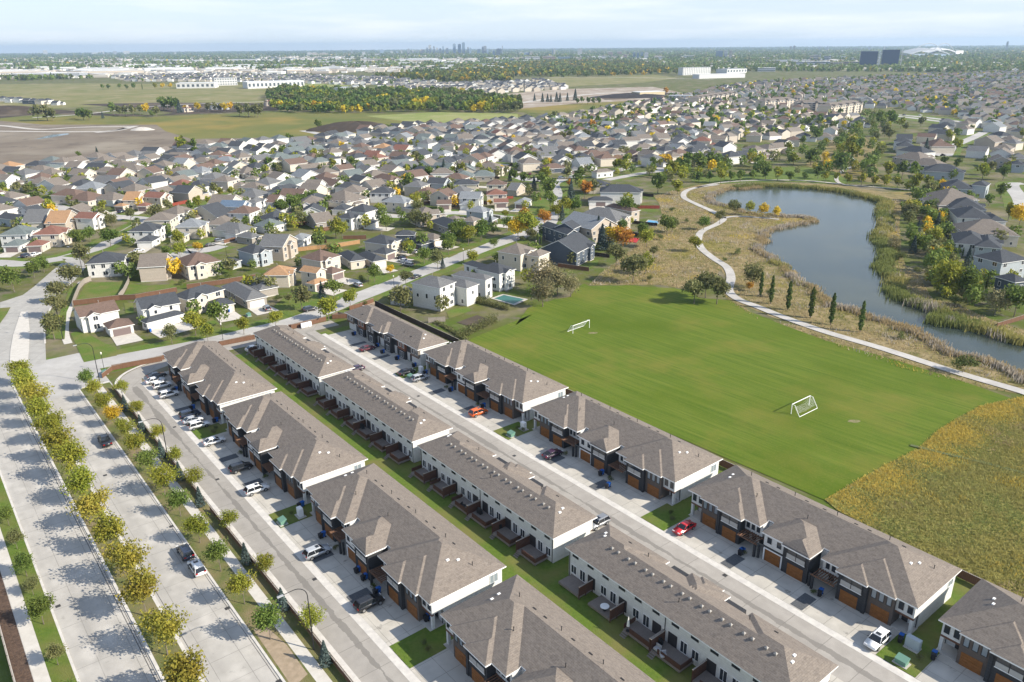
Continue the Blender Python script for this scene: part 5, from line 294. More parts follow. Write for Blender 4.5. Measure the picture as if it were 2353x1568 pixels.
def leafmat(name, col, col2, rnd=.18):
    if name in MATS: return MATS[name]
    m, nt, b = principled(name); b.inputs['Roughness'].default_value = .65; b.inputs['Specular IOR Level'].default_value = .15
    o = objc(nt)
    c = mixcol(nt, col, col2, noise(nt, o, .9, 3, .6, .38, .66))
    oi = nt.nodes.new('ShaderNodeObjectInfo'); hs = nt.nodes.new('ShaderNodeHueSaturation')
    r = nt.nodes.new('ShaderNodeMapRange'); r.inputs['To Min'].default_value = 1-rnd; r.inputs['To Max'].default_value = 1+rnd
    nt.links.new(oi.outputs['Random'], r.inputs['Value']); nt.links.new(r.outputs['Result'], hs.inputs['Value'])
    r2 = nt.nodes.new('ShaderNodeMapRange'); r2.inputs['To Min'].default_value = .488; r2.inputs['To Max'].default_value = .512
    nt.links.new(math_(nt, 'FRACT', math_(nt, 'MULTIPLY', oi.outputs['Random'], 9.7)), r2.inputs['Value']); nt.links.new(r2.outputs['Result'], hs.inputs['Hue'])
    nt.links.new(c, hs.inputs['Color']); nt.links.new(hs.outputs['Color'], b.inputs['Base Color'])
    tr = nt.nodes.new('ShaderNodeBsdfTranslucent'); nt.links.new(hs.outputs['Color'], tr.inputs['Color'])
    ms = nt.nodes.new('ShaderNodeMixShader'); ms.inputs[0].default_value = .3
    nt.links.new(b.outputs[0], ms.inputs[1]); nt.links.new(tr.outputs[0], ms.inputs[2])
    nt.links.new(ms.outputs[0], nt.nodes['Material Output'].inputs['Surface'])
    MATS[name] = m
    return m


SH_TAN = shingle('town_shingle', (.222, .188, .158), (.155, .132, .114), (.245, .212, .182))
ROOF = {'k': (.066, .072, .082), 'g': (.15, .152, .155), 'b': (.12, .17, .24), 'n': (.155, .108, .088), 'r': (.21, .105, .08),
        'o': (.36, .22, .125), 't': (.19, .165, .143), 'l': (.22, .235, .25), 'G': (.145, .17, .168)}
ROOFM = {k: shingle('roof_'+{'k': 'charcoal', 'g': 'grey', 'b': 'blue', 'n': 'brown', 'r': 'russet', 'o': 'tan', 't': 'taupe', 'l': 'pale_grey', 'G': 'green_grey'}[k],
         v, [x*.72 for x in v], [x*1.18 for x in v]) for k, v in ROOF.items()}
WALL = {'w': (.74, .73, .70), 'c': (.64, .575, .48), 'e': (.48, .415, .345), 't': (.36, .325, .285), 'y': (.40, .44, .47), 'd': (.085, .105, .135)}
WALLM = {k: lined('siding_'+{'w': 'white', 'c': 'cream', 'e': 'beige', 't': 'taupe', 'y': 'grey', 'd': 'slate'}[k], v, .75, .3, .9) for k, v in WALL.items()}
WHITE = mat('white_paint', (.78, .78, .77), .5)
GLASS = mat('dark_glass', (.03, .036, .045), .08, spec=.6)
GLASSL = mat('pale_glass', (.22, .26, .29), .12, spec=.6)
BLACK = mat('black_metal', (.02, .02, .022), .45)
CONC = mat('concrete', (.50, .475, .43), .85, (.42, .40, .365), .5, (.36, .33, .30), .12)
ROADC = mat('street_concrete', (.45, .435, .41), .85, (.39, .375, .35), .35, (.34, .325, .31), .06)
WALK = mat('sidewalk_concrete', (.56, .53, .48), .85, (.50, .47, .42), .8)
KERB = mat('kerb_concrete', (.60, .57, .52), .85, (.50, .475, .44), .9)
GRASS = mat('lawn_grass', (.078, .13, .012), .9, (.105, .155, .02), 1.6, (.15, .145, .04), .16, bump=.6, bscale=6)
GRASSD = mat('dry_verge_grass', (.10, .125, .03), .9, (.145, .14, .05), 1.1, (.21, .165, .085), .22, bump=.6, bscale=6)
MULCH = mat('brown_mulch', (.13, .085, .06), .95, (.075, .05, .038), 2.5, bump=.7, bscale=8)
GRAVEL = mat('dark_gravel', (.075, .08, .09), .95, (.12, .125, .13), 7, bump=.6, bscale=14)
WOODB = lined('fence_boards', (.17, .09, .055), .8, .3, .7, 0)
WOODG = lined('grey_boards', (.34, .30, .26), .85, .3, .7, 0)
WOODR = lined('red_boards', (.27, .06, .04), .8, .3, .7, 0)
WOODT = lined('tan_boards', (.42, .25, .12), .8, .3, .7, 0)
WOODK = lined('dark_boards', (.055, .04, .035), .85, .3, .7, 0)
WOODP = lined('privacy_boards', (.105, .05, .034), .8, .16, .6, 2)
DECKW = lined('deck_boards', (.24, .205, .18), .85, .15, .55, 0)
TRUNK = mat('bark', (.13, .105, .085), .9, (.20, .17, .14), 6, space='obj')
LEAF = {'g': leafmat('leaf_green', (.10, .155, .03), (.17, .22, .05)), 'y': leafmat('leaf_yellow_green', (.20, .235, .03), (.30, .29, .04)),
        'Y': leafmat('leaf_yellow', (.55, .40, .03), (.66, .46, .04)), 'o': leafmat('leaf_orange', (.40, .19, .03), (.50, .28, .04)),
        'v': leafmat('leaf_olive', (.14, .155, .055), (.21, .205, .085)), 'w': leafmat('leaf_willow', (.21, .19, .095), (.29, .25, .13)),
        's': leafmat('needle_blue', (.075, .11, .10), (.125, .165, .155)), 'p': leafmat('leaf_poplar', (.10, .15, .04), (.16, .20, .055)),
        'b': leafmat('leaf_shrub', (.09, .125, .036), (.16, .165, .05)), 'a': leafmat('leaf_autumn_gold', (.23, .235, .038), (.35, .29, .045))}

# ------------------------------------------------------------------ ground, roads, water
def sheet(name, pts, z, m, kind='structure'):
    pts = [tuple(p[:2]) for p in pts]
    tri = tessellate_polygon([[Vector((x, y, 0)) for x, y in pts]])
    fs = []
    for a, b_, c in tri:
        (x0, y0), (x1, y1), (x2, y2) = pts[a], pts[b_], pts[c]
        fs.append((a, b_, c) if (x1-x0)*(y2-y0)-(x2-x0)*(y1-y0) > 0 else (a, c, b_))
    me = bpy.data.meshes.new(name); me.from_pydata([(x, y, z) for x, y in pts], [], fs); me.materials.append(m); me.update()
    return tag(ob(name, me), kind=kind)


def usheet(name, rects, z, m, h=0.0):
    """rectangles (u0,u1,v0,v1) in the rows' own frame; h > 0 gives them a raised edge"""
    b = MB()
    for u0, u1, v0, v1 in rects:
        if h: b.box(-u1, -u0, v0, v1, z-h, z, bottom=False)
        else: b.face([(-u1, v0, z), (-u0, v0, z), (-u0, v1, z), (-u1, v1, z)])
    return tag(b.build(name, m, loc=(0, 0, 0), rz=ROT), kind='structure')


def smooth_line(pts, n=5):
    P = [Vector((x, y)) for x, y in pts]; o = []
    for i in range(len(P)-1):
        a = P[max(i-1, 0)]; b_ = P[i]; c = P[i+1]; d = P[min(i+2, len(P)-1)]
        for k in range(n):
            t = k/n
            o.append(.5*((2*b_) + (c-a)*t + (2*a-5*b_+4*c-d)*t*t + (3*b_-a-3*c+d)*t**3))
    o.append(P[-1])
    return o


def ribbon(name, pts, width, z, m, n=5, kind='structure', off=0.0):
    P = smooth_line(pts, n); vs = []; fs = []
    for i, p in enumerate(P):
        d = (P[min(i+1, len(P)-1)] - P[max(i-1, 0)]).normalized(); q = Vector((-d.y, d.x))
        for s in (-1, 1): vs.append((*(p + q*(off + s*width/2)), z))
    for i in range(len(P)-1): fs.append((2*i, 2*i+2, 2*i+3, 2*i+1)[::-1])
    me = bpy.data.meshes.new(name); me.from_pydata(vs, [], fs); me.materials.append(m); me.update()
    return tag(ob(name, me), kind=kind)


def road_mat(name, col, joint_x, joint_y, tracks, stain=None, oil=0):
    m, nt, b = principled(name); b.inputs['Roughness'].default_value = .85; b.inputs['Specular IOR Level'].default_value = .2
    o = objc(nt); s = nt.nodes.new('ShaderNodeSeparateXYZ'); nt.links.new(o, s.inputs[0]); x, y = s.outputs[0], s.outputs[1]
    c = mixcol(nt, col, [q*.86 for q in col], noise(nt, o, .5, 4))
    c = mixcol(nt, c, [q*.78 for q in col], noise(nt, o, .12, 3, .6, .5, .75))
    for ty in tracks:      # worn wheel paths and oil-darkened lane centres run along the road
        d = math_(nt, 'ABSOLUTE', math_(nt, 'SUBTRACT', y, ty[0]))
        f = nt.nodes.new('ShaderNodeMapRange'); f.inputs['From Min'].default_value = ty[1]; f.inputs['From Max'].default_value = 0
        nt.links.new(d, f.inputs['Value'])
        f2 = math_(nt, 'MULTIPLY', f.outputs['Result'], math_(nt, 'MULTIPLY', noise(nt, o, .25, 3, .6, .2, .7, (.15, 1, 1)), ty[2]))
        c = mixcol(nt, c, [q*.66 for q in col], f2)
    wob = math_(nt, 'MULTIPLY', math_(nt, 'SUBTRACT', noise(nt, o, .8, 3, .6, 0, 1), .5), .10)
    for ax, step in ((x, joint_x), (y, joint_y)):
        if not step: continue
        fr = math_(nt, 'FRACT', math_(nt, 'DIVIDE', math_(nt, 'ADD', ax, wob), step))
        c = mixcol(nt, c, [q*.5 for q in col], math_(nt, 'MULTIPLY', math_(nt, 'LESS_THAN', fr, .09/step), .8))
    if oil:                # dripped oil and tyre marks
        c = mixcol(nt, c, [q*.42 for q in col], math_(nt, 'MULTIPLY', noise(nt, o, .55, 4, .65, .63, .70), oil))
        c = mixcol(nt, c, [q*1.18 for q in col], math_(nt, 'MULTIPLY', noise(nt, o, .2, 2, .5, .55, .7), .5))
    if stain:              # wet, dirty drainage line down the middle of the lane
        y0, wd = stain
        n1 = math_(nt, 'MULTIPLY', math_(nt, 'SUBTRACT', noise(nt, o, .5, 6, .7, 0, 1), .5), 1.1)
        d = math_(nt, 'ABSOLUTE', math_(nt, 'SUBTRACT', math_(nt, 'ADD', y, n1), y0))
        ww = math_(nt, 'MULTIPLY', noise(nt, o, .07, 3, .6, .38, .72), wd)
        f = math_(nt, 'LESS_THAN', d, math_(nt, 'ADD', ww, .10))
        c = mixcol(nt, c, [q*.5 for q in col], math_(nt, 'MULTIPLY', f, .75))
    nt.links.new(c, b.inputs['Base Color'])
    return m


def ground_mat(name, cols, scales, rough=.95, bump=.5, bs=3.0):
    m, nt, b = principled(name); b.inputs['Roughness'].default_value = rough; b.inputs['Specular IOR Level'].default_value = .1
    p = posn(nt); c = cols[0]
    for col, (sc, lo, hi) in zip(cols[1:], scales): c = mixcol(nt, c, col, noise(nt, p, sc, 4, .6, lo, hi))
    nt.links.new(c, b.inputs['Base Color'])
    if bump:
        bn = nt.nodes.new('ShaderNodeBump'); bn.inputs['Strength'].default_value = bump; bn.inputs['Distance'].default_value = .15
        nt.links.new(noise(nt, p, bs, 4, .6, .2, .8), bn.inputs['Height']); nt.links.new(bn.outputs['Normal'], b.inputs['Normal'])
    return m


G_BASE = ground_mat('ground_mix', [(.115, .115, .035), (.082, .118, .02), (.205, .175, .115), (.14, .125, .085)], [(.06, .4, .6), (.045, .48, .64), (.2, .5, .66)])
G_FAR = ground_mat('far_plain_mix', [(.062, .08, .045), (.045, .062, .035), (.13, .125, .075), (.24, .23, .21)], [(.004, .4, .6), (.0016, .52, .66), (.006, .60, .68)], bump=0)
G_DIRT = ground_mat('bare_soil', [(.215, .18, .14), (.165, .135, .105), (.27, .235, .185), (.11, .092, .075)], [(.02, .4, .62), (.012, .5, .7), (.045, .58, .72)])
G_SOIL = ground_mat('dark_soil', [(.085, .065, .05), (.055, .045, .038), (.15, .12, .085)], [(.03, .4, .6), (.015, .5, .65)])
G_F1 = ground_mat('field_mix', [(.165, .16, .05), (.115, .135, .035), (.235, .185, .055), (.10, .085, .045)], [(.012, .38, .62), (.007, .48, .62), (.035, .62, .78)])
G_F2 = ground_mat('crop_green', [(.26, .27, .10), (.20, .235, .07), (.30, .29, .14)], [(.012, .4, .6), (.05, .5, .7)])
G_F3 = ground_mat('tan_field', [(.22, .20, .09), (.165, .17, .06), (.29, .25, .15)], [(.012, .4, .6), (.03, .5, .7)])
G_PR = ground_mat('prairie_straw', [(.23, .18, .085), (.15, .135, .05), (.30, .235, .13), (.21, .18, .04)], [(.09, .4, .6), (.3, .45, .65), (.04, .55, .7)], bs=5)
G_MD = ground_mat('meadow_mix', [(.21, .215, .06), (.25, .22, .06), (.155, .175, .05), (.27, .225, .08)], [(.05, .42, .58), (.12, .5, .66), (.35, .5, .7)], bs=5)
G_GREEN = ground_mat('park_lawn', [(.10, .145, .03), (.13, .165, .045)], [(.2, .4, .6)])
G_SITE = ground_mat('building_site', [(.36, .31, .25), (.26, .20, .15), (.45, .41, .36)], [(.02, .4, .6), (.05, .5, .7)], bump=0)


def mown(name):
    m, nt, b = principled(name); b.inputs['Roughness'].default_value = .9; b.inputs['Specular IOR Level'].default_value = .12
    p = posn(nt)
    mpn = nt.nodes.new('ShaderNodeMapping'); mpn.inputs['Rotation'].default_value = (0, 0, -R(132)); nt.links.new(p, mpn.inputs['Vector'])
    v = mpn.outputs['Vector']
    c = mixcol(nt, (.09, .14, .013), (.128, .165, .022), noise(nt, v, .6, 3, .6, .35, .65, (.05, 1, 1)))    # mowing passes
    c = mixcol(nt, c, (.066, .112, .010), noise(nt, v, 1.4, 3, .6, .45, .7, (.03, 1, 1)))
    c = mixcol(nt, c, (.165, .16, .03), noise(nt, p, .045, 4, .6, .5, .72))
    c = mixcol(nt, c, (.07, .115, .006), noise(nt, p, .025, 3, .5, .5, .7))
    c = mixcol(nt, c, (.19, .175, .035), math_(nt, 'MULTIPLY', noise(nt, p, 2.5, 4, .7, .5, .8), .5))
    nt.links.new(c, b.inputs['Base Color'])
    bn = nt.nodes.new('ShaderNodeBump'); bn.inputs['Strength'].default_value = .5; bn.inputs['Distance'].default_value = .08
    nt.links.new(noise(nt, p, 6, 4, .6, .2, .8), bn.inputs['Height']); nt.links.new(bn.outputs['Normal'], b.inputs['Normal'])
    return m


G_MOWN = mown('mown_field')
# the wide sheet that reaches the horizon
ring = [(19000*math.cos(R(a)), 19000*math.sin(R(a))) for a in range(0, 360, 4)]
sheet('ground', ring, 0.0, G_BASE)
fp = [(2700*math.tan(R(a)) if abs(a) < 80 else 0, 0) for a in ()]
arc_in = [(3000*math.sin(R(a)), 3000*math.cos(R(a))) for a in range(-60, 61, 3)]
arc_out = [(18900*math.sin(R(a)), 18900*math.cos(R(a))) for a in range(60, -61, -3)]
sheet('far_plain', arc_in + arc_out, 0.6, G_FAR)
sheet('field', G['field1'], .05, G_F1); sheet('field', G['field2'], .08, G_F2); sheet('field', G['field3'], .05, G_F3)
sheet('field', G['field4'], .07, G_F2); sheet('field', G['field5'], .05, G_F1); sheet('field', G['field6'], .06, G_F3)
sheet('dirt_field', G['dirt'], .07, G_DIRT); sheet('ploughed_strip', G['soil2'], .09, G_SOIL)
sheet('building_site_ground', G['site'], .08, G_SITE); sheet('dark_yard_ground', G['compound'], .10, G_SOIL)
TRACK = mat('pale_track', (.52, .49, .44), .9, (.44, .41, .37), .2)
for k, wd in (('track1', 7), ('track2', 7), ('track3', 9), ('road_far', 7), ('road_far2', 12), ('road_far3', 9)):
    ribbon('dirt_track' if k[0] == 't' else 'road', G[k], wd, .12, TRACK)
WATER = None


def water_mat():
    m, nt, b = principled('pond_water'); p = posn(nt)
    c = mixcol(nt, (.035, .048, .042), (.075, .08, .05), noise(nt, p, .03, 3, .5, .45, .75))
    nt.links.new(c, b.inputs['Base Color']); b.inputs['Roughness'].default_value = .09; b.inputs['IOR'].default_value = 1.33
    b.inputs['Specular IOR Level'].default_value = .5
    bn = nt.nodes.new('ShaderNodeBump'); bn.inputs['Strength'].default_value = .35; bn.inputs['Distance'].default_value = .05
    nt.links.new(noise(nt, p, 1.6, 5, .6, .2, .8, (1, 1.6, 1)), bn.inputs['Height']); nt.links.new(bn.outputs['Normal'], b.inputs['Normal'])
    return m


WATER = water_mat()
sheet('puddle', G['puddle'], .14, WATER)
sheet('prairie', G['prairie'], .04, G_PR)
sheet('park_lawn', G['greens'], .07, G_GREEN)
sheet('soccer_field', G['park'], .10, G_MOWN)
sheet('meadow', G['meadow'], .13, G_MD)
sheet('lake', LAKE, .16, WATER)
PATHM = mat('path_gravel', (.50, .475, .44), .9, (.43, .405, .37), .9, (.38, .36, .33), .2)
for k, wd in (('path', 3.2), ('path2', 2.6), ('path3', 2.4), ('path4', 2.2)): ribbon('path', G[k], wd, .20, PATHM)
# suburb streets
ROAD_B = road_mat('boulevard_bend_slabs', (.40, .385, .355), 6, 5, [], None)
sheet('boulevard_road', G['blvd_up'], .05, ROAD_B)
sheet('median', G['isl'], .17, WALK); sheet('verge_lawn', G['tri'], .14, GRASS); ribbon('sidewalk', G['swalk'], 2.2, .10, WALK)
ribbon('verge_kerb', G['kerb_b'], .5, .14, KERB)
sheet('prairie', G['brush'], .055, G_PR)
for k, wd in (('street_a', 8.2), ('street_b', 8), ('street_c', 8), ('street_d', 8), ('street_e', 8), ('street_f', 8), ('street_g', 9), ('street_h', 7), ('street_i', 7), ('street_r', 8), ('street_r2', 8)):
    zz = .07 + .004*('abcdefghir'.index(k[7]))
    ribbon('street_verge', G[k], wd + 9, zz - .03, GRASS)
    ribbon('street', G[k], wd, zz, ROADC)
ribbon('arterial_verge', G['art'], 46, .045, GRASS)
for o_ in (-9, 9): ribbon('arterial_road', G['art'], 9, .10, ROADC, off=o_)
ribbon('arterial_verge', G['art_r'], 60, .046, GRASS)
for o_ in (-8, 10): ribbon('arterial_road', G['art_r'], 10, .10, ROADC, off=o_)

# the townhouse site, laid out in its own frame: u along the rows, v across them
ROAD_L = road_mat('boulevard_left_slabs', (.47, .445, .405), 5.2, 4.3, [(9.0, 2.0, .95), (12.6, 1.0, .5), (6.6, .9, .45)], None, .3)
ROAD_R = road_mat('boulevard_right_slabs', (.47, .445, .405), 5.2, 4.1, [(21.4, 2.2, 1.0), (24.4, 1.2, .4), (19.6, .8, .4)], None, .45)
LANE1 = road_mat('lane_surface_one', (.36, .335, .30), 6.0, 0, [(37, 2.2, .3)], (38.3, 1.0))
LANE2 = road_mat('lane_surface_two', (.38, .352, .315), 6.0, 0, [(88, 2.2, .25)], (88.9, .75))
DRIVE = road_mat('driveway_slabs', (.49, .46, .405), 3.4, 3.0, [], None, .75)
usheet('lawn', [(-40, 206, 41.6, 85.3), (-40, 208, 92, 121)], .03, GRASS)
usheet('boulevard_road', [(40, 232, 5.5, 14.6)], .02, ROAD_L); usheet('boulevard_road', [(40, 232, 18.3, 27.2)], .02, ROAD_R)
usheet('intersection', [(206, 236, 2, 34.5)], .045, ROADC)
usheet('median', [(40, 226, 14.4, 18.8)], .15, KERB, .15); usheet('median_lawn', [(40, 225, 14.85, 18.3)], .17, GRASSD)
usheet('verge', [(40, 209, 27.0, 34.3)], .12, KERB, .12); usheet('verge_lawn', [(40, 208, 27.35, 34.2)], .135, GRASSD)
SEAL = mat('joint_sealant', (.09, .085, .08), .8)
usheet('gutter_joint', [(40, 225, 13.75, 13.85), (40, 225, 14.1, 14.17), (40, 225, 19.2, 19.28), (40, 208, 26.6, 26.67)], .035, SEAL)
for u_, v_ in ((84, 26.3), (103, 26.2), (131, 26.3), (158, 21.5), (96, 6.3), (120, 6.2)): usheet('manhole_cover', [(u_, u_+.7, v_, v_+.7)], .04, mat('cast_iron', (.05, .048, .046), .6))
for u_, v_ in ((62, 38.2), (101, 39.6), (142, 38.4), (171, 38.9), (60, 91.2), (112, 89.7), (150, 90.3)): usheet('manhole_cover', [(u_, u_+.7, v_, v_+.7)], .06, mat('cast_iron', None))
usheet('sidewalk', [(40, 208, 30.5, 32.2)], .155, WALK)
usheet('verge', [(40, 205, -1.2, 5.8)], .12, KERB, .12); usheet('verge_lawn', [(40, 204, 2.75, 5.45)], .135, GRASS)
usheet('sidewalk', [(40, 204, .95, 2.7)], .15, WALK); usheet('mulch_bed', [(40, 204, -1.0, .9)], .14, MULCH)
usheet('garden_ground', [(40, 200, -14, -1.2)], .06, G_GREEN)
usheet('lane_road', [(20, 203, 35.2, 40.3)], .045, LANE1); usheet('lane_road', [(-30, 214, 85.3, 92.0)], .045, LANE2)
usheet('lane_kerb', [(20, 203, 34.4, 35.2)], .14, KERB, .12); usheet('lane_kerb', [(20, 203, 40.3, 41.5), (-30, 206, 92.0, 93.3)], .06, KERB)
ribbon('lane_road', [U(u, v) for u, v in ((201, 37.7), (206, 38.6), (209.6, 41.5), (212, 46), (213.4, 52), (213.6, 62), (213.2, 76), (213, 90), (213, 100))], 5.6, .05, LANE1)
ribbon('lane_kerb', [U(u, v) for u, v in ((201, 34.7), (207, 35.6), (212, 39), (215.2, 45), (216.6, 52), (216.8, 62), (216.4, 76))], .8, .10, KERB)
RN = (-9.2, 34.6, 78.6, 122.4); RN0 = 165.2
LN = (35.4, 79.0, 122.2, 165.5); MN = (35.9, 79.7, 122.6, 165.2)
dr = []
for n in RN: dr.append((n+.6, n+40.6, 93.3, 103.2))
dr.append((RN0+.5, RN0+39, 93.3, 101.0))
for n in LN: dr.append((n+.6, n+40.6, 41.5, 50.4))
for n in MN: dr.append((n+.4, n+40.6, 81.6, 85.3))
usheet('driveway', dr, .075, DRIVE)
gs = []
for n in RN:
    for s in (13.2, 26.2): gs.append((n+s, n+s+2.0, 93.5, 97.6))
for n in LN:
    for s in (13.2, 26.2): gs.append((n+s, n+s+2.0, 41.8, 45.4))
for s in (12.5, 25.8): gs.append((RN0+s, RN0+s+1.7, 94, 99))
for p_ in LAWNS: sheet('lawn', p_, .105, GRASS)
usheet('gravel_bed', gs, .095, GRAVEL)
ls = [(n-3.9, n+1.6, 93.35, 104) for n in RN] + [(n-3.9, n+1.6, 41.55, 52) for n in LN]
ls += [(RN0-3.2, RN0+1.0, 93.35, 104)]
usheet('lawn_gap', ls, .11, GRASS)

# ------------------------------------------------------------------ townhouses
EAVE = 5.25


def roof_field(rects, gr=.5, cut=(), thick=.22):
    """union of hip roofs of one pitch over a plan; rects (x0,x1,y0,y1,front slope factor)"""
    x0 = min(r[0] for r in rects); x1 = max(r[1] for r in rects); y0 = min(r[2] for r in rects); y1 = max(r[3] for r in rects)
    k = .5

    def h(x, y):
        b = -1.0
        for r in rects:
            if r[0]-1e-6 <= x <= r[1]+1e-6 and r[2]-1e-6 <= y <= r[3]+1e-6:
                fr = r[4] if len(r) > 4 else 1.0
                b = max(b, k*min(x-r[0], r[1]-x, (y-r[2])*fr, r[3]-y))
        return b

    def inside(x, y):
        if any(c[0] < x < c[1] and c[2] < y < c[3] for c in cut): return False
        return any(r[0] < x < r[1] and r[2] < y < r[3] for r in rects)
    bm = bmesh.new(); vs = {}

    def V(x, y, z):
        q = (round(x, 3), round(y, 3), round(z, 3))
        if q not in vs: vs[q] = bm.verts.new(q)
        return vs[q]
    nx = int(round((x1-x0)/gr)); ny = int(round((y1-y0)/gr)); cells = set()
    for i in range(nx):
        for j in range(ny):
            if inside(x0+(i+.5)*gr, y0+(j+.5)*gr): cells.add((i, j))
    for i, j in cells:
        ax, ay = x0+i*gr, y0+j*gr; bx, by = ax+gr, ay+gr; cx, cy = ax+gr/2, ay+gr/2
        c = V(cx, cy, h(cx, cy)); q = [V(ax, ay, h(ax, ay)), V(bx, ay, h(bx, ay)), V(bx, by, h(bx, by)), V(ax, by, h(ax, by))]
        for t in range(4): bm.faces.new((q[t], q[(t+1) % 4], c))
    bm.normal_update()
    bmesh.ops.dissolve_limit(bm, angle_limit=R(1.0), verts=bm.verts[:], edges=bm.edges[:])
    # fascia and soffit from the plan outline
    fb = MB()
    for i, j in cells:
        ax, ay = x0+i*gr, y0+j*gr; bx, by = ax+gr, ay+gr
        for (di, dj, p, q) in ((-1, 0, (ax, by), (ax, ay)), (1, 0, (bx, ay), (bx, by)), (0, -1, (ax, ay), (bx, ay)), (0, 1, (bx, by), (ax, by))):
            if (i+di, j+dj) not in cells:
                fb.face([(*p, h(*p)-thick), (*q, h(*q)-thick), (*q, h(*q)), (*p, h(*p))], 1)
    for j in range(ny):
        run = None
        for i in range(nx+1):
            if (i, j) in cells: run = i if run is None else run
            elif run is not None:
                ax, bx, ay, by = x0+run*gr, x0+i*gr, y0+j*gr, y0+(j+1)*gr; run = None
                fb.face([(ax, by, -thick), (bx, by, -thick), (bx, ay, -thick), (ax, ay, -thick)], 1)
    tmp = bpy.data.meshes.new('t'); bm.to_mesh(tmp); bm.free()
    b = MB(); b.v = [tuple(v.co) for v in tmp.vertices]; b.f = [tuple(p.vertices) for p in tmp.polygons]; b.m = [0]*len(b.f)
    bpy.data.meshes.remove(tmp)
    o = len(b.v); b.v += fb.v; b.f += [tuple(i+o for i in f) for f in fb.f]; b.m += fb.m
    return b, h


BRICKC = lined('brown_brick', (.135, .11, .095), .85, .16, .75, 2)
CHAR = lined('charcoal_panel', (.045, .046, .05), .7, .45, .7, 2)
TWHITE = lined('white_siding', (.70, .70, .68), .7, .2, .92, 2)
BEAM = mat('stained_beam', (.16, .075, .045), .7, (.11, .05, .03), 3)
GARAGE = lined('cedar_garage_door', (.30, .125, .035), .5, .18, .6, 2, (.20, .075, .02))
CEDAR = lined('cedar_cladding', (.21, .085, .045), .7, .2, .7, 2)
TANP = lined('tan_panel', (.235, .205, .175), .75, .4, .85, 2)
VENTM = mat('roof_vent_metal', (.26, .245, .225), .5)
VENTD = mat('dark_vent', (.035, .033, .032), .6)
RAILP = mat('pale_rail_panel', (.40, .39, .37), .4)
SOFF = mat('gable_shingle', (.085, .08, .085), .9)
PERG = mat('pergola_timber', (.14, .075, .05), .8, (.20, .11, .065), 4)
DOORD = mat('dark_door', (.035, .032, .035), .4)
CACHE = {}


def cached(key, fn):
    if key not in CACHE: CACHE[key] = fn()
    return CACHE[key]


def win_mesh(wd, ht, mull=1, frame=WHITE, dp=.06):
    def f():
        b = MB(); t = .07
        b.box(-wd/2, wd/2, -dp, 0, -t, 0); b.box(-wd/2, wd/2, -dp, 0, ht-t, ht)
        b.box(-wd/2, -wd/2+t, -dp, 0, 0, ht-t); b.box(wd/2-t, wd/2, -dp, 0, 0, ht-t)
        for k in range(1, mull):
            x = -wd/2+wd*k/mull; b.box(x-.03, x+.03, -dp, 0, 0, ht-t)
        return b.mesh('window', frame)
    return cached(('w', wd, ht, mull, frame.name), f)


def pane_mesh(wd, ht, g=GLASS):
    def f():
        b = MB(); b.face([(-wd/2+.05, -.022, 0), (wd/2-.05, -.022, 0), (wd/2-.05, -.022, ht-.06), (-wd/2+.05, -.022, ht-.06)])
        return b.mesh('pane', g)
    return cached(('p', wd, ht, g.name), f)


FACE = {'front': 0.0, 'back': math.pi, 'left': -math.pi/2, 'right': math.pi/2}   # outward -y, +y, -x, +x


def window(par, x, y, z, face, wd, ht, mull=1, frame=WHITE, glass=GLASS, name='window'):
    o = ob(name, win_mesh(wd, ht, mull, frame), par, (x, y, z), FACE[face])
    ob('pane', pane_mesh(wd, ht, glass), o)
    return o


def simple(name, key, fn, m, par, loc=(0, 0, 0), rz=0.0):
    return ob(name, cached(key, lambda: fn().mesh(name, m)), par, loc, rz)


def garage_mesh(wd=2.75, ht=2.15, m=None):
    def f():
        b = MB()
        for k in range(5): b.box(-wd/2, wd/2, -.05, 0, k*ht/5+.015, (k+1)*ht/5-.015)
        b.box(-wd/2, wd/2, -.02, 0, 0, ht)
        return b.mesh('garage_door', m or GARAGE)
    return cached(('g', wd, ht, (m or GARAGE).name), f)


def blk(name, par, m, *boxes):
    b = MB()
    for q in boxes: b.box(*q)
    return b.build(name, m, par)


def vent(par, x, y, z, kind):
    def f():
        b = MB()
        if kind == 'box':
            b.box(-.16, .16, -.16, .16, -.15, .16, 0); b.face([(-.24, -.24, .16), (.24, -.24, .16), (.24, .24, .16), (-.24, .24, .16)], 0)
            for s in ((-.24, -.24, .24, -.24), (.24, -.24, .24, .24), (.24, .24, -.24, .24), (-.24, .24, -.24, -.24)):
                b.face([(s[0], s[1], .16), (s[2], s[3], .16), (0, 0, .36)], 0)
        elif kind == 'flat': b.box(-.3, .3, -.1, .1, -.1, .1, 1)
        elif kind == 'white': b.box(-.16, .16, -.24, .24, -.1, .14, 2)
        else: b.bar((0, 0, -.2), (0, 0, .6), .06, 6, mi=1); b.bar((0, 0, .6), (0, 0, .66), .1, 6, mi=1)
        return b.mesh('roof_vent', [VENTM, VENTD, WHITE])
    return ob('roof_vent', cached(('v', kind), f), par, (x, y, z))


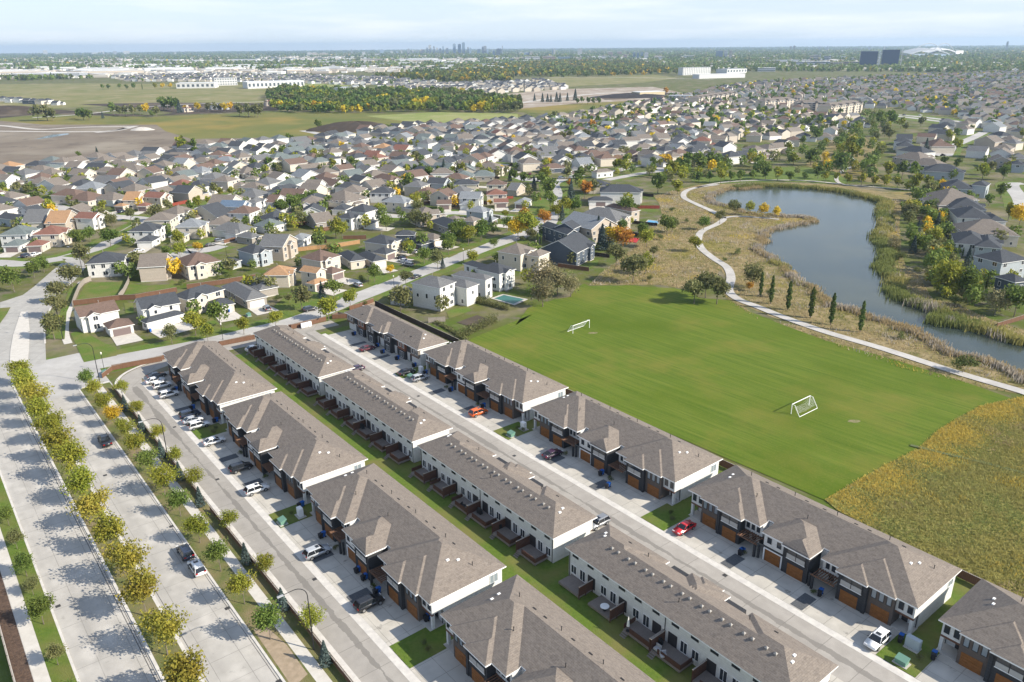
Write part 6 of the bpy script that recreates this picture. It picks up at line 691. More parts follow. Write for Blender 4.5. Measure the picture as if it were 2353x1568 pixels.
def type_a(loc, rz, label):
    """local x: 0 = far end, 41 = near end; y: 0 = garage fronts, 15 = back eave"""
    t = empty('townhouse', loc, rz); tag(t, label, 'townhouse', 'townhouse blocks with brown shingle roofs')
    rects = [(0, 41, 3, 15), (0, 15, 1, 15), (26, 41, 1, 15), (3, 12, .5, 9.5), (7, 12, 0, 5), (29, 38, .5, 9.5), (29, 34, 0, 5), (16, 25, 0, 9), (20, 25, -.5, 4.5)]
    key = 'roof_a'
    def fr():
        b, h = roof_field(rects, cut=[(15, 16, 0, 3.5), (25, 26, 0, 3.5)])
        CACHE['h_a'] = h
        return b.mesh('roof', [SH_TAN, WHITE])
    rf = ob('roof', cached(key, fr), t, (0, 0, EAVE)); h = CACHE['h_a']
    # steep little front gablet on the middle block
    simple('gablet', 'gab_a', lambda: gab(), SH_TAN, rf)
    W_ = EAVE-.2
    blk('wall', t, TWHITE, (.5, 40.5, 3.6, 14.5, 0, W_))
    for s in (0, 1):                      # mirrored halves
        X = (lambda a: a) if s == 0 else (lambda a: 41-a)
        def bx(a, b_, c, d, e, f): q = sorted((X(a), X(b_))); return (q[0], q[1], c, d, e, f)
        blk('end_bay', t, TWHITE, bx(.5, 3.2, 1.6, 3.6, 2.75, W_), bx(.5, .95, 1.6, 2.05, 0, 2.75))
        blk('porch_beam', t, BEAM, bx(.48, 3.2, 1.54, 1.9, 2.45, 2.75))
        blk('porch_floor', t, CONC, bx(.4, 3.3, 1.1, 3.6, 0, .18))
        simple('front_door', 'fd', lambda: boxmb(-.45, .45, -.05, 0, 0, 2.1), DOORD, t, (X(2.4), 3.6, .2))
        for q in (1.15, 2.45): window(t, X(q), 1.6, 3.35, 'front', .75, 1.35, 1, BLACK)
        blk('brick_bay', t, BRICKC, bx(3.2, 7.0, 1.0, 3.6, 0, W_))
        for q in (3.95, 5.1, 6.25): window(t, X(q), 1.0, 3.3, 'front', .78, 1.5, 1, BLACK, GLASSL)
        ob('garage_door', garage_mesh(), t, (X(5.0), 1.0, .05))
        blk('charcoal_bay', t, CHAR, bx(7.0, 11.6, .5, 3.6, 0, W_), bx(7.0, 7.5, .38, .5, 0, W_))
        ob('garage_door', garage_mesh(), t, (X(9.6), .5, .05))
        balcony(t, X(9.5), .5, 3.05, 3.4)
        blk('entry_bay', t, TWHITE, bx(11.6, 15.0, 2.0, 3.6, 2.75, W_))
        for q in (12.2, 13.2, 14.2): window(t, X(q), 2.0, 3.35, 'front', .62, 1.5, 1, BLACK)
        for q in (12.6, 14.1): simple('front_door', 'fd', None, DOORD, t, (X(q), 3.6, .2))
        pg = blk('pergola', t, PERG, bx(11.65, 15.6, -.35, -.2, 2.5, 2.68), bx(11.65, 15.6, 1.8, 1.95, 2.5, 2.68), *[bx(11.8+.42*k, 11.92+.42*k, -.5, 2.0, 2.68, 2.84) for k in range(9)])
        blk('pergola_post', t, CHAR, bx(15.05, 15.4, -.4, -.05, 0, 2.5)); blk('pergola_post', t, CHAR, bx(15.7, 16.0, -.1, .25, 0, 2.5))
        for z in (.9, 1.0): pass
    blk('charcoal_bay', t, CHAR, (20.2, 24.7, 0, 3.6, 0, W_), (16.4, 20.2, .4, 3.6, 0, 2.85))
    blk('white_bay', t, TWHITE, (16.4, 20.2, .38, 3.6, 2.85, W_))
    blk('door_surround', t, WHITE, (16.5, 16.75, .33, .4, 0, 2.45), (19.75, 20.0, .33, .4, 0, 2.45), (16.75, 19.75, .33, .4, 2.25, 2.45))
    ob('garage_door', garage_mesh(), t, (18.25, .4, .05)); ob('garage_door', garage_mesh(), t, (22.6, 0, .05))
    balcony(t, 22.5, 0, 3.05, 3.3)
    for q in (17.4, 19.2): window(t, q, .38, 3.6, 'front', .8, 1.0, 1, BLACK)
    # back
    back_wall(t, 14.5, 41, rear=False)
    window(t, 40.5, 12.9, 3.0, 'right', 1.6, 1.5, 2, WHITE, GLASSL)
    simple('downspout', 'dsp', lambda: boxmb(-.05, .05, -.08, .0, 0, 5.0), BLACK, t, (40.3, 3.5, 0)); simple('downspout', 'dsp', None, BLACK, t, (.7, 3.5, 0))
    for x, y, k in ((36.6, 7.2, 'white'), (37.2, 8.7, 'white'), (4.3, 7.0, 'white'), (3.8, 8.6, 'white'), (38.8, 10.2, 'pipe'), (20, 6.6, 'pipe'), (11, 5.5, 'pipe')):
        vent(t, x, y, EAVE+h(x, y), k)
    for i in range(11):
        x = 6.6+i*2.75+(.5 if i % 2 else 0); y = 10.1; vent(t, x, y, EAVE+h(x, y)+.02, 'flat' if i % 3 else 'pipe')
    return t


def boxmb(*a):
    b = MB(); b.box(*a); return b


def gab():
    b = MB(); x0, x1, y = 20.0, 25.0, -.5
    b.face([(x0+.25, y+.14, .16), (x1-.25, y+.14, .16), (22.5, y+1.6, 1.42)])
    b.face([(x0+.25, y+.14, .16), (22.5, y+1.6, 1.42), (22.5, y+2.6, 1.36), (x0+.1, y+.9, .2)])
    b.face([(x1-.25, y+.14, .16), (x1-.1, y+.9, .2), (22.5, y+2.6, 1.36), (22.5, y+1.6, 1.42)])
    return b


def balcony(t, x, y, z, wd):
    def f():
        b = MB(); b.face([(-wd/2, -.02, 0), (wd/2, -.02, 0), (wd/2, -.02, 1.65), (-wd/2, -.02, 1.65)], 0)
        b.box(-wd/2, wd/2, -.12, 0, -.08, .04, 1)
        for k in (0, 1): b.box(-wd/2+.06+k*wd/2, -.06+k*wd/2, -.10, -.06, .06, .88, 2)
        for xx in (-wd/2, 0, wd/2): b.box(xx-.05, xx+.05, -.09, 0, .04, 1.65, 3)
        return b.mesh('balcony', [GLASS, WHITE, RAILP, BLACK])
    return ob('balcony', cached(('bal', wd), f), t, (x, y, z))


def back_wall(t, y, L, rear=True):
    for k in range(6):
        x = .5 + k*6.667; mir = k < 3
        XX = (lambda a: x+a) if mir else (lambda a: x+6.667-a)
        for q in (1.5, 4.9): window(t, XX(q), y, 4.15, 'back', 1.3, .62, 2, BLACK)
        window(t, XX(1.2), y, 1.0, 'back', 1.25, 1.5, 2, WHITE); window(t, XX(3.2), y, .75, 'back', 1.25, 1.9, 2, WHITE)
        simple('back_door', 'bdoor', lambda: boxmb(-.8, .8, -.06, 0, 0, 2.1), DOORD, t, (XX(5.2), y, .55), math.pi)


def deck(t, y, x0, x1, wall_at, shade, rail):
    """raised timber deck behind a house; wall_at = x of its privacy wall"""
    d = blk('deck', t, DECKW, (x0, x1, y, y+2.9, .48, .62), (x0, x1, y+2.8, y+2.92, .25, .48), (x0, x0+.12, y, y+2.9, .25, .48), (x1-.12, x1, y, y+2.9, .25, .48), *[(xx, xx+.15, y+2.6, y+2.75, 0, .3) for xx in (x0+.1, x1-.3)])
    pw = empty('privacy_wall', (0, 0, 0)); pw.parent = t
    for k in range(2):
        simple('panel', 'pp', lambda: boxmb(-.04, .04, 0, 1.42, 0, 1.65), WOODP, pw, (wall_at, y+.05+k*1.5, .62))
    for k in range(3): simple('post', 'ppost', lambda: boxmb(-.06, .06, -.05, .05, 0, 2.35), WOODP, pw, (wall_at, y+.06+k*1.44, 0))
    simple('cap', 'pcap', lambda: boxmb(-.09, .09, -.05, 2.98, 0, .06), WOODG, pw, (wall_at, y, 2.35))
    if rail:
        r = MB(); r.box(x0, x1-1.1, y+2.78, y+2.84, 1.42, 1.5); r.box(x0, x1-1.1, y+2.79, y+2.83, .62, 1.36)
        e = x1 if wall_at < (x0+x1)/2 else x0
        r.box(e-.03, e+.03, y+.3, y+2.8, 1.42, 1.5); r.box(e-.02, e+.02, y+.3, y+2.8, .7, 1.36)
        r.build('railing', WOODP if shade else WOODB, t)
        st = MB()
        for k in range(3): st.box(x1-1.05, x1-.05, y+2.92+.28*k, y+3.2+.28*k, .42-.17*k-.05, .42-.17*k)
        st.build('steps', DECKW, t)


def type_m(loc, rz, label, front, deck_style):
    t = empty('townhouse', loc, rz); tag(t, label, 'townhouse', 'townhouse blocks with brown shingle roofs')
    rects = [(0, 41, 1.5, 10.5), (0, 13, .5, 10.5), (28, 41, .5, 10.5), (17, 24, 0, 7), (18.5, 22.5, -.5, 3.5)]
    def fr():
        b, h = roof_field(rects); CACHE['h_m'] = h
        return b.mesh('roof', [SH_TAN, WHITE])
    rf = ob('roof', cached('roof_m', fr), t, (0, 0, EAVE)); h = CACHE['h_m']
    W_ = EAVE-.2
    blk('wall', t, TWHITE, (.5, 40.5, 1.6, 10.0, 0, W_))
    cols = [TANP, CEDAR, CHAR, CHAR, CEDAR, TANP] if front else [TWHITE, BRICKC, CHAR, CHAR, BRICKC, TWHITE]
    for k in range(6):
        x = .5+k*6.667; mir = k < 3
        XX = (lambda a: x+a) if mir else (lambda a: x+6.667-a)
        q = sorted((XX(.1), XX(3.9))); yy = .5 if k in (2, 3) else 1.0
        blk('bay', t, cols[k], (q[0], q[1], yy, 1.6, 0 if k not in (0, 5) else 2.6, W_))
        if k in (1, 4) and front: blk('bay_base', t, CHAR, (q[0]-.02, q[1]+.02, yy-.06, 1.6, 0, 2.5))
        if k in (0, 5): blk('porch_beam', t, BEAM, (q[0], q[1], yy-.05, yy+.2, 2.45, 2.7))
        for a in (1.1, 2.9): window(t, XX(a), yy, 3.3, 'front', 1.0, 1.3, 1, WHITE)
        if k not in (0, 5): window(t, XX(2.0), yy-(.06 if front and k in (1, 4) else 0), .4, 'front', 1.6, 1.7, 2, WHITE)
        simple('front_door', 'fd', None if 'fd' in CACHE else (lambda: boxmb(-.45, .45, -.05, 0, 0, 2.1)), DOORD, t, (XX(4.9), 1.6, .2))
        blk('entry_panel', t, [CHAR, TANP, CHAR, TANP, CHAR, CHAR][k] if front else CHAR, (*sorted((XX(4.0), XX(6.6))), 1.5, 1.6, 2.5, W_))
    back_wall(t, 10.0, 41)
    simple('downspout', 'dsp2', lambda: boxmb(-.05, .05, 0, .08, 0, 5.0), BLACK, t, (20.5, 10.0, 0)); simple('downspout', 'dsp2', None, BLACK, t, (40.3, 10.0, 0)); simple('downspout', 'dsp2', None, BLACK, t, (.7, 10.0, 0))
    for k in range(18 if not front else 0):
        x = 5.2+ (k//2)*3.45 + (k % 2)*1.35; vent(t, x, 6.9, EAVE+h(x, 6.9)+.03, 'box')
    for x, y, kd in ((37.0, 5.6, 'white'), (38.0, 4.4, 'white'), (3.6, 5.2, 'white'), (3.2, 6.2, 'white'), (30, 3.2, 'pipe'), (12, 2.6, 'pipe'), (20, 8, 'pipe'), (34, 3, 'flat'), (8, 2.4, 'flat')):
        vent(t, x, y, EAVE+h(x, y), kd)
    if not front:
        for k in range(6):
            x = .5+k*6.667
            # local x runs opposite to the near end here, so the pairs of decks share walls about the middle
            x0, x1 = (x+1.2, x+5.9) if k not in (2, 3) else ((x+1.4, x+6.6) if k == 2 else (x+.05, x+5.2))
            wa = x1+.05 if k < 3 else x0-.05
            if k == 3: wa = x0+.1
            if k == 2: wa = x1-.02
            deck(t, 10.02, x0, x1, wa, True, deck_style[k])
    return t


ordn = ['first', 'second', 'third', 'fourth', 'fifth', 'sixth', 'seventh', 'eighth', 'ninth', 'tenth', 'eleventh', 'twelfth', 'thirteenth', 'fourteenth', 'fifteenth', 'sixteenth', 'seventeenth', 'eighteenth', 'nineteenth', 'twentieth']
ordn += ['twenty-'+q for q in ordn[:9]] + ['thirtieth'] + ['thirty-'+q for q in ordn[:9]] + ['fortieth'] + ['forty-'+q for q in ordn[:9]] + ['fiftieth']
ordn += ['fifty-'+q for q in ordn[:9]] + ['sixtieth'] + ['sixty-'+q for q in ordn[:9]]
ordn += ['seventieth'] + ['seventy-'+q for q in ordn[:9]] + ['eightieth'] + ['eighty-'+q for q in ordn[:9]] + ['ninetieth'] + ['ninety-'+q for q in ordn[:9]] + ['hundredth'] + ['hundred and '+q for q in ordn[:40]]
RLAB = ['townhouse block cut by the right edge, beside the tall meadow', 'townhouse block beside the field whose near end faces the white SUV',
        'townhouse block beside the near soccer goal with red car at its far end', 'townhouse block beside the field with the orange SUV on its driveway']
for n, lb in zip(RN, RLAB):
    type_a((*U(n+41, 99.5), 0), ROT, lb)
LLAB = ['brown roofed townhouse block cut by the bottom edge, nearest the camera', 'townhouse block with the black SUV on its driveway beside the lane',
        'townhouse block behind the lone white sedan, second along the fenced lane', 'townhouse block at the far corner with three white cars parked beside it']
for n, lb in zip(LN, LLAB):
    type_a((*U(n+41, 46.6), 0), ROT, lb)
MLAB = ['white backed townhouse block with a closed white parasol on its deck', 'white backed townhouse block with six wooden decks, second of middle row',
        'white backed townhouse block third from bottom in the middle row', 'white backed townhouse block at far end of the middle row']
MST = [(1, 1, 1, 1, 0, 0), (1, 1, 1, 1, 1, 1), (1, 1, 1, 1, 1, 1), (1, 1, 1, 1, 1, 1)]
for n, lb, st in zip(MN, MLAB, MST):
    type_m((*U(n, 82.3), 0), ROT+math.pi, lb, False, st)
type_m((*U(RN0+41, 99.6), 0), ROT, 'townhouse block with cedar and tan front panels, along the long dark fence', True, None)

# ------------------------------------------------------------------ suburban houses
DOORW = mat('white_garage_door', (.70, .69, .66), .5)
DOORG = mat('brown_garage_door', (.17, .13, .125), .5)
DRV = mat('house_driveway', (.56, .52, .46), .85, (.48, .45, .40), .5)
COLN = {'w': 'white', 'c': 'cream', 'e': 'beige', 't': 'taupe', 'y': 'pale grey', 'd': 'dark slate'}
ROFN = {'k': 'charcoal', 'g': 'grey', 'b': 'blue', 'n': 'brown', 'r': 'russet', 'o': 'tan', 't': 'taupe', 'l': 'pale grey', 'G': 'green-grey'}


def roof_block(w, d, z, kind, rm, ov=.42, pitch=.5):
    """one hip or gable roof centred on 0,0; returns a builder and the wall-top triangles"""
    b = MB(); x, y = w/2, d/2; th = .2      # eave outline = the surveyed one, overhang included
    if kind == 'h':
        if w >= d:
            r = y; hz = z+r*pitch; p, q = (-x+r, 0, hz), (x-r, 0, hz)
            b.face([(-x, -y, z), (x, -y, z), q, p]); b.face([(x, y, z), (-x, y, z), p, q])
            b.face([(-x, y, z), (-x, -y, z), p]); b.face([(x, -y, z), (x, y, z), q])
        else:
            r = x; hz = z+r*pitch; p, q = (0, -y+r, hz), (0, y-r, hz)
            b.face([(x, -y, z), (x, y, z), q, p]); b.face([(-x, y, z), (-x, -y, z), p, q])
            b.face([(-x, -y, z), (x, -y, z), p]); b.face([(x, y, z), (-x, y, z), q])
        for u_, v_ in (((-x, -y), (x, -y)), ((x, -y), (x, y)), ((x, y), (-x, y)), ((-x, y), (-x, -y))):
            b.face([(*u_, z-th), (*v_, z-th), (*v_, z), (*u_, z)], 1)
        b.face([(-x, y, z-th), (x, y, z-th), (x, -y, z-th), (-x, -y, z-th)], 1)
        return b, None
    if kind == 'x':
        hz = z+y*pitch
        A = [(-x, -y, z), (x, -y, z), (x, 0, hz), (-x, 0, hz)]; B = [(x, y, z), (-x, y, z), (-x, 0, hz), (x, 0, hz)]
        tri = [[(s*(x-ov), -y+ov, z-.2), (s*(x-ov), y-ov, z-.2), (s*(x-ov), 0, hz-.2-.02)] for s in (1, -1)]
        tri[1] = tri[1][::-1]
    else:
        hz = z+x*pitch
        A = [(x, -y, z), (x, y, z), (0, y, hz), (0, -y, hz)]; B = [(-x, y, z), (-x, -y, z), (0, -y, hz), (0, y, hz)]
        tri = [[(-x+ov, s*(y-ov), z-.2), (x-ov, s*(y-ov), z-.2), (0, s*(y-ov), hz-.22)] for s in (-1, 1)]
        tri[1] = tri[1][::-1]
    for Q in (A, B):
        b.face(Q, 0); lo = [(p[0], p[1], p[2]-th) for p in Q]; b.face(lo[::-1], 1)
        for i in range(4): b.face([lo[i], lo[(i+1) % 4], Q[(i+1) % 4], Q[i]], 1)
    return b, tri


def hwin(par, face, lx, ly, z, wd, ht, far):
    def f():
        b = MB(); t = .1
        b.box(-wd/2-t, wd/2+t, -.05, 0, -t, ht+t, 0); b.face([(-wd/2, -.056, 0), (wd/2, -.056, 0), (wd/2, -.056, ht), (-wd/2, -.056, ht)], 1)
        if wd > 1.1: b.box(-.04, .04, -.065, -.05, 0, ht, 0)
        return b.mesh('window', [WHITE, GLASS])
    return ob('window', cached(('hw', wd, ht), f), par, (lx, ly, z), FACE[face])


def house(roofk, wallk, blocks, label, group, seed, detail):
    rnd = random.Random(seed)
    x0, y0, a0 = blocks[0][0], blocks[0][1], R(blocks[0][2])
    t = empty('house', (x0, y0, 0), a0); tag(t, label, 'house', group)
    rm, wm = ROOFM[roofk], WALLM[wallk]
    bx, by, ang, w, d, z, kind, door = blocks[0]
    if detail == 2 and z > 4.2 and z < 7 and w > 8:      # a projecting gabled front bay
        c_, s_ = math.cos(R(ang)), math.sin(R(ang)); fx, fy = rnd.uniform(-.22, .22)*w, -d/2+.6
        blocks = list(blocks)+[(bx+fx*c_-fy*s_, by+fx*s_+fy*c_, ang, 4.3, 3.4, z-.03, 'y', '')]
    zz = 0
    for bi, (bx, by, ang, w, d, z, kind, door) in enumerate(blocks):
        z += .013*bi
        dx, dy = bx-x0, by-y0; lx = dx*math.cos(a0)+dy*math.sin(a0); ly = -dx*math.sin(a0)+dy*math.cos(a0); la = R(ang)-a0
        rb, tri = roof_block(w, d, z, kind, rm)
        rb.build('roof', [rm, WHITE], t, (lx, ly, 0), la)
        ov = .42; ww, dd = w/2-ov, d/2-ov
        b = MB(); b.box(-ww, ww, -dd, dd, 0, z-.19, 0, False); b.box(-ww-.02, ww+.02, -dd-.02, dd+.02, 0, .35, 1, False)
        if tri:
            for q in tri: b.face(q, 0)
        wl = b.build('wall', [wm, CONC], t, (lx, ly, 0), la)
        nst = 1 if z < 3.9 else (3 if z > 7.2 else 2)
        if detail:
            for st in range(nst):
                zb = (1.0 if nst > 1 or z < 3.3 else 1.1) + st*2.65
                for fc, L_, fx, fy in (('front', ww, 0, -dd), ('right', dd, ww, 0), ('left', dd, -ww, 0), ('back', ww, 0, dd)):
                    if fc in ('back', 'left') and detail < 2: continue
                    if bi and fc not in ('front', 'right', 'left'): continue
                    isd = (door == 'R' and fc == 'front' and False) or (door == 'R' and fc == 'front')
                    if door == 'R' and fc == 'front': continue
                    if door == 'L' and fc == 'left': continue
                    if fc in ('left', 'back') and rnd.random() < .3: continue
                    n = max(1, int(L_*2/3.6))
                    for k in range(n):
                        if rnd.random() < .22: continue
                        p = -L_+ (k+.5)*2*L_/n + rnd.uniform(-.3, .3); wd = rnd.choice((.8, 1.3, 1.6)); ht = rnd.choice((1.1, 1.3, 1.5))
                        if fc in ('front', 'back'): hwin(wl, fc, p, fy, zb, wd, ht, 0)
                        else: hwin(wl, fc, fx, p, zb, wd, ht, 0)
        if door:
            if door == 'R': o = ob('garage_door', garage_mesh(min(4.9, w-1.6), 2.2, DOORG if roofk in 'nro' or seed % 3 == 0 else DOORW), wl, (0, -dd, .02), 0)
            else: o = ob('garage_door', garage_mesh(min(4.9, d-1.6), 2.2, DOORG if roofk in 'nro' or seed % 3 == 0 else DOORW), wl, (-ww, 0, .02), -math.pi/2)
            # the driveway in front of it
            ln = 8.5; e2 = Vector((math.cos(R(ang)), math.sin(R(ang)))); e1 = Vector((-e2.y, e2.x)); c = Vector((bx, by))
            if door == 'R': f, s, base, hw = -e1, e2, c - e1*(d/2-.3), w/2-.5
            else: f, s, base, hw = -e2, e1, c - e2*(w/2-.3), d/2-.5
            m = MB(); m.face([(*(base+s*hw), .13), (*(base-s*hw), .13), (*(base+f*ln-s*(hw+.5)), .13), (*(base+f*ln+s*(hw+.5)), .13)][::-1] if s.cross(f) > 0 else [(*(base+s*hw), .13), (*(base-s*hw), .13), (*(base+f*ln-s*(hw+.5)), .13), (*(base+f*ln+s*(hw+.5)), .13)])
            tag(m.build('driveway', DRV), kind='structure')
        if detail > 1 and bi == 0 and z > 3.5:
            simple('chimney_pipe', 'chp', lambda: pipe(), VENTM, t, (lx+w*.12, ly+d*.1, z+min(w, d)*.5*.5*.75))
    return t


def pipe():
    b = MB(); b.bar((0, 0, 0), (0, 0, .9), .1, 6); b.bar((0, 0, .9), (0, 0, 1.0), .16, 6); return b


allh = []
for h in NEAR: allh.append((h[3], h[4], h[0], h[1], h[2], 2))
for rf_, wl_, ex, X, Y, a, ppx, ppy in MID:
    rnd = random.Random(int(X*7+Y*13))
    far = math.hypot(X, Y)
    st2 = ex != 'g' and rnd.random() < .62
    if ex == 'g': bl = [(X, Y, a, 7.5, 7.5, 2.9, 'h', rnd.choice(('', 'R')))]
    else:
        w_, d_ = rnd.uniform(10.5, 13.5), rnd.uniform(11.5, 15); zz = 5.4 if st2 else rnd.choice((3.3, 4.3))
        kd = 'h' if rnd.random() < .5 else rnd.choice('xy')
        bl = [(X, Y, a, round(w_, 1), round(d_, 1), zz, kd, '')]
        c_, s_ = math.cos(R(a)), math.sin(R(a)); side = rnd.choice((-1, 1))
        gx, gy = side*w_*.22, -(d_/2+2.2)*1.0
        bl.append((X+gx*c_-gy*s_, Y+gx*s_+gy*c_, a, 6.4, 6.2, 2.9, 'h' if rnd.random() < .6 else 'y', 'R'))
    allh.append((ppx, ppy, rf_, wl_, bl, 2 if far < 430 else (1 if far < 800 else 0)))
# name each house by its look and its place in its row
ROWS = [(700, 'row nearest townhouses'), (640, 'second row above townhouses'), (590, 'third row above townhouses'), (540, 'fourth row above townhouses'), (500, 'fifth row above townhouses'),
        (460, 'sixth row above townhouses'), (425, 'row below diagonal arterial'), (395, 'row level with lake top'), (365, 'row just above lake level'), (340, 'row below soil mound'), (318, 'row along green field'),
        (295, 'row beneath yellow field'), (270, 'row below apartment blocks'), (0, 'row among apartment blocks')]


def rowof(x, y):
    if x > 2120 and y > 400: return 'right lake shore row'
    if x > 2080: return '%s far right row' % ('lower' if y > 360 else 'middle' if y > 320 else 'upper')
    for lim, nm in ROWS:
        if y >= lim: return nm
    return ROWS[-1][1]


allh.sort(key=lambda q: math.hypot(q[4][0][0], q[4][0][1]))
FARH = allh[300:]; allh = allh[:300]
byrow = {}
for h in allh: byrow.setdefault(rowof(h[0], h[1]), []).append(h)
HPOS = []
for rn, hs in byrow.items():
    hs.sort(key=lambda q: q[0])
    for i, (ppx, ppy, rk, wk, bl, det) in enumerate(hs):
        look = '%s house, %s %s roof' % (COLN[wk], ROFN[rk], 'hip' if bl[0][6] == 'h' else 'gable')
        lab = '%s, %s from left, %s' % (look, ordn[i], rn)
        house(rk, wk, bl, lab, 'suburban houses', int(abs(bl[0][0])*10+bl[0][1]), det)
        HPOS.append((bl[0][0], bl[0][1], '%s %s-roofed house %s in %s' % (COLN[wk], ROFN[rk], ordn[i], rn)))
HP = np.array([(h[0], h[1]) for h in HPOS])
HPA = np.array([(h[4][0][0], h[4][0][1]) for h in allh+FARH])

# ------------------------------------------------------------------ trees
def crown_pts(n, rx, rz, cz, lumps, shell=.55):
    """points in an uneven crown made of overlapping lumps"""
    cs = []
    for i in range(lumps):
        a = RNG.normal(size=3); a /= np.linalg.norm(a); r = RNG.uniform(.25, .72)
        cs.append((a[0]*rx*r, a[1]*rx*r, cz+a[2]*rz*r, RNG.uniform(.36, .58)))
    P = []
    for i in range(n):
        c = cs[RNG.integers(lumps)]
        a = RNG.normal(size=3); a /= np.linalg.norm(a); rr = c[3]*(RNG.uniform(shell, 1.05))
        P.append((c[0]+a[0]*rx*rr, c[1]+a[1]*rx*rr, c[2]+a[2]*rz*rr))
    P = np.array(P); return P[P[:, 2] > .25*cz]


def trunk_mesh(h, r, limbs, rx):
    b = MB(); rn = random.Random(int(h*100)+limbs); n = 4; p = Vector((0, 0, 0))
    for k in range(n):
        q = Vector((rn.uniform(-.05, .05)*h/n, rn.uniform(-.05, .05)*h/n, h*(k+1)/n)); b.bar(p, q, r*(1-.22*k), 6, r*(1-.22*(k+1))); p = q
    for k in range(limbs):
        a = 2*math.pi*k/limbs+rn.uniform(-.4, .4); z = h*rn.uniform(.45, .95)
        b.bar((0, 0, z), (math.cos(a)*rx*rn.uniform(.45, .7), math.sin(a)*rx*rn.uniform(.45, .7), z+h*rn.uniform(.25, .5)), r*.4, 4, r*.12)
    return b.mesh('trunk', TRUNK)


CROWN = {}


def proto(kind):
    """crown and trunk meshes of unit-size trees: kind -> list of (crown, trunk)"""
    if kind in CROWN: return CROWN[kind]
    L_ = []
    if kind == 'near':             # young street trees, 5 m
        for i in range(5):
            P = crown_pts(2600, 1.95+.1*i, 1.85, 3.3, 24, .25); L_.append((quad_cloud('crown', leaf_quads(P, .20), [LEAF['g']]), trunk_mesh(2.6, .075, 5, 1.5)))
    elif kind == 'mid':            # 7 m garden trees
        for i in range(5):
            P = crown_pts(1300, 2.7+.15*i, 2.7, 4.2, 18, .35); L_.append((quad_cloud('crown', leaf_quads(P, .44), [LEAF['g']]), trunk_mesh(3.4, .13, 5, 2.2)))
    elif kind == 'far':
        for i in range(4):
            P = crown_pts(230, 2.7, 2.8, 4.2, 9); L_.append((quad_cloud('crown', leaf_quads(P, .95), [LEAF['g']]), trunk_mesh(3.2, .15, 3, 2)))
    elif kind in ('s', 'p', 'b', 'w'):
        for i in range(3):
            if kind == 's':
                n = 1500; z = RNG.uniform(.06, 1, n)**1.0*7; r = (7.2-z)/7*1.75*np.sqrt(RNG.uniform(.12, 1, n))*(1+.22*np.sin(z*9)); a = RNG.uniform(0, 6.283, n)
                P = np.stack([r*np.cos(a), r*np.sin(a), z-.12*r], 1); s = .34
            elif kind == 'p':
                n = 1300; z = RNG.uniform(.5, 7, n); r = .52*np.sin(np.clip((z+.6)/7.6, 0, 1)*3.14)**.6*np.sqrt(RNG.uniform(.15, 1, n))*(1+.3*np.sin(z*4+i)); a = RNG.uniform(0, 6.283, n)
                P = np.stack([r*np.cos(a), r*np.sin(a), z], 1); s = .3
            elif kind == 'b':
                P = crown_pts(700, 3.6, 2.6, 2.4, 9); P = P[P[:, 2] > .1]; s = .42
            else:
                P = crown_pts(1200, 3.1, 3.0, 3.9, 14); P[:, 2] -= .1*np.hypot(P[:, 0], P[:, 1])**1.3; P = P[P[:, 2] > .2]; s = .34
            L_.append((quad_cloud('crown', leaf_quads(P, s, .8 if kind == 's' else .2), [LEAF['g']]), trunk_mesh(2.6 if kind != 'b' else .9, .13, 4 if kind != 'p' else 1, 1.6)))
    CROWN[kind] = L_
    return L_


def tree(kind, x, y, size, leafk, label, group, name, z=.1, cat='tree'):
    L_ = proto(kind); cr_, tr_ = L_[random.randrange(len(L_))]
    unit = {'near': 5.0, 'b': 7.0}.get(kind, 7.0); s = size/unit
    t = empty(name, (x, y, z), random.uniform(0, 6.28)); t.scale = (s*random.uniform(.93, 1.07), s*random.uniform(.93, 1.07), s)
    tag(t, label, cat, group)
    c = ob('crown', cr_, t); c.material_slots[0].link = 'OBJECT'; c.material_slots[0].material = LEAF[leafk]
    ob('trunk', tr_, t)
    return t


LN_ = {'g': 'green', 'y': 'yellow-green', 'Y': 'bright yellow', 'o': 'orange', 'v': 'olive green', 'w': 'pale willow-like', 's': 'blue-green', 'p': 'dark green columnar', 'b': 'green', 'a': 'golden'}
# boulevard median row
us = [78.6+10.05*k for k in range(15)]
for k, u in enumerate(us):
    p = U(u+random.uniform(-.4, .4), 16.45)
    tree('near', p[0], p[1], random.uniform(7.7, 8.7), 'a' if k < 6 or k % 3 == 0 else 'y', 'golden green street tree, %s from bottom in the boulevard median' % ordn[k], 'trees in the boulevard median', 'street_tree', .17)
us = [92.6, 102.5, 112.8, 122.9, 133.4, 143, 152.3, 161.5, 170.8, 179.6, 188.5, 197.5, 206]
for k, u in enumerate(us):
    p = U(u, 28.95)
    col = {9: 'Y', 10: 'y', 12: 'g', 8: 'y', 5: 'y'}.get(k, 'y' if k % 2 else 'g')
    tree('near', p[0], p[1], random.uniform(5.6, 6.6), col, '%s verge tree, %s from bottom between boulevard and sidewalk' % (LN_[col], ordn[k]), 'trees on the right boulevard verge', 'street_tree', .14)
us = [76.5, 88.5, 98.2, 106.5, 117.0, 125.5, 131.5, 141, 150]
for k, u in enumerate(us):
    p = U(u, 4.1); col = 'g' if k % 2 == 0 else 'v'
    tree('near', p[0], p[1], [3.4, 3.6, 3.4, 3.6, 5.2, 3.4, 4.6, 4, 4][k], col, 'young %s verge tree, %s from bottom at the left boulevard edge' % (LN_[col], ordn[k]), 'trees on the left boulevard verge', 'street_tree', .14)
fy = [(90.2, 34.2), (106.8, 34.2), (122.8, 34.2), (141.5, 34.2), (152.5, 34.2), (165.6, 34.3), (182, 34.3), (195.5, 34.3)]
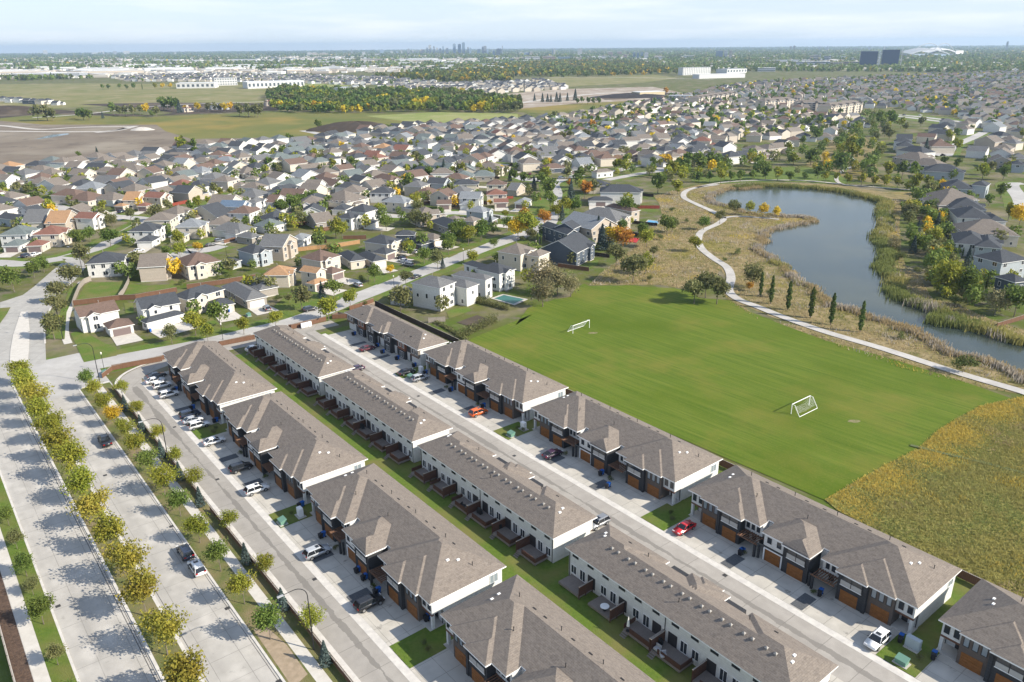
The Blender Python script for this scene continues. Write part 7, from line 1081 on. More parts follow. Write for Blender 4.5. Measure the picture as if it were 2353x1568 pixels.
for k, (u, v) in enumerate(fy):
    p = U(u, v); col = 'y'
    tree('near', p[0], p[1], 4.5, col, 'round %s tree, %s from bottom along the lane fence' % (LN_[col], ordn[k]), 'round trees by the lane fence', 'round_tree', .14)
sp_ = [83, 97.3, 112.0, 134.5, 146.5, 158.5, 173.5, 187]
for k, u in enumerate(sp_):
    p = U(u, 32.9)
    tree('s', p[0], p[1], 4.2, 's', 'small blue-green spruce, %s from bottom beside the lane fence' % ordn[k], 'spruces beside the lane fence', 'spruce_tree', .14)
seen = {}
for X, Y, col, size, ppx, ppy in TREES:
    d = math.hypot(X, Y)
    kind = col if col in 'spbw' else ('mid' if d < 430 else 'far')
    lf = col
    nm = {'s': 'spruce_tree', 'p': 'poplar_tree', 'b': 'shrub', 'w': 'willow_tree'}.get(col, 'tree')
    i = int(np.argmin(np.hypot(HP[:, 0]-X, HP[:, 1]-Y))); dd = math.hypot(HP[i, 0]-X, HP[i, 1]-Y)
    if 1480 < ppx < 2330 and ppy > 380 and dd > 22 and not (ppx > 2130 and ppy > 420):
        where = 'near the lake path'; base = '%s %s %s' % (LN_[col], nm.replace('_', ' '), where)
    else: base = '%s %s by %s' % (LN_[col], {'spruce_tree': 'spruce', 'poplar_tree': 'poplar', 'willow_tree': 'willow', 'shrub': 'shrub'}.get(nm, 'tree'), HPOS[i][2])
    seen.setdefault(base, 0); seen[base] += 1
    if 'lake path' in base: lab = base + ', ' + ordn[seen[base]-1] + ' of those'
    else: lab = base if seen[base] == 1 else ordn[seen[base]-1] + ' ' + base
    if 'lake path' in base: lab = '%s of the %ss near the lake path' % (ordn[seen[base]-1], base.replace(' near the lake path', ''))
    if size > 2 and lf in 'b': size *= 1.0
    tree(kind, X, Y, size*(1.22 if col not in 'bp' else 1.25 if col == 'b' else .95), lf, lab, 'shrubs in gardens and by the lake' if nm == 'shrub' else 'trees of the suburb and lake park', nm, .08, 'shrub' if nm == 'shrub' else 'tree')

# ------------------------------------------------------------------ grasses: too many to count
def tufts(name, P, hgt, wid, mats, midx, lean=.35):
    n = len(P); a = RNG.uniform(0, 6.283, n); w_ = np.asarray(wid)*RNG.uniform(.6, 1.3, n)/2; h_ = np.asarray(hgt)*RNG.uniform(.55, 1.25, n)
    dx, dy = np.cos(a)*w_, np.sin(a)*w_; l = RNG.normal(size=(n, 2))*lean*h_[:, None]
    z = P[:, 2]
    q = np.stack([np.stack([P[:, 0]-dx, P[:, 1]-dy, z], 1), np.stack([P[:, 0]+dx, P[:, 1]+dy, z], 1),
                  np.stack([P[:, 0]+dx*.35+l[:, 0], P[:, 1]+dy*.35+l[:, 1], z+h_], 1), np.stack([P[:, 0]-dx*.35+l[:, 0], P[:, 1]-dy*.35+l[:, 1], z+h_], 1)], 1)
    return tag(ob(name, quad_cloud(name, q, mats, midx)), kind='stuff')


def inpoly(P, poly):
    x, y = P[:, 0], P[:, 1]; r = np.zeros(len(P), bool); px_, py_ = poly[-1]
    for qx, qy in poly:
        c = ((qy > y) != (py_ > y)) & (x < (px_-qx)*(y-qy)/((py_-qy)+1e-12)+qx); r ^= c; px_, py_ = qx, qy
    return r


def scatter(poly, n, z=.1, lim=None, avoid=()):
    a = np.array(poly); lo, hi = a.min(0), a.max(0)
    if lim: lo = np.maximum(lo, lim[0]); hi = np.minimum(hi, lim[1])
    P = np.stack([RNG.uniform(lo[0], hi[0], n), RNG.uniform(lo[1], hi[1], n)], 1); P = P[inpoly(P, poly)]
    for q in avoid: P = P[~inpoly(P, q)]
    return np.column_stack([P, np.full(len(P), z)])


def vnoise(P, s, seed):
    """cheap smooth value noise, for clumping"""
    g = np.random.default_rng(seed).uniform(size=(64, 64)); x = P[:, 0]/s; y = P[:, 1]/s
    i = np.floor(x).astype(int); j = np.floor(y).astype(int); f = x-i; k = y-j; f = f*f*(3-2*f); k = k*k*(3-2*k)
    G_ = lambda a, b_: g[a % 64, b_ % 64]
    return (G_(i, j)*(1-f)+G_(i+1, j)*f)*(1-k)+(G_(i, j+1)*(1-f)+G_(i+1, j+1)*f)*k


def grassmat(name, c):
    m, nt, b = principled(name); b.inputs['Roughness'].default_value = .8; b.inputs['Specular IOR Level'].default_value = .1
    k = mixcol(nt, c, [q*.75 for q in c], noise(nt, posn(nt), 1.3, 3)); nt.links.new(k, b.inputs['Base Color'])
    tr = nt.nodes.new('ShaderNodeBsdfTranslucent'); nt.links.new(k, tr.inputs['Color']); ms = nt.nodes.new('ShaderNodeMixShader'); ms.inputs[0].default_value = .4
    nt.links.new(b.outputs[0], ms.inputs[1]); nt.links.new(tr.outputs[0], ms.inputs[2]); nt.links.new(ms.outputs[0], nt.nodes['Material Output'].inputs['Surface'])
    return m


GT = [grassmat('straw_grass', (.46, .36, .20)), grassmat('golden_grass', (.60, .46, .11)), grassmat('olive_grass', (.38, .35, .12)), grassmat('green_reed', (.24, .27, .085)), grassmat('bleached_reed', (.50, .44, .36))]


def pathband(k, wd):
    P = smooth_line(G[k], 4); a = []; b_ = []
    for i, p in enumerate(P):
        d = (P[min(i+1, len(P)-1)]-P[max(i-1, 0)]).normalized(); q = Vector((-d.y, d.x)); a.append(tuple(p+q*wd/2)); b_.append(tuple(p-q*wd/2))
    return a + b_[::-1]


AV = [pathband(k, w_) for k, w_ in (('path', 4.6), ('path2', 3.6), ('path3', 3.4), ('path4', 3.2))]
P = scatter(G['meadow'], 260000, .13, ((-50, 20), (190, 205)))
n1 = vnoise(P, 9, 1)+.5*vnoise(P, 3, 2); n2 = vnoise(P, 22, 3)+.35*vnoise(P, 4, 9)
# distance to the mown edge decides the gold fringe
E1 = np.array(G['meadow'][8:13]+[G['meadow'][7]]+[G['meadow'][0]])
dm = np.min(np.hypot(P[:, None, 0]-E1[None, :, 0], P[:, None, 1]-E1[None, :, 1]), 1)
r_ = RNG.random(len(P))
mi = np.where(n1+.5*r_ > 1.55, 1, np.where(n2+.4*r_ > 1.05, 0, np.where(n1+.5*r_ > .8, 2, 3)))
mi = np.where((dm < 5+6*r_) & (n1+.3*r_ > .5), 1, mi)
tufts('tall_meadow_grass', P, .16+.26*n1, .17, GT, mi, .6)
P = scatter(G['prairie'], 90000, .05, None, AV+[LAKE, G['greens']])
P = P[np.hypot(P[:, 0], P[:, 1]) < 470]
n1 = vnoise(P, 8, 4)+.5*vnoise(P, 2.5, 5); n2 = vnoise(P, 17, 6)
mi = np.where(n1+.3*RNG.random(len(P)) > 1.2, 4, np.where(n2+.3*RNG.random(len(P)) > .78, 2, 0)); mi = np.where((n1 < .42), 3, mi); mi = np.where((n2 < .2), 1, mi)
tufts('prairie_grass', P, .25+.42*n1, .30, GT, mi, .5)
# reeds along the water
Q = []
ar_ = sum(LAKE[i][0]*LAKE[(i+1) % len(LAKE)][1]-LAKE[(i+1) % len(LAKE)][0]*LAKE[i][1] for i in range(len(LAKE)))
REED = 1 if ar_ > 0 else -1      # outward side of the outline
L2 = [Vector(p) for p in LAKE]
for i in range(len(L2)):
    a, b_ = L2[i], L2[(i+1) % len(L2)]; ln = (b_-a).length
    if ln > 60 and i > LAKE_N-3: continue
    d = (b_-a).normalized(); nrm = Vector((d.y, -d.x)); right = i < LAKE_N
    n = int(ln*(95 if right else 42))
    for k in range(n):
        t = random.random()*ln; o = random.gauss(1.5, 1.5) if right else random.gauss(.8, 1.1)
        wv = .9*math.sin(t*.5+i)
        q = a + d*t + nrm*(o+wv)*REED
        Q.append((q.x, q.y, .14, 1.0 if right else .6))
Q = np.array(Q); P = Q[:, :3]
n1 = vnoise(P, 6, 7); n2 = vnoise(P, 14, 8)
r_ = RNG.random(len(P)); mi = np.where(Q[:, 3] > .8, np.where(n1+.25*r_ > 1.0, 4, np.where(n2+.4*r_ > .75, 2, 3)), np.where(n1+.4*r_ > .8, 4, np.where(n2+.4*r_ > .8, 2, 0)))
tufts('reeds', P, 1.9*Q[:, 3]*(.7+.6*n1), .32, GT, mi, .16)

# ------------------------------------------------------------------ fences
FM = {'brown': WOODB, 'grey': WOODG, 'red': WOODR, 'tan': WOODT, 'dark': WOODK}


def fence(pts, h, m, label, group='timber fences', cap=True, z=.05, step=2.4):
    pts = [Vector(p) for p in pts]; o = pts[0]
    t = empty('fence', (o.x, o.y, z)); tag(t, label, 'fence', group)
    for a, b_ in zip(pts[:-1], pts[1:]):
        d = b_-a; n = max(1, round(d.length/step)); st = d.length/n; ang = math.atan2(d.y, d.x); st = round(st, 2)
        for k in range(n):
            q = a + d*(k/n) - o
            simple('panel', ('fp', st, h, m.name), lambda: boxmb(.05, st-.05, -.03, .03, .06, h), m, t, (q.x, q.y, 0), ang)
            simple('post', ('fpo', h, m.name), lambda: boxmb(-.06, .06, -.06, .06, 0, h+.08), m, t, (q.x, q.y, 0), ang)
            if cap: simple('rail', ('fr', st, h), lambda: boxmb(0, st, -.08, .08, h, h+.05), WOODG, t, (q.x, q.y, 0), ang)
    return t


fence([U(u, 33.78) for u in (60, 132)], 1.0, WOODB, 'low brown timber fence along the lane, nearer stretch beside the boulevard sidewalk', z=.13)
fence([U(u, 33.78) for u in (135, 203)], 1.0, WOODB, 'low brown timber fence along the lane, farther stretch beside the boulevard sidewalk', z=.13)
fence([U(216, 36.8), U(215.6, 44), U(215.4, 50)], 1.3, WOODB, 'brown fence at the lane corner beside the parked white cars', z=.05)
fence([U(216, 36.8), U(212, 33.4)], 1.3, WOODB, 'short brown fence return beside the green utility box', z=.05)
fence([U(216.2, 51), U(216, 62), U(216, 74.5)], 1.3, WOODB, 'brown fence behind the far townhouse, along the crescent street', z=.05)
fence([U(216, 76), U(216.2, 84)], 1.3, WOODB, 'short brown fence left of the community mailboxes', z=.05)
fence([U(216.6, 86.5), U(216.6, 98.5)], 1.4, WOODB, 'brown slatted fence behind the white community mailboxes', z=.05)
fence([U(216.6, 101), U(214.6, 105), U(214.5, 112)], 1.5, WOODB, 'red-brown fence corner at the cedar fronted townhouses', z=.05)
fence([U(219.5, 117.8), U(172, 118.1)], 1.9, WOODK, 'long dark fence running behind the cedar fronted townhouses', z=.05)
fence([U(164, 117.6), U(122.6, 119.2)], 1.6, WOODB, 'brown back fence along the soccer field, far stretch', z=.05)
fence([U(122, 119.3), U(79, 119.6)], 1.6, WOODB, 'brown back fence along the soccer field, middle stretch', z=.05)
fence([U(78.5, 119.6), U(-20, 120)], 1.6, WOODB, 'brown back fence between townhouses and meadow', z=.05)
fence([U(u, -1.15) for u in (60, 200)], 1.7, WOODK, 'dark fence beside the mulch bed at the left picture edge', z=.05)
fs = {}
for c, h, pts in FENCES:
    m = np.mean(np.array(pts), 0); i = int(np.argmin(np.hypot(HP[:, 0]-m[0], HP[:, 1]-m[1])))
    b = '%s garden fence by %s' % ({'brown': 'brown', 'grey': 'weathered grey', 'red': 'red', 'tan': 'golden tan', 'dark': 'dark'}[c], HPOS[i][2]); fs[b] = fs.get(b, 0)+1
    fence(pts, h, FM[c], b if fs[b] == 1 else ordn[fs[b]-1]+' '+b, 'garden fences', c in ('brown', 'tan', 'grey'))
# back-garden fences of the suburb, one per house that has room
for k, (hx, hy, hl) in enumerate(HPOS):
    if not (330 < math.hypot(hx, hy) < 640) or k % 2: continue
    bl = None
    a = R(allh[0][4][0][2]) if False else math.atan2(hy-300, hx)*0
    rnd = random.Random(k); an = R(60+rnd.choice((0, 90)))
    q = Vector((hx, hy)) + Vector((math.cos(an), math.sin(an)))*8.2; d = Vector((-math.sin(an), math.cos(an)))*7
    if np.min(np.hypot(HP[:, 0]-q.x, HP[:, 1]-q.y)) < 7.5: continue
    fence([q-d, q+d], 1.6, rnd.choice((WOODB, WOODG, WOODK, WOODB)), 'timber yard fence beside the %s' % hl, 'garden fences', False)

# ------------------------------------------------------------------ vehicles
PAINT = {'black': (.012, .012, .014), 'charcoal': (.05, .052, .056), 'navy': (.02, .03, .06), 'white': (.80, .80, .79), 'silver': (.42, .44, .46), 'grey': (.20, .21, .225), 'maroon': (.12, .02, .03), 'plum': (.045, .015, .04), 'orange': (.75, .13, .01), 'red': (.55, .012, .018), 'blue': (.03, .10, .33)}
PM = {k: mat('car_paint_'+k, v, .32, coat=.8, spec=.5) for k, v in PAINT.items()}
TYRE = mat('tyre_rubber', (.02, .02, .02), .85); RIM = mat('wheel_rim', (.40, .41, .42), .35, metallic=.8); LAMPW = mat('headlight_glass', (.7, .72, .74), .1, spec=.8); LAMPR = mat('tail_light', (.35, .01, .012), .25)
CARG = mat('car_glass', (.015, .018, .022), .06, spec=.7)


def car_meshes(kind):
    def f():
        L, Wd = {'sedan': (4.7, 1.82), 'suv': (4.65, 1.9), 'pickup': (5.7, 1.98)}[kind]; hw = Wd/2
        belt = {'sedan': .92, 'suv': 1.05, 'pickup': 1.12}[kind]; top = {'sedan': 1.44, 'suv': 1.70, 'pickup': 1.85}[kind]; lo = .24 if kind == 'sedan' else .33
        x0, x1 = -L/2, L/2
        if kind == 'pickup': prof = [(x0, .55), (x0+.04, 1.08), (x0+1.75, 1.10), (x0+1.8, belt), (x1-1.45, belt), (x1-.2, belt-.1), (x1, .72), (x1-.02, lo+.1), (x1-.25, lo), (x0+.2, lo)]
        else: prof = [(x0, .62), (x0+.08, belt-.06), (x0+.5, belt), (x1-1.25, belt-.02), (x1-.35, belt-.17), (x1-.02, belt-.36), (x1, lo+.12), (x1-.2, lo), (x0+.22, lo), (x0+.02, lo+.1)]
        bm = bmesh.new(); A = []; B = []
        for x, z in prof:
            tp = .06 if abs(x) > L/2-.3 else 0
            A.append(bm.verts.new((x, -(hw-tp), z))); B.append(bm.verts.new((x, hw-tp, z)))
        n = len(prof); bm.faces.new(A); bm.faces.new(B[::-1])
        for i in range(n): bm.faces.new((A[(i+1) % n], A[i], B[i], B[(i+1) % n]))
        bmesh.ops.recalc_face_normals(bm, faces=bm.faces[:])
        bmesh.ops.bevel(bm, geom=[e for e in bm.edges], offset=.07, segments=2, affect='EDGES', clamp_overlap=True)
        if kind == 'pickup':
            pass
        me = bpy.data.meshes.new('body'); bm.to_mesh(me); bm.free(); me.materials.append(PM['white'])
        me.polygons.foreach_set('use_smooth', [True]*len(me.polygons))
        # greenhouse
        if kind == 'sedan': c0, c1, r0, r1 = x0+.45, x1-1.2, x0+1.3, x1-2.0
        elif kind == 'suv': c0, c1, r0, r1 = x0+.12, x1-1.15, x0+.5, x1-1.85
        else: c0, c1, r0, r1 = x0+1.85, x1-1.35, x0+2.1, x1-2.05
        hb, hr = hw-.06, hw-.27
        g = MB(); z0, z1 = belt-.06, top-.07
        P = [(c0, -hb, z0), (c1, -hb, z0), (c1, hb, z0), (c0, hb, z0), (r0, -hr, z1), (r1, -hr, z1), (r1, hr, z1), (r0, hr, z1)]
        for q in ((0, 1, 5, 4), (1, 2, 6, 5), (2, 3, 7, 6), (3, 0, 4, 7)): g.face([P[i] for i in q], 0)
        glass = g.mesh('windows', [CARG])
        r = MB(); e = .03
        rp = [(r0-.02, -hr-e, z1-.03), (r1+.02, -hr-e, z1-.03), (r1+.02, hr+e, z1-.03), (r0-.02, hr+e, z1-.03)]; rq = [(r0+.12, -hr+.1, top), (r1-.12, -hr+.1, top), (r1-.12, hr-.1, top), (r0+.12, hr-.1, top)]
        r.face(rq, 0)
        for i in range(4): r.face([rp[i], rp[(i+1) % 4], rq[(i+1) % 4], rq[i]], 0)
        for s in (-1, 1):     # pillars
            for (xa, xb) in ((c0, r0), (c1, r1), ((c0+c1)/2-.1, (r0+r1)/2-.1), ):
                r.bar((xa, s*hb, z0), (xb, s*(hr+.01), z1), .045, 4)
        roof = r.mesh('car_roof', [PM['white']], True)
        wm = MB(); wr = .34 if kind == 'sedan' else .38
        wm.bar((0, -.11, 0), (0, .11, 0), wr, 14, mi=0); wm.bar((0, -.125, 0), (0, .125, 0), wr*.62, 10, mi=1)
        wheel = wm.mesh('wheel', [TYRE, RIM])
        hl = MB(); hl.box(-.05, .05, -.2, .2, -.07, .07); hlm = hl.mesh('headlight', LAMPW)
        tl = MB(); tl.box(-.04, .04, -.17, .17, -.1, .1); tlm = tl.mesh('tail_light', LAMPR)
        mr = MB(); mr.box(-.06, .06, -.11, .11, -.07, .07); mrm = mr.mesh('mirror', PM['black'])
        bed = None
        if kind == 'pickup':
            bb = MB(); bb.face([(x0+.15, -hw+.16, 1.115), (x0+1.7, -hw+.16, 1.115), (x0+1.7, hw-.16, 1.115), (x0+.15, hw-.16, 1.115)]); bed = bb.mesh('load_bed', PM['black'])
        sr_ = MB()
        sr_.face([(r1-.75, -.38, top+.008), (r1-.15, -.38, top+.008), (r1-.15, .38, top+.008), (r1-.75, .38, top+.008)]); srm = sr_.mesh('sunroof', CARG)
        return dict(L=L, hw=hw, body=me, glass=glass, roof=roof, wheel=wheel, hl=hlm, tl=tlm, mr=mrm, bed=bed, wr=wr, belt=belt, c1=c1, sun=srm)
    return cached(('car', kind), f)


def paint(o, m): o.material_slots[0].link = 'OBJECT'; o.material_slots[0].material = m


def car(x, y, col, kind, head, label, z=.1):
    q = car_meshes(kind); t = empty('parked_car' if kind != 'pickup' else 'pickup_truck', (x, y, z), R(head)); tag(t, label, 'pickup' if kind == 'pickup' else 'car', 'parked cars')
    paint(ob('body', q['body'], t), PM[col]); paint(ob('car_roof', q['roof'], t), PM[col]); ob('windows', q['glass'], t)
    for sx in (-.295, .305):
        for sy in (-1, 1): ob('wheel', q['wheel'], t, (q['L']*sx, sy*(q['hw']-.11), q['wr']))
    for sy in (-1, 1):
        ob('headlight', q['hl'], t, (q['L']/2-.09, sy*(q['hw']-.33), .68 if kind == 'sedan' else .78)); ob('tail_light', q['tl'], t, (-q['L']/2+.06, sy*(q['hw']-.28), .78 if kind == 'sedan' else .92))
        ob('mirror', q['mr'], t, (q['c1']-.35, sy*(q['hw']+.05), q['belt']+.05))
    if q['bed']: ob('load_bed', q['bed'], t)
    elif kind == 'suv': ob('sunroof', q['sun'], t)


KN = {'sedan': 'sedan', 'suv': 'SUV', 'pickup': 'pickup truck'}
CL = ['black pickup truck parked along the boulevard verge', 'navy SUV parked ahead of the white SUV at the boulevard kerb', 'white SUV parked at the boulevard kerb, nearest the camera',
 'charcoal sedan, farthest of four cars at the corner driveway', 'white sedan, second farthest of four cars at the corner driveway', 'white SUV with dark roof glass, third of four at the corner driveway', 'white SUV parked alone, fourth of the corner driveway cars',
 'navy SUV, left of the silver sedan on the shared driveway', 'silver sedan between the navy and the white SUV', 'white boxy SUV, right of the silver sedan on the shared driveway', 'white sedan beside the small lawn of the fenced lane', 'black SUV on the driveway between two white cars', 'white SUV below the black SUV on the lane driveways',
 'white sedan half hidden behind the middle row, far end', 'silver SUV beside dark gravel on the near lane driveways', 'big black SUV on the nearest lane driveway',
 'maroon sedan in front of the cedar fronted townhouses', 'black sedan parked near the green transformer box', 'silver SUV right of the green transformer box', 'orange SUV on the driveway in the right row', 'dark plum sedan beside the gravel strip, right row', 'red sedan with its nose to the lane', 'white SUV with sunroof at the lane, right bottom', 'grey SUV peeking out behind the middle townhouse row', 'plum sedan peeking out beyond the far middle townhouse']
cs = {}
for k, (X, Y, col, kind, head) in enumerate(CARS):
    if k < len(CL): lab = CL[k]
    else:
        i = int(np.argmin(np.hypot(HP[:, 0]-X, HP[:, 1]-Y))); lab = '%s %s parked by %s' % (col, KN[kind], HPOS[i][2]); cs[lab] = cs.get(lab, 0)+1
        if cs[lab] > 1: lab = 'another '+lab
    car(X, Y, col, kind, head, lab)

# ------------------------------------------------------------------ bins, boxes, lamps, goals
BINB = mat('blue_bin_plastic', (.012, .10, .38), .5); BINK = mat('black_bin_plastic', (.018, .018, .022), .55); TGREEN = mat('transformer_green', (.13, .25, .19), .6); CABG = mat('cabinet_grey', (.40, .45, .47), .6)


def bin_parts(m):
    def f():
        b = MB(); b.v = [(-.24, -.27, .12), (.24, -.27, .12), (.24, .27, .12), (-.24, .27, .12), (-.3, -.36, 1.0), (.3, -.36, 1.0), (.3, .36, 1.0), (-.3, .36, 1.0)]
        b.f = [(0, 1, 5, 4), (1, 2, 6, 5), (2, 3, 7, 6), (3, 0, 4, 7), (3, 2, 1, 0)]; b.m = [0]*5
        b.box(-.31, .31, .36, .40, .93, 1.0); return b.mesh('body', m)

    def g():
        b = MB(); b.box(-.32, .32, -.39, .37, 1.0, 1.05); b.face([(-.28, -.33, 1.05), (.28, -.33, 1.05), (.2, -.2, 1.11), (-.2, -.2, 1.11)]); b.bar((-.3, .42, 1.0), (.3, .42, 1.0), .03); return b.mesh('lid', m)

    def h():
        b = MB(); b.bar((-.3, .28, .12), (-.22, .28, .12), .12, 8); b.bar((.22, .28, .12), (.3, .28, .12), .12, 8); return b.mesh('wheels', TYRE)
    return cached(('b1', m.name), f), cached(('b2', m.name), g), cached(('b3',), h)


BS = {}


def wheelie(x, y, rz, m, label, group):
    t = empty('wheelie_bin', (x, y, .11), rz); tag(t, label, 'bin', group); a, b_, c = bin_parts(m)
    ob('body', a, t); ob('lid', b_, t); ob('wheels', c, t)


for k, (x, y) in enumerate(BINS):
    rz = ROT + (0 if k < 24 else .6) + random.uniform(-.15, .15); side = 'left lane driveways' if k < 9 else 'right row driveways' if k < 25 else 'house driveway'
    n_ = ordn[BS.setdefault(side, 0)]; BS[side] += 1
    if side == 'house driveway':
        i = int(np.argmin(np.hypot(HP[:, 0]-x, HP[:, 1]-y))); side = 'driveway of the '+HPOS[i][2]; lab = '%sblue bin by %s' % ('second ' if HPOS[i][2] in BS else '', HPOS[i][2]); lab2 = lab.replace('blue bin', 'black bin'); BS[HPOS[i][2]] = 1
    else: lab = 'blue wheeled bin, %s listed from far end of %s' % (n_, side); lab = '%s blue bin of the %s' % (n_, side); lab2 = 'black bin standing against the %s blue bin of the %s' % (n_, side)
    wheelie(x, y, rz, BINB, lab, 'blue wheeled bins'); wheelie(x-.62*SY*-1, y+.62*CY*-1, rz+.2, BINK, lab2, 'black wheeled bins')
BL = ['green transformer box in the grass beside the white SUV, bottom right', 'green transformer box in the small lawn below the orange car', 'green transformer box in the small lawn, near lane', 'dark green transformer box between two parked cars', 'long green utility box at the boulevard corner', 'small green utility box in the gravel yard', 'tall grey cabinet behind the green transformer, bottom right', 'white cabinet at the house corner in the right row', 'white cabinet at the house corner, near lane', 'white cabinet beside the bins, cedar fronted block']
for (x, y, c), lb in zip(BOXES, BL):
    t = empty('utility_box', (x, y, .1), ROT); tag(t, lb, 'utility box', 'utility boxes')
    m = {'green': TGREEN, 'grey': CABG, 'white': WHITE}[c]
    if c == 'green':
        blk('cabinet', t, m, (-.75, .75, -.55, .55, .08, .8)); b = MB(); b.face([(-.8, -.6, .8), (.8, -.6, .8), (.8, .6, 1.05), (-.8, .6, 1.05)]); b.face([(-.8, .6, .8), (-.8, .6, 1.05), (.8, .6, 1.05), (.8, .6, .8)][::-1]); b.face([(-.8, -.6, .8), (-.8, .6, 1.05), (-.8, .6, .8)]); b.face([(.8, -.6, .8), (.8, .6, .8), (.8, .6, 1.05)]); b.build('lid', m, t)
    else:
        q = 1.3 if c == 'grey' else .8
        blk('cabinet', t, m, (-q*.75, q*.75, -.4, .4, .12, 1.75)); blk('door', t, m, (-q*.65, -.03, -.43, -.4, .25, 1.65), (.03, q*.65, -.43, -.4, .25, 1.65))
    blk('plinth', t, CONC, (-1.0, 1.0, -.75, .75, 0, .1))


def tall_lamp(x, y, rz, h, label, z=.12, reach=3.6):
    t = empty('street_lamp', (x, y, z), rz); tag(t, label, 'street lamp', 'tall curved street lamps')
    b = MB(); b.bar((0, 0, 0), (0, 0, h-1.9), .11, 8, .07); b.build('pole', BLACK, t)
    b = MB(); p = Vector((0, 0, h-1.9))
    for k in range(1, 9):
        a = k/8*math.pi/2; q = Vector(((1-math.cos(a))*1.9, 0, h-1.9+math.sin(a)*1.9)); b.bar(p, q, .06, 6, .055); p = q
    b.bar(p, (reach, 0, h-.05), .05, 6); b.build('arm', BLACK, t)
    blk('lamp_head', t, mat('lamp_metal', (.35, .36, .37), .5), (reach-.1, reach+.75, -.16, .16, h-.14, h))


def post_lamp(x, y, label):
    t = empty('street_lamp', (x, y, .08)); tag(t, label, 'street lamp', 'post-top street lamps')
    b = MB(); b.bar((0, 0, 0), (0, 0, .5), .13, 8, .09); b.bar((0, 0, .5), (0, 0, 4.6), .065, 8, .05); b.build('pole', BLACK, t)
    b = MB(); b.bar((0, 0, 4.6), (0, 0, 4.72), .16, 8); b.bar((0, 0, 4.72), (0, 0, 5.05), .15, 8, .2); b.bar((0, 0, 5.05), (0, 0, 5.2), .22, 8, .05); b.build('lantern', mat('lantern_glass', (.72, .70, .64), .4), t)


for (u, v), lb in zip(((86.7, 32.9), (153.9, 33.0), (209.2, 32.2)), ('tall curved street lamp at the fence, nearest the camera', 'tall curved street lamp halfway along the lane fence', 'tall curved street lamp at the boulevard corner')):
    p = U(u, v); tall_lamp(p[0], p[1], ROT-math.pi/2, 11.2, lb, reach=3.4)
LS = []
for k, (x, y, kd, a) in enumerate(LAMPS):
    if kd == 'tall': tall_lamp(x, y, R(170), 11, ['tall curved street lamp in the lawn at the boulevard bend', 'tall curved street lamp beside the white house at the side street'][k])
    else:
        i = int(np.argmin(np.hypot(HP[:, 0]-x, HP[:, 1]-y))); post_lamp(x, y, 'black post-top lamp, %s, near %s' % (ordn[k], HPOS[i][2]) if False else '%sblack post-top lamp near %s' % ('second ' if HPOS[i][2] in LS else '', HPOS[i][2])); LS.append(HPOS[i][2])
# soccer goals
NET = mat('goal_net', (.75, .75, .72), .8)


def goal(A, B, back, label):
    A = Vector((*A, 0)); B = Vector((*B, 0)); d = B-A; L_ = 7.32; n = Vector((*back, 0)).normalized()
    t = empty('soccer_goal', (A.x, A.y, .10), math.atan2(d.y, d.x)); tag(t, label, 'soccer goal', 'soccer goals')
    s = 1 if (Vector((-d.y, d.x, 0)).dot(n) > 0) else -1
    b = MB(); b.bar((0, 0, 0), (0, 0, 2.44), .09, 6); b.build('goal_post', WHITE, t); b = MB(); b.bar((L_, 0, 0), (L_, 0, 2.44), .09, 6); b.build('goal_post', WHITE, t)
    b = MB(); b.bar((-.05, 0, 2.44), (L_+.05, 0, 2.44), .09, 6); b.build('crossbar', WHITE, t)
    b = MB()
    for x in (0, L_): b.bar((x, 0, 2.44), (x, s*.7, 2.4), .06, 5); b.bar((x, s*.7, 2.4), (x, s*2.2, .05), .06, 5)
    b.bar((0, s*2.2, .06), (L_, s*2.2, .06), .07, 5); b.build('back_frame', WHITE, t)
    b = MB()
    for k in range(25):
        x = L_*k/24; b.bar((x, s*.65, 2.2-.5*math.sin(k*.26)), (x, s*1.6, .6), .012, 3)
    for k in range(6):
        z = .7+.25*k; b.bar((0, s*(1.55-.17*k), z), (L_/2, s*(1.65-.17*k), z-.25), .012, 3); b.bar((L_/2, s*(1.65-.17*k), z-.25), (L_, s*(1.55-.17*k), z), .012, 3)
    b.build('net', NET, t)


goal((64.1, 162.5), (69.8, 167.0), (1.7, -2.1), 'white soccer goal near the meadow, nearer of the two')
goal((18.0, 217.2), (23.2, 222.1), (-1.6, 2.1), 'white soccer goal at the far end of the field')
# odd things in the yards
def pool(pts, label, m, rim=CONC):
    c = sum((Vector(p) for p in pts), Vector((0, 0)))/4; t = empty('swimming_pool', (c.x, c.y, .1)); tag(t, label, 'pool')
    P = [Vector(p)-c for p in pts]; b = MB()
    for i in range(4):
        a, d = P[i], P[(i+1) % 4]; b.face([(*(a*1.22), .08), (*(d*1.22), .08), (*(d*.98), .08), (*(a*.98), .08)]); b.face([(*(a*1.22), 0), (*(d*1.22), 0), (*(d*1.22), .08), (*(a*1.22), .08)])
    b.build('rim', rim, t); b = MB(); b.face([(*p, .05) for p in P]); b.build('water', m, t)


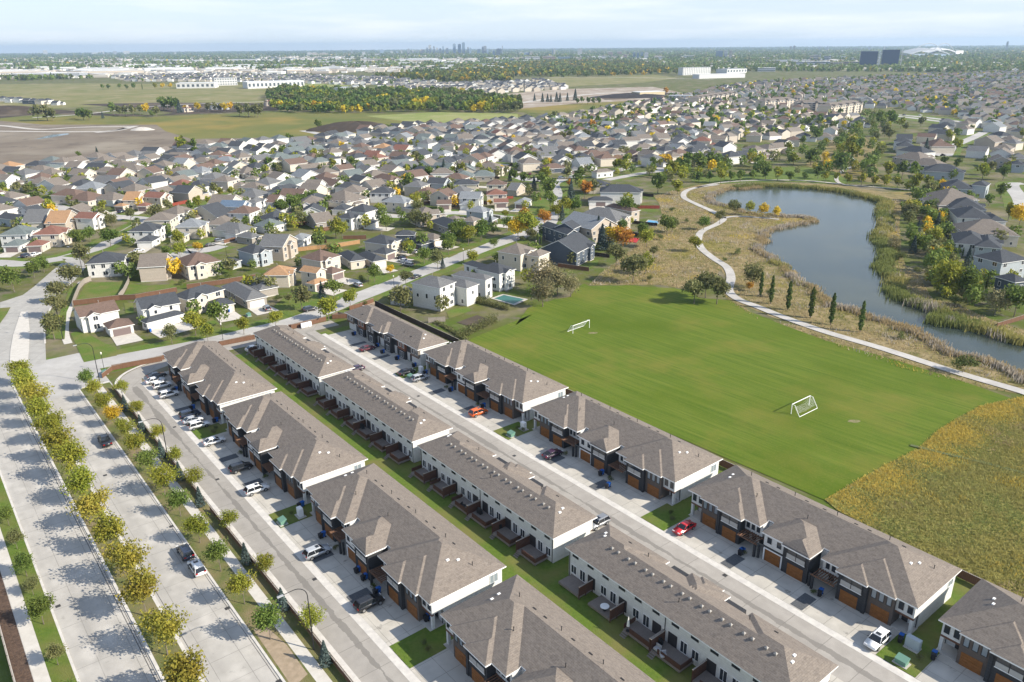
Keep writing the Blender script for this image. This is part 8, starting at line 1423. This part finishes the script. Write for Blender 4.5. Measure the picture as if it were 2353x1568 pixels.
pool([(-6.0, 251.9), (-2.7, 255.9), (4.3, 250.9), (.6, 245.7)][::-1], 'covered green swimming pool behind the white houses', mat('pool_cover', (.045, .15, .135), .5))
pool([(64.2, 368.8), (66.8, 375.6), (71.0, 372.7), (69.6, 366.7)][::-1], 'bright blue pool beside the red fence', mat('pool_water', (.06, .30, .52), .1))
t = empty('sport_court', (52.9, 335.6, .1)); tag(t, 'small red sport court behind the dark houses', 'sport court')
b = MB(); b.face([(-3.4, -3.4, .05), (-1, 5.7, .05), (3.5, 2.1, .05), (1, -5.8, .05)][::-1]); b.build('surface', mat('court_red', (.40, .03, .035), .7), t)
b = MB(); b.bar((0, 0, 0), (0, 0, 3), .06); b.box(-.6, .6, -.05, 0, 2.7, 3.5); b.build('hoop', BLACK, t)
t = empty('mailbox_bank', (*U(214.6, 91.2), .1), ROT+math.pi/2); tag(t, 'three white community mailbox cabinets beside the lane fence', 'mailbox')
for k in range(3): simple('cabinet', 'mbx', lambda: boxmb(-.5, .5, -.3, .3, .1, 1.6), WHITE, t, (k*1.15-1.1, 0, 0))
# hedges
def hedge(pts, h, label):
    t = empty('hedge', (*pts[0], .05)); tag(t, label, 'hedge'); P = []
    for a, d in zip(pts[:-1], pts[1:]):
        n = int(math.dist(a, d)*130)
        for k in range(n):
            f = random.random(); zz = random.random()**.8; P.append((a[0]+(d[0]-a[0])*f-pts[0][0]+random.gauss(0, .45), a[1]+(d[1]-a[1])*f-pts[0][1]+random.gauss(0, .45), h*zz*(.8+.3*math.sin(f*40))))
    ob('foliage', quad_cloud('foliage', leaf_quads(np.array(P), .3), [LEAF['v']]), t)


hedge([(-15.8, 213.3), (-12.1, 217.9), (-8.6, 223.1), (-4.7, 228.6)], 3.0, 'line of tall thin shrubs along the field corner')
hedge([(-15.5, 249.2), (-11.2, 247.3), (-7.4, 244.7), (-1, 239.5)], 1.9, 'clipped dark hedge beside the covered pool')
hedge([(-13, 212), (-19, 222), (-24, 229)], .7, 'low garden planting along the dark fence')
# garden patch, bare verge patch
sheet('garden_soil', [(-17, 228), (-10, 222), (-5, 229), (-11, 235)], .13, G_SOIL)
sheet('bare_verge_patch', [U(82, 27.6), U(96, 27.8), U(97, 29.4), U(90, 30.3), U(83, 30.2)], .145, mat('sandy_soil', (.36, .28, .20), .95, (.28, .22, .15), 1.2))
sheet('dirt_drive', [U(226, 118), U(219, 110), U(218, 114), U(222, 121)], .13, mat('sandy_soil', None) if False else MATS['sandy_soil'])
# bare goal mouth patches
for x, y in ((24.0, 217.6), (77, 158.5)):
    sheet('worn_turf', [(x+1.5*math.cos(a*.7)*(1+.25*math.sin(a*3)), y+.8*math.sin(a*.7)) for a in range(9)], .115, mat('worn_turf', (.24, .20, .12), .95, (.15, .155, .05), 1.8))
ribbon('grass_track', [(84.1, 146.9), (89.4, 143.1), (94.9, 139.5), (100.9, 135.1), (112, 128)], 1.0, .30, mat('trodden_grass', (.10, .12, .045), .95))
# trampoline-like lawn seat and parasol etc.
PARA = mat('parasol_cloth', (.72, .70, .66), .8)
dx = MN[0]
def on_deck(u, v): return (*U(u, v), .63)


t = empty('parasol', on_deck(60.9, 69.6)); tag(t, 'closed white parasol standing on a wooden deck', 'parasol')
b = MB(); b.bar((0, 0, 0), (0, 0, 2.6), .03); b.bar((0, 0, 0), (0, 0, .08), .3, 8); b.build('pole', BLACK, t); b = MB(); b.bar((0, 0, .9), (0, 0, 1.7), .24, 7, .16); b.bar((0, 0, 1.7), (0, 0, 2.6), .17, 7, .03); b.build('canopy', PARA, t)
t = empty('round_table', on_deck(66.2, 70.2)); tag(t, 'round white table on a deck of the white backed block', 'table')
b = MB(); b.bar((0, 0, .7), (0, 0, .75), .7, 16); b.build('tabletop', WHITE, t); b = MB(); b.bar((0, 0, 0), (0, 0, .7), .05); b.bar((0, 0, 0), (0, 0, .05), .3, 8); b.build('leg', BLACK, t)
DECKF = mat('sofa_cushion', (.42, .42, .43), .9)
for k, (u, v, nm) in enumerate(((55.6, 69.9, 'grey cushioned outdoor sofa on the sunken deck'), (54.2, 69.6, 'grey outdoor armchair beside the sofa on a deck'), (102.5, 70, 'black outdoor seat on a crowded deck'), (100.6, 70.2, 'black outdoor seat beside white chairs on a crowded deck'))):
    t = empty('outdoor_chair', on_deck(u, v), ROT + k); tag(t, nm, 'chair'); blk('seat', t, DECKF if k < 2 else BLACK, (-.45, .45, -.35, .35, .2, .45)); blk('backrest', t, DECKF if k < 2 else BLACK, (-.45, .45, .3, .42, .45, .9))
    for sx in (-.4, .34): 
        for sy in (-.32, .3): blk('leg', t, BLACK, (sx, sx+.06, sy, sy+.06, 0, .2))
for k, u in enumerate((56.3, 93.2, 98.9, 136.4, 142.6, 181)):
    t = empty('barbecue', on_deck(u, 71.1), ROT); tag(t, 'black covered barbecue against the white wall, %s from bottom' % ordn[k], 'barbecue', 'covered barbecues on the decks')
    b = MB(); b.box(-.55, .55, -.28, .28, .1, .85); b.build('cart', BLACK, t); b = MB(); b.bar((-.4, 0, .9), (.4, 0, .9), .3, 10); b.build('hood', BLACK, t)
# bushes in the gravel beds
kk = 0
for n, v0 in [(q, 98.4) for q in RN] + [(q, 46.2) for q in LN]:
    for s in (14.2, 27.2):
        p = U(n+s, v0); tree('b', p[0], p[1], .95*1.4, 'v' if kk % 2 else 'b', 'small bush at the head of a gravel bed, %s of them' % ordn[kk], 'bushes in the gravel beds', 'shrub', .1, 'shrub'); kk += 1
for n, v0 in [(q, 97.5) for q in RN] + [(q, 45.5) for q in LN]:
    for s in (-1.2, -2.6):
        p = U(n+s, v0+random.uniform(-.6, 1.5)); tree('b', p[0], p[1], 1.2, 'v' if kk % 2 else 'b', 'low bush in the lawn between townhouse blocks, %s of them' % ordn[kk-16], 'bushes between the townhouse blocks', 'shrub', .12, 'shrub'); kk += 1
# the man on the driveway
def person(x, y, rz, label):
    t = empty('person', (x, y, .12), rz); tag(t, label, 'person')
    V_ = [(0, 0, .95, .15, .11), (0, 0, 1.2, .155, .105), (0, 0, 1.42, .17, .1), (0, 0, 1.52, .06, .06), (0, .01, 1.64, .095, .11), (0, 0, 1.74, .07, .085),
          (.2, 0, 1.42, .06, .06), (.27, .03, 1.14, .045, .045), (.26, .13, .92, .035, .035), (-.2, 0, 1.42, .06, .06), (-.27, .0, 1.14, .045, .045), (-.26, .08, .9, .035, .035),
          (.1, 0, .88, .09, .09), (.11, .06, .5, .065, .065), (.11, -.02, .09, .045, .045), (.11, .12, .04, .04, .04), (-.1, 0, .88, .09, .09), (-.11, .02, .5, .065, .065), (-.11, -.06, .09, .045, .045), (-.11, .08, .04, .04, .04)]
    E_ = [(0, 1), (1, 2), (2, 3), (3, 4), (4, 5), (2, 6), (6, 7), (7, 8), (2, 9), (9, 10), (10, 11), (0, 12), (12, 13), (13, 14), (14, 15), (0, 16), (16, 17), (17, 18), (18, 19)]
    me = bpy.data.meshes.new('body'); me.from_pydata([v[:3] for v in V_], E_, [])
    o = ob('body', me, t); m = o.modifiers.new('skin', 'SKIN')
    for i, v in enumerate(V_): me.skin_vertices[0].data[i].radius = (v[3], v[4])
    me.skin_vertices[0].data[0].use_root = True
    o.modifiers.new('sub', 'SUBSURF').levels = 1; o.modifiers['sub'].render_levels = 1
    mm, nt, b_ = principled('person_clothes'); s = nt.nodes.new('ShaderNodeSeparateXYZ'); nt.links.new(objc(nt), s.inputs[0])
    c = mixcol(nt, (.03, .03, .04), (.10, .10, .12), math_(nt, 'GREATER_THAN', s.outputs[2], .92)); c = mixcol(nt, c, (.35, .2, .14), math_(nt, 'GREATER_THAN', s.outputs[2], 1.5)); c = mixcol(nt, c, (.03, .02, .015), math_(nt, 'GREATER_THAN', s.outputs[2], 1.7))
    nt.links.new(c, b_.inputs['Base Color']); me.materials.append(mm)


person(*U(249.5, 123.3), R(150), 'person in dark clothes standing on the pale house driveway')

# ------------------------------------------------------------------ the city beyond
CITY = {'w': mat('pale_tower', (.62, .62, .61), .7), 'g': mat('grey_tower', (.34, .36, .38), .6), 'b': mat('blue_glass_tower', (.26, .34, .43), .3), 'd': mat('dark_glass_tower', (.17, .23, .30), .3), 'c': mat('cream_tower', (.55, .48, .40), .7), 'p': mat('brick_tower', (.40, .29, .24), .7)}
BAND = mat('window_band', (.09, .11, .13), .3)
NM = {'w': 'white', 'g': 'grey', 'b': 'blue glass', 'd': 'dark glass', 'c': 'cream', 'p': 'brick'}
TT = sorted(TOWERS, key=lambda q: q[0]/q[1])
for k, (X, Y, wd, dp, z, c) in enumerate(TT):
    z *= 1.1
    a = math.atan2(X, Y); t = empty('tower_block', (X, Y, 0), -a); low = z < 24
    tag(t, '%s %s on the far skyline, %s' % (NM[c], 'low block' if low else 'high-rise', ('number %s from left' % ordn[k]) if k < 60 else ordn[k-60]+' right of the centre'), 'building', 'far city buildings')
    blk('wall', t, CITY[c], (-wd/2, wd/2, 0, dp, 0, z))
    b = MB(); n = max(2, int(z/7))
    for i in range(n): b.box(-wd/2+.8, wd/2-.8, -.3, dp*.9, z*(i+.45)/n, z*(i+.78)/n)
    if c not in 'bd': b.build('window', BAND, t)
    if not low: blk('roof_plant', t, CITY['g'], (-wd*.2, wd*.25, dp*.3, dp*.7, z, z+4))


def long_building(key, label, cat, depth, wm, rm=None, win=None, storeys=3, pitched=False, name='apartment_building', flip=1):
    x0, y0, x1, y1, z = SP[key]; d = Vector((x1-x0, y1-y0)); L_ = d.length
    t = empty(name, (x0, y0, 0), math.atan2(d.y, d.x)); tag(t, label, cat)
    ze = z*.78 if pitched else z
    blk('wall', t, wm, (0, L_, 0, depth, 0, ze))
    if pitched:
        b, _ = roof_block(L_+1.2, depth+1.2, ze+.2, 'h', rm, pitch=(z-ze)/(depth/2)); b.build('roof', [rm, WHITE], t, (L_/2, depth/2, 0))
    else: blk('roof', t, rm or CITY['g'], (-.3, L_+.3, -.3, depth+.3, ze, ze+.5))
    if win:
        n = max(2, int(L_/win))
        for s in range(storeys):
            for i in range(n): simple('window', ('lw', key[0], win, storeys), lambda: boxmb(-win*.28, win*.28, -.1, .0, 0, ze/storeys*.5), BAND, t, (L_*(i+.5)/n, 0, ze*(s+.3)/storeys))
        if pitched:
            for i in range(0, n, 3): simple('balcony', ('lb', key[0]), lambda: boxmb(-1.3, 1.3, -1.5, 0, 0, 9.0), WHITE if i % 2 else CITY['c'], t, (L_*(i+1)/n, 0, 0)); simple('gable', ('lg',), lambda: gabl(), ROOFM['t'], t, (L_*(i+1)/n, 0, ze))
    return t


def gabl():
    b = MB(); b.face([(-2, -1.8, 0), (2, -1.8, 0), (0, -1.8, 2)]); b.face([(-2, -1.8, 0), (0, -1.8, 2), (0, 4, 2)]); b.face([(2, -1.8, 0), (0, 4, 2), (0, -1.8, 2)]); return b


long_building('apt1f', 'nearest four-storey cream apartment block with pitched roof, centre right', 'apartment block', 16, CITY['c'], ROOFM['t'], 5.5, 4, True)
long_building('apt2', 'cream four-storey apartment block left of the nearest one', 'apartment block', 16, CITY['c'], ROOFM['t'], 5.5, 4, True)
long_building('apt3', 'taupe apartment block set back between two cream ones', 'apartment block', 16, mat('taupe_render', (.36, .32, .28), .8), ROOFM['t'], 5.5, 4, True)
long_building('apt4', 'long cream apartment block below the black soil heap', 'apartment block', 17, CITY['c'], ROOFM['t'], 5.5, 4, True)
long_building('apt5', 'flat roofed pale apartment block beside the yellow barn', 'apartment block', 18, CITY['w'], CITY['g'], 5, 3)
long_building('hotel', 'white and dark striped apartment slab above the store', 'apartment block', 20, CITY['w'], CITY['g'], 6, 6, name='slab_building')
long_building('store', 'long low white store with flat roof', 'store', 30, CITY['w'], CITY['w'], None, name='store_building')
long_building('store2', 'white industrial building with square window row behind the store', 'store', 40, CITY['w'], CITY['g'], 12, 1, name='store_building')
long_building('school', 'low white building with dark base at the yellow field, left', 'school', 40, CITY['w'], CITY['w'], 9, 1, name='school_building')
long_building('school2', 'three-storey white school building with window rows', 'school', 30, CITY['w'], CITY['g'], 5, 3, name='school_building')
long_building('white1', 'long white flat building right of the school', 'warehouse', 40, CITY['w'], CITY['w'], 8, 1, name='white_building')
long_building('white2', 'white apartment building under construction behind the woods', 'apartment block', 18, CITY['w'], CITY['g'], 5, 3)
long_building('dark_row', 'row of dark unfinished town homes beyond the woods', 'town homes', 14, CITY['d'], ROOFM['k'], 6, 2, True, name='town_home_row')
long_building('barn', 'long tan barn with pale roof beside the black soil', 'barn', 22, mat('tan_metal', (.52, .44, .28), .6), CITY['w'], None, name='barn')
for k_ in ('farm', 'farm2'):
    long_building(k_, 'red roofed farm house among the trees, %s' % ('left' if k_ == 'farm' else 'right'), 'farm house', 10, CITY['c'], ROOFM['r'], 4, 1, True, name='farm_house')
for k, (x, y) in enumerate(GBINS):
    t = empty('grain_bin', (x, y, 0)); tag(t, 'silver grain bin, %s from left in the farm row' % ordn[k], 'grain bin', 'grain bins'); SB = mat('bin_steel', (.55, .57, .60), .4, metallic=.5)
    b = MB(); b.bar((0, 0, 0), (0, 0, 5), 3.2, 12); b.build('wall', SB, t); b = MB(); b.bar((0, 0, 5), (0, 0, 7), 3.4, 12, .4); b.build('roof', SB, t)
# twin dark glass towers
for k_, lb in (('dark_tower_a', 'left of the twin dark glass towers'), ('dark_tower_b', 'right of the twin dark glass towers')):
    x0, y0, x1, y1, z = SP[k_]; d = Vector((x1-x0, y1-y0)); L_ = d.length; t = empty('glass_tower', (x0, y0, 0), math.atan2(d.y, d.x)); tag(t, lb, 'tower', 'twin dark towers')
    blk('wall', t, mat('navy_glass', (.035, .06, .12), .25), (0, L_, 0, 22, 0, z))
    b = MB()
    for i in range(17): b.box(-.15, L_+.15, -.15, 22.15, z*(i+.9)/17, z*(i+1)/17-.05)
    b.build('floor_band', mat('slab_band', (.055, .07, .10), .4), t)
    if k_ == 'dark_tower_a':
        b = MB()
        for i in range(16): b.box(L_+1.5+(i % 2)*3, L_+8.5+(i % 2)*2, 2, 10, z*i/16, z*(i+.75)/16)
        b.build('stair_core', WHITE, t)
    else:
        b = MB()
        for i in range(15): b.box(L_+.5, L_+11, 2, 18, z*.9*(i+.8)/15, z*.9*(i+1)/15-.3)
        b.build('unfinished_floor', CITY['g'], t); blk('lift_core', t, WHITE, (L_+8, L_+10, 8, 12, 0, z+8)); blk('lift_core', t, WHITE, (L_*.05, L_*.12, 8, 12, z, z+9))
# stadium with its curved roofs
x0, y0, x1, y1, z = SP['stad']; d = Vector((x1-x0, y1-y0)); L_ = d.length
t = empty('stadium', (x0, y0, 0), math.atan2(d.y, d.x)); tag(t, 'big stadium with wavy roofs and arches at the right horizon', 'stadium')
blk('wall', t, CITY['g'], (L_*.05, L_*.72, 0, 120, 0, z*.45), (L_*.72, L_, 20, 100, 0, z*.38)); blk('glass_front', t, CITY['b'], (L_*.08, L_*.7, -2, 0, z*.1, z*.4)); blk('score_board', t, WHITE, (L_*.82, L_*.95, -3, 0, z*.4, z*.8))
for q0, q1, yy in ((.02, .68, 0), (.55, 1.02, 60)):
    b = MB(); n = 16
    for i in range(n):
        f0, f1 = i/n, (i+1)/n; h0 = z*(.5+.5*math.sin(f0*math.pi)); h1 = z*(.5+.5*math.sin(f1*math.pi)); a0, a1 = L_*(q0+(q1-q0)*f0), L_*(q0+(q1-q0)*f1)
        b.face([(a0, yy-6, h0), (a1, yy-6, h1), (a1, yy+55, h1+8), (a0, yy+55, h0+8)]); b.face([(a0, yy-6, h0-5), (a1, yy-6, h1-5), (a1, yy-6, h1), (a0, yy-6, h0)])
    b.build('roof', CITY['w'] if yy else CITY['g'], t)
    b = MB(); p = None
    for i in range(25):
        f_ = i/24; q = Vector((L_*(q0+.1+(q1-q0)*.9*f_), yy+30, z*.55+z*1.15*math.sin(f_*math.pi)))
        if p: b.bar(p, q, 1.6, 5)
        p = q
    b.build('arch', CITY['g'], t)
# pale warehouses of the industrial belt
rw = random.Random(5); ws = []
while len(ws) < 120:
    a = R(rw.uniform(-33.5, 1.5)) if rw.random() < .9 else R(rw.uniform(1, 26)); D_ = rw.uniform(2800, 5600) if a < 0 else rw.uniform(3600, 6000)
    ws.append((a, D_))
for k, (a, D_) in enumerate(sorted(ws)):
    X, Y = D_*math.sin(a), D_*math.cos(a); wd, dp, hh = rw.uniform(50, 190), rw.uniform(40, 90), rw.uniform(7, 13)
    t = empty('warehouse', (X, Y, .5), rw.uniform(-.25, .25)-a*.7); tag(t, 'low pale warehouse in the industrial belt, %s from left' % ordn[k], 'warehouse', 'warehouses of the industrial belt')
    m = rw.choice((CITY['w'], CITY['w'], WHITE, CITY['c'], CITY['g']))
    blk('wall', t, m, (-wd/2, wd/2, -dp/2, dp/2, 0, hh)); blk('roof', t, rw.choice((WHITE, CITY['w'], CITY['g'])), (-wd/2-.5, wd/2+.5, -dp/2-.5, dp/2+.5, hh, hh+.6)); blk('window_strip', t, BAND, (-wd*.42, wd*.3, -dp/2-.3, -dp/2, hh*.25, hh*.55))
# two soil heaps
def heap(name, x, y, rx, ry, h, m, rz=0):
    b = MB(); n, q = 28, 7; ring_ = []
    for j in range(q+1):
        f_ = j/q; rr = [(math.cos(2*math.pi*i/n)*rx*(1-f_)*(1+.12*math.sin(i*1.7+j)), math.sin(2*math.pi*i/n)*ry*(1-f_), h*(1-(1-f_)**2.0)*(1+.06*math.sin(i*2.1)) if j else 0) for i in range(n)]; ring_.append(rr)
    for j in range(q):
        for i in range(n): b.face([ring_[j][i], ring_[j][(i+1) % n], ring_[j+1][(i+1) % n], ring_[j+1][i]])
    return tag(b.build(name, m, loc=(x, y, 0), rz=rz, smooth=True), kind='structure')


def atpx(px, py):      # where a sight line of the survey meets the ground
    d = fw*1911.2 + rt*(px-1250) - up*(py-833); s = -HGT/d.z; return d.x*s, d.y*s


hx, hy = atpx(870, 318); heap('soil_heap', hx, hy, 50, 24, 8.5, G_SOIL)
hx, hy = atpx(20, 276); heap('soil_heap', hx, hy, 75, 30, 9, G_SOIL)
hx, hy = atpx(1545, 238); heap('soil_heap', hx, hy, 70, 25, 6, mat('black_soil', (.035, .03, .032), .95))
hx, hy = atpx(348, 318); heap('sand_heap', hx, hy, 12, 8, 3, TRACK)


# far houses and far trees: past the limit, one object each
def bulk_houses(name, polys, n, seed, roofs, walls, smin=9, smax=14, rowgap=30, lot=15):
    g = np.random.default_rng(seed); V = []; Fc = []; MI = []
    for poly, ang in polys:
        a = np.array(poly); lo, hi = a.min(0), a.max(0); c_, s_ = math.cos(ang), math.sin(ang); ctr = (lo+hi)/2; rad = np.hypot(*(hi-lo))/2
        pts = []
        for i in np.arange(-rad, rad, lot):
            for j_, j in enumerate(np.arange(-rad, rad, rowgap)):
                bend = 14*math.sin(i*.012+j*.004); pts.append((ctr[0]+i*c_-(j+bend)*s_, ctr[1]+i*s_+(j+bend)*c_))
        P = np.array(pts); P = P[inpoly(P, poly)]; P = P[(np.hypot(P[:, 0], P[:, 1]) < 3200) & (np.hypot(P[:, 0], P[:, 1]) > 560)]
        keep = []
        for p in P:
            if np.min(np.hypot(HPA[:, 0]-p[0], HPA[:, 1]-p[1])) > 12 and g.random() < .9: keep.append(p)
        for p in keep:
            p = p + g.normal(size=2)*1.6; w_, d_ = g.uniform(smin, smax)/2, g.uniform(smin, smax)/2; z = g.choice((3.2, 5.2, 5.4)); q = ang + g.choice((0, math.pi/2)) + g.normal()*.12
            cc, ss = math.cos(q), math.sin(q); hz = z + min(w_, d_)*.9*.6; b = len(V); r = w_*.55 if g.random() < .55 else 0
            L = [(-w_, -d_, 0), (w_, -d_, 0), (w_, d_, 0), (-w_, d_, 0), (-w_, -d_, z), (w_, -d_, z), (w_, d_, z), (-w_, d_, z), (-w_+r, 0, hz), (w_-r, 0, hz)]
            V += [(p[0]+x*cc-y*ss, p[1]+x*ss+y*cc, zz) for x, y, zz in L]
            wi, ri = int(g.integers(len(walls))), len(walls)+int(g.integers(len(roofs)))
            hip = r > 0
            for f_, m in (((0, 1, 5, 4), wi), ((1, 2, 6, 5), wi), ((2, 3, 7, 6), wi), ((3, 0, 4, 7), wi), ((4, 5, 9, 8), ri), ((6, 7, 8, 9), ri), ((7, 4, 8), ri if hip else wi), ((5, 6, 9), ri if hip else wi)):
                Fc.append(tuple(b+i for i in f_)); MI.append(m)
    me = bpy.data.meshes.new(name); me.from_pydata(V, [], Fc)
    for m in walls+roofs: me.materials.append(m)
    me.polygons.foreach_set('material_index', MI); me.update(); return tag(ob(name, me), kind='stuff'), len(V)//10


V = []; Fc = []; MI = []; rk_ = sorted(ROOF); wk_ = sorted(WALL)
for _, _, rk, wk, bl, _ in FARH:
    for bx, by, an, w_, d_, z, kd, _ in bl:
        b_, tri = roof_block(w_, d_, z, kd, None); q = MB(); q.box(-w_/2+.4, w_/2-.4, -d_/2+.4, d_/2-.4, 0, z-.2, bottom=False)
        c_, s_ = math.cos(R(an)), math.sin(R(an)); items = [(b_.v, b_.f, [len(wk_)+rk_.index(rk) if m == 0 else 6+len(rk_) for m in b_.m]), (q.v, q.f, [wk_.index(wk)]*len(q.f))]
        if tri:
            for tv in tri: items.append((tv, [(0, 1, 2)], [wk_.index(wk)]))
        for vv, ff, mm in items:
            o_ = len(V); V += [(bx+x*c_-y*s_, by+x*s_+y*c_, zz) for x, y, zz in vv]; Fc += [tuple(i+o_ for i in f_) for f_ in ff]; MI += mm
me = bpy.data.meshes.new('suburban_houses'); me.from_pydata(V, [], Fc)
for m in [WALLM[k] for k in wk_]+[ROOFM[k] for k in rk_]+[WHITE]: me.materials.append(m)
me.polygons.foreach_set('material_index', MI); me.update(); tag(ob('suburban_houses', me), kind='stuff')
flat = lambda n, c: mat(n, c, .85)
FR = [flat('far_roof_charcoal', (.06, .065, .075)), flat('far_roof_grey', (.15, .15, .15)), flat('far_roof_taupe', (.18, .155, .135)), flat('far_roof_brown', (.15, .105, .088)), flat('far_roof_tan', (.2, .175, .15))]
FW = [flat('far_wall_white', (.72, .71, .68)), flat('far_wall_cream', (.60, .54, .46)), flat('far_wall_beige', (.45, .40, .34))]
o1, n1_ = bulk_houses('far_suburb_houses', [(FP['suburb_r'], -.35), (FP['suburb_m'], .5)], 0, 3, FR, FW)
o2, n2_ = bulk_houses('far_new_houses', [(FP['suburb_l'], -.1), (FP['new_l'], .2)], 0, 4, FR[:2], FW, rowgap=34)


def bulk_trees(name, P, size, quads, qs, mats, midx, zc=.62):
    n = len(P); s = np.asarray(size)
    c = np.repeat(np.column_stack([P[:, 0], P[:, 1], s*zc]), quads, 0); d = RNG.normal(size=(n*quads, 3)); d /= np.linalg.norm(d, axis=1)[:, None]; d *= RNG.uniform(.45, 1, (n*quads, 1))
    ss = np.repeat(s, quads); c[:, 0] += d[:, 0]*ss*.36; c[:, 1] += d[:, 1]*ss*.36; c[:, 2] += d[:, 2]*ss*.40
    q = leaf_quads(c, ss*qs); return tag(ob(name, quad_cloud(name, q, mats, np.repeat(midx, quads))), kind='stuff')


LM = [LEAF['g'], LEAF['v'], LEAF['p'], LEAF['y'], LEAF['Y'], LEAF['a']]


def cmix(n, w): return RNG.choice(len(LM), n, p=np.array(w)/sum(w))


P = np.concatenate([scatter(FP['wood'], 2600)[:, :2], scatter(FP['hedge'], 500)[:, :2], scatter(FP['hedge2'], 500)[:, :2]])
P = P[:1500]; cl = vnoise(P, 40, 11); mi = np.where(cl > .88, 4, np.where(cl > .72, 3, np.where(cl > .42, 0, np.where(cl > .25, 1, 2))))
bulk_trees('wood', P, RNG.uniform(7, 14, len(P)), 46, .30, LM, mi)
P = np.concatenate([scatter(FP['wood2'], 3800)[:, :2], scatter(FP['wood3'], 900)[:, :2]]); P = P[:3200]
bulk_trees('far_wood', P, RNG.uniform(11, 17, len(P)), 16, .40, LM, cmix(len(P), (5, 4, 4, 1.2, .9, 1.6)))
P = np.concatenate([scatter(FP['suburb_r'], 5200)[:, :2], scatter(FP['suburb_m'], 650)[:, :2], scatter(FP['suburb_l'], 500)[:, :2]])
P = P[(np.hypot(P[:, 0], P[:, 1]) < 3300)]
bulk_trees('suburb_trees', P, RNG.uniform(5, 9.5, len(P)), 20, .42, LM, cmix(len(P), (5, 4, 3, 1.3, .8, .6)))
P = []
rg = random.Random(9)
for hx_, hy_, _ in HPOS:
    for q in range(3):
        if rg.random() < .8:
            an = rg.uniform(0, 6.283); d_ = rg.uniform(8.2, 12); x_, y_ = hx_+d_*math.cos(an), hy_+d_*math.sin(an)
            if np.min(np.hypot(HP[:, 0]-x_, HP[:, 1]-y_)) > 7.8: P.append((x_, y_))
P = np.array(P); P = P[np.min(np.hypot(P[:, None, 0]-HPA[None, :, 0], P[:, None, 1]-HPA[None, :, 1]), 1) > 7.8]; sp2 = scatter(GREENFILL, 900)[:, :2]; P = np.concatenate([P, sp2[np.min(np.hypot(sp2[:, None, 0]-HP[None, :, 0], sp2[:, None, 1]-HP[None, :, 1]), 1) > 10][:190]])
bulk_trees('garden_trees', P, RNG.uniform(4, 8.5, len(P)), 150, .13, LM, cmix(len(P), (6, 4, 3, 3, .7, .5)), .55)
P = scatter(FP['northlake'], 900, 0, None, [LAKE]+AV)[:, :2]; P = P[np.min(np.hypot(P[:, None, 0]-HP[None, :, 0], P[:, None, 1]-HP[None, :, 1]), 1) > 12][:150]
bulk_trees('lakeside_trees', P, RNG.uniform(6, 11.5, len(P)), 150, .13, LM, cmix(len(P), (6, 3, 4, 3, .8, .6)), .55)
# tree cover of the plain, out to the horizon
a = R(1)*RNG.uniform(-36, 36, 30000); rr = 2600*np.exp(RNG.uniform(0, 1, 30000)*math.log(17500/2600)); P = np.stack([rr*np.sin(a), rr*np.cos(a)], 1)
den = vnoise(P, 700, 21) + .4*vnoise(P, 240, 22) + np.where(a > R(-2), .28, 0) + np.clip((rr-5200)/9000, 0, .5)
P = P[den > .72]; rr = np.hypot(P[:, 0], P[:, 1])
bulk_trees('distant_forest', P, RNG.uniform(11, 17, len(P))*np.clip(rr/3200, 1, 1.5)**.7, 8, .6, LM, cmix(len(P), (5, 4, 6, .2, .08, .35)), .45)
# neighbourhood roofs scattered among the distant trees
a = R(1)*RNG.uniform(-35, 35, 7000); rr = 2700*np.exp(RNG.uniform(0, 1, 7000)*math.log(9500/2700)); V = []; Fc = []; MI = []
for x, y, s in zip(rr*np.sin(a), rr*np.cos(a), RNG.uniform(5, 13, 7000)*np.where(RNG.random(7000) < .12, 2.2, 1)):
    b = len(V); h_ = 5 + s*.12; V += [(x-s, y-s, .6), (x+s, y-s, .6), (x+s, y+s, .6), (x-s, y+s, .6), (x-s, y-s, h_), (x+s, y-s, h_), (x+s, y+s, h_), (x-s, y+s, h_)]
    wi = int(RNG.integers(3)); 
    for f_ in ((0, 1, 5, 4), (1, 2, 6, 5), (2, 3, 7, 6), (3, 0, 4, 7)): Fc.append(tuple(b+i for i in f_)); MI.append(wi)
    Fc.append((b+4, b+5, b+6, b+7)); MI.append(3+int(RNG.integers(4)) if s < 12 else 0)
me = bpy.data.meshes.new('distant_roofs'); me.from_pydata(V, [], Fc)
for m in FW+FR: me.materials.append(m)
me.polygons.foreach_set('material_index', MI); me.update(); tag(ob('distant_buildings', me), kind='stuff')

# ------------------------------------------------------------------ haze
hb = MB(); hb.box(-19500, 19500, -700, 19500, -1.0, 150.0)
hm = bpy.data.materials.new('haze_air'); hm.use_nodes = True; ht = hm.node_tree; ht.nodes.clear()
ho = ht.nodes.new('ShaderNodeOutputMaterial'); pv = ht.nodes.new('ShaderNodeVolumePrincipled')
pv.inputs['Color'].default_value = (.60, .79, 1.0, 1); pv.inputs['Density'].default_value = HAZE; pv.inputs['Anisotropy'].default_value = .2
ht.links.new(pv.outputs[0], ho.inputs['Volume'])
tag(hb.build('haze', hm), kind='stuff')
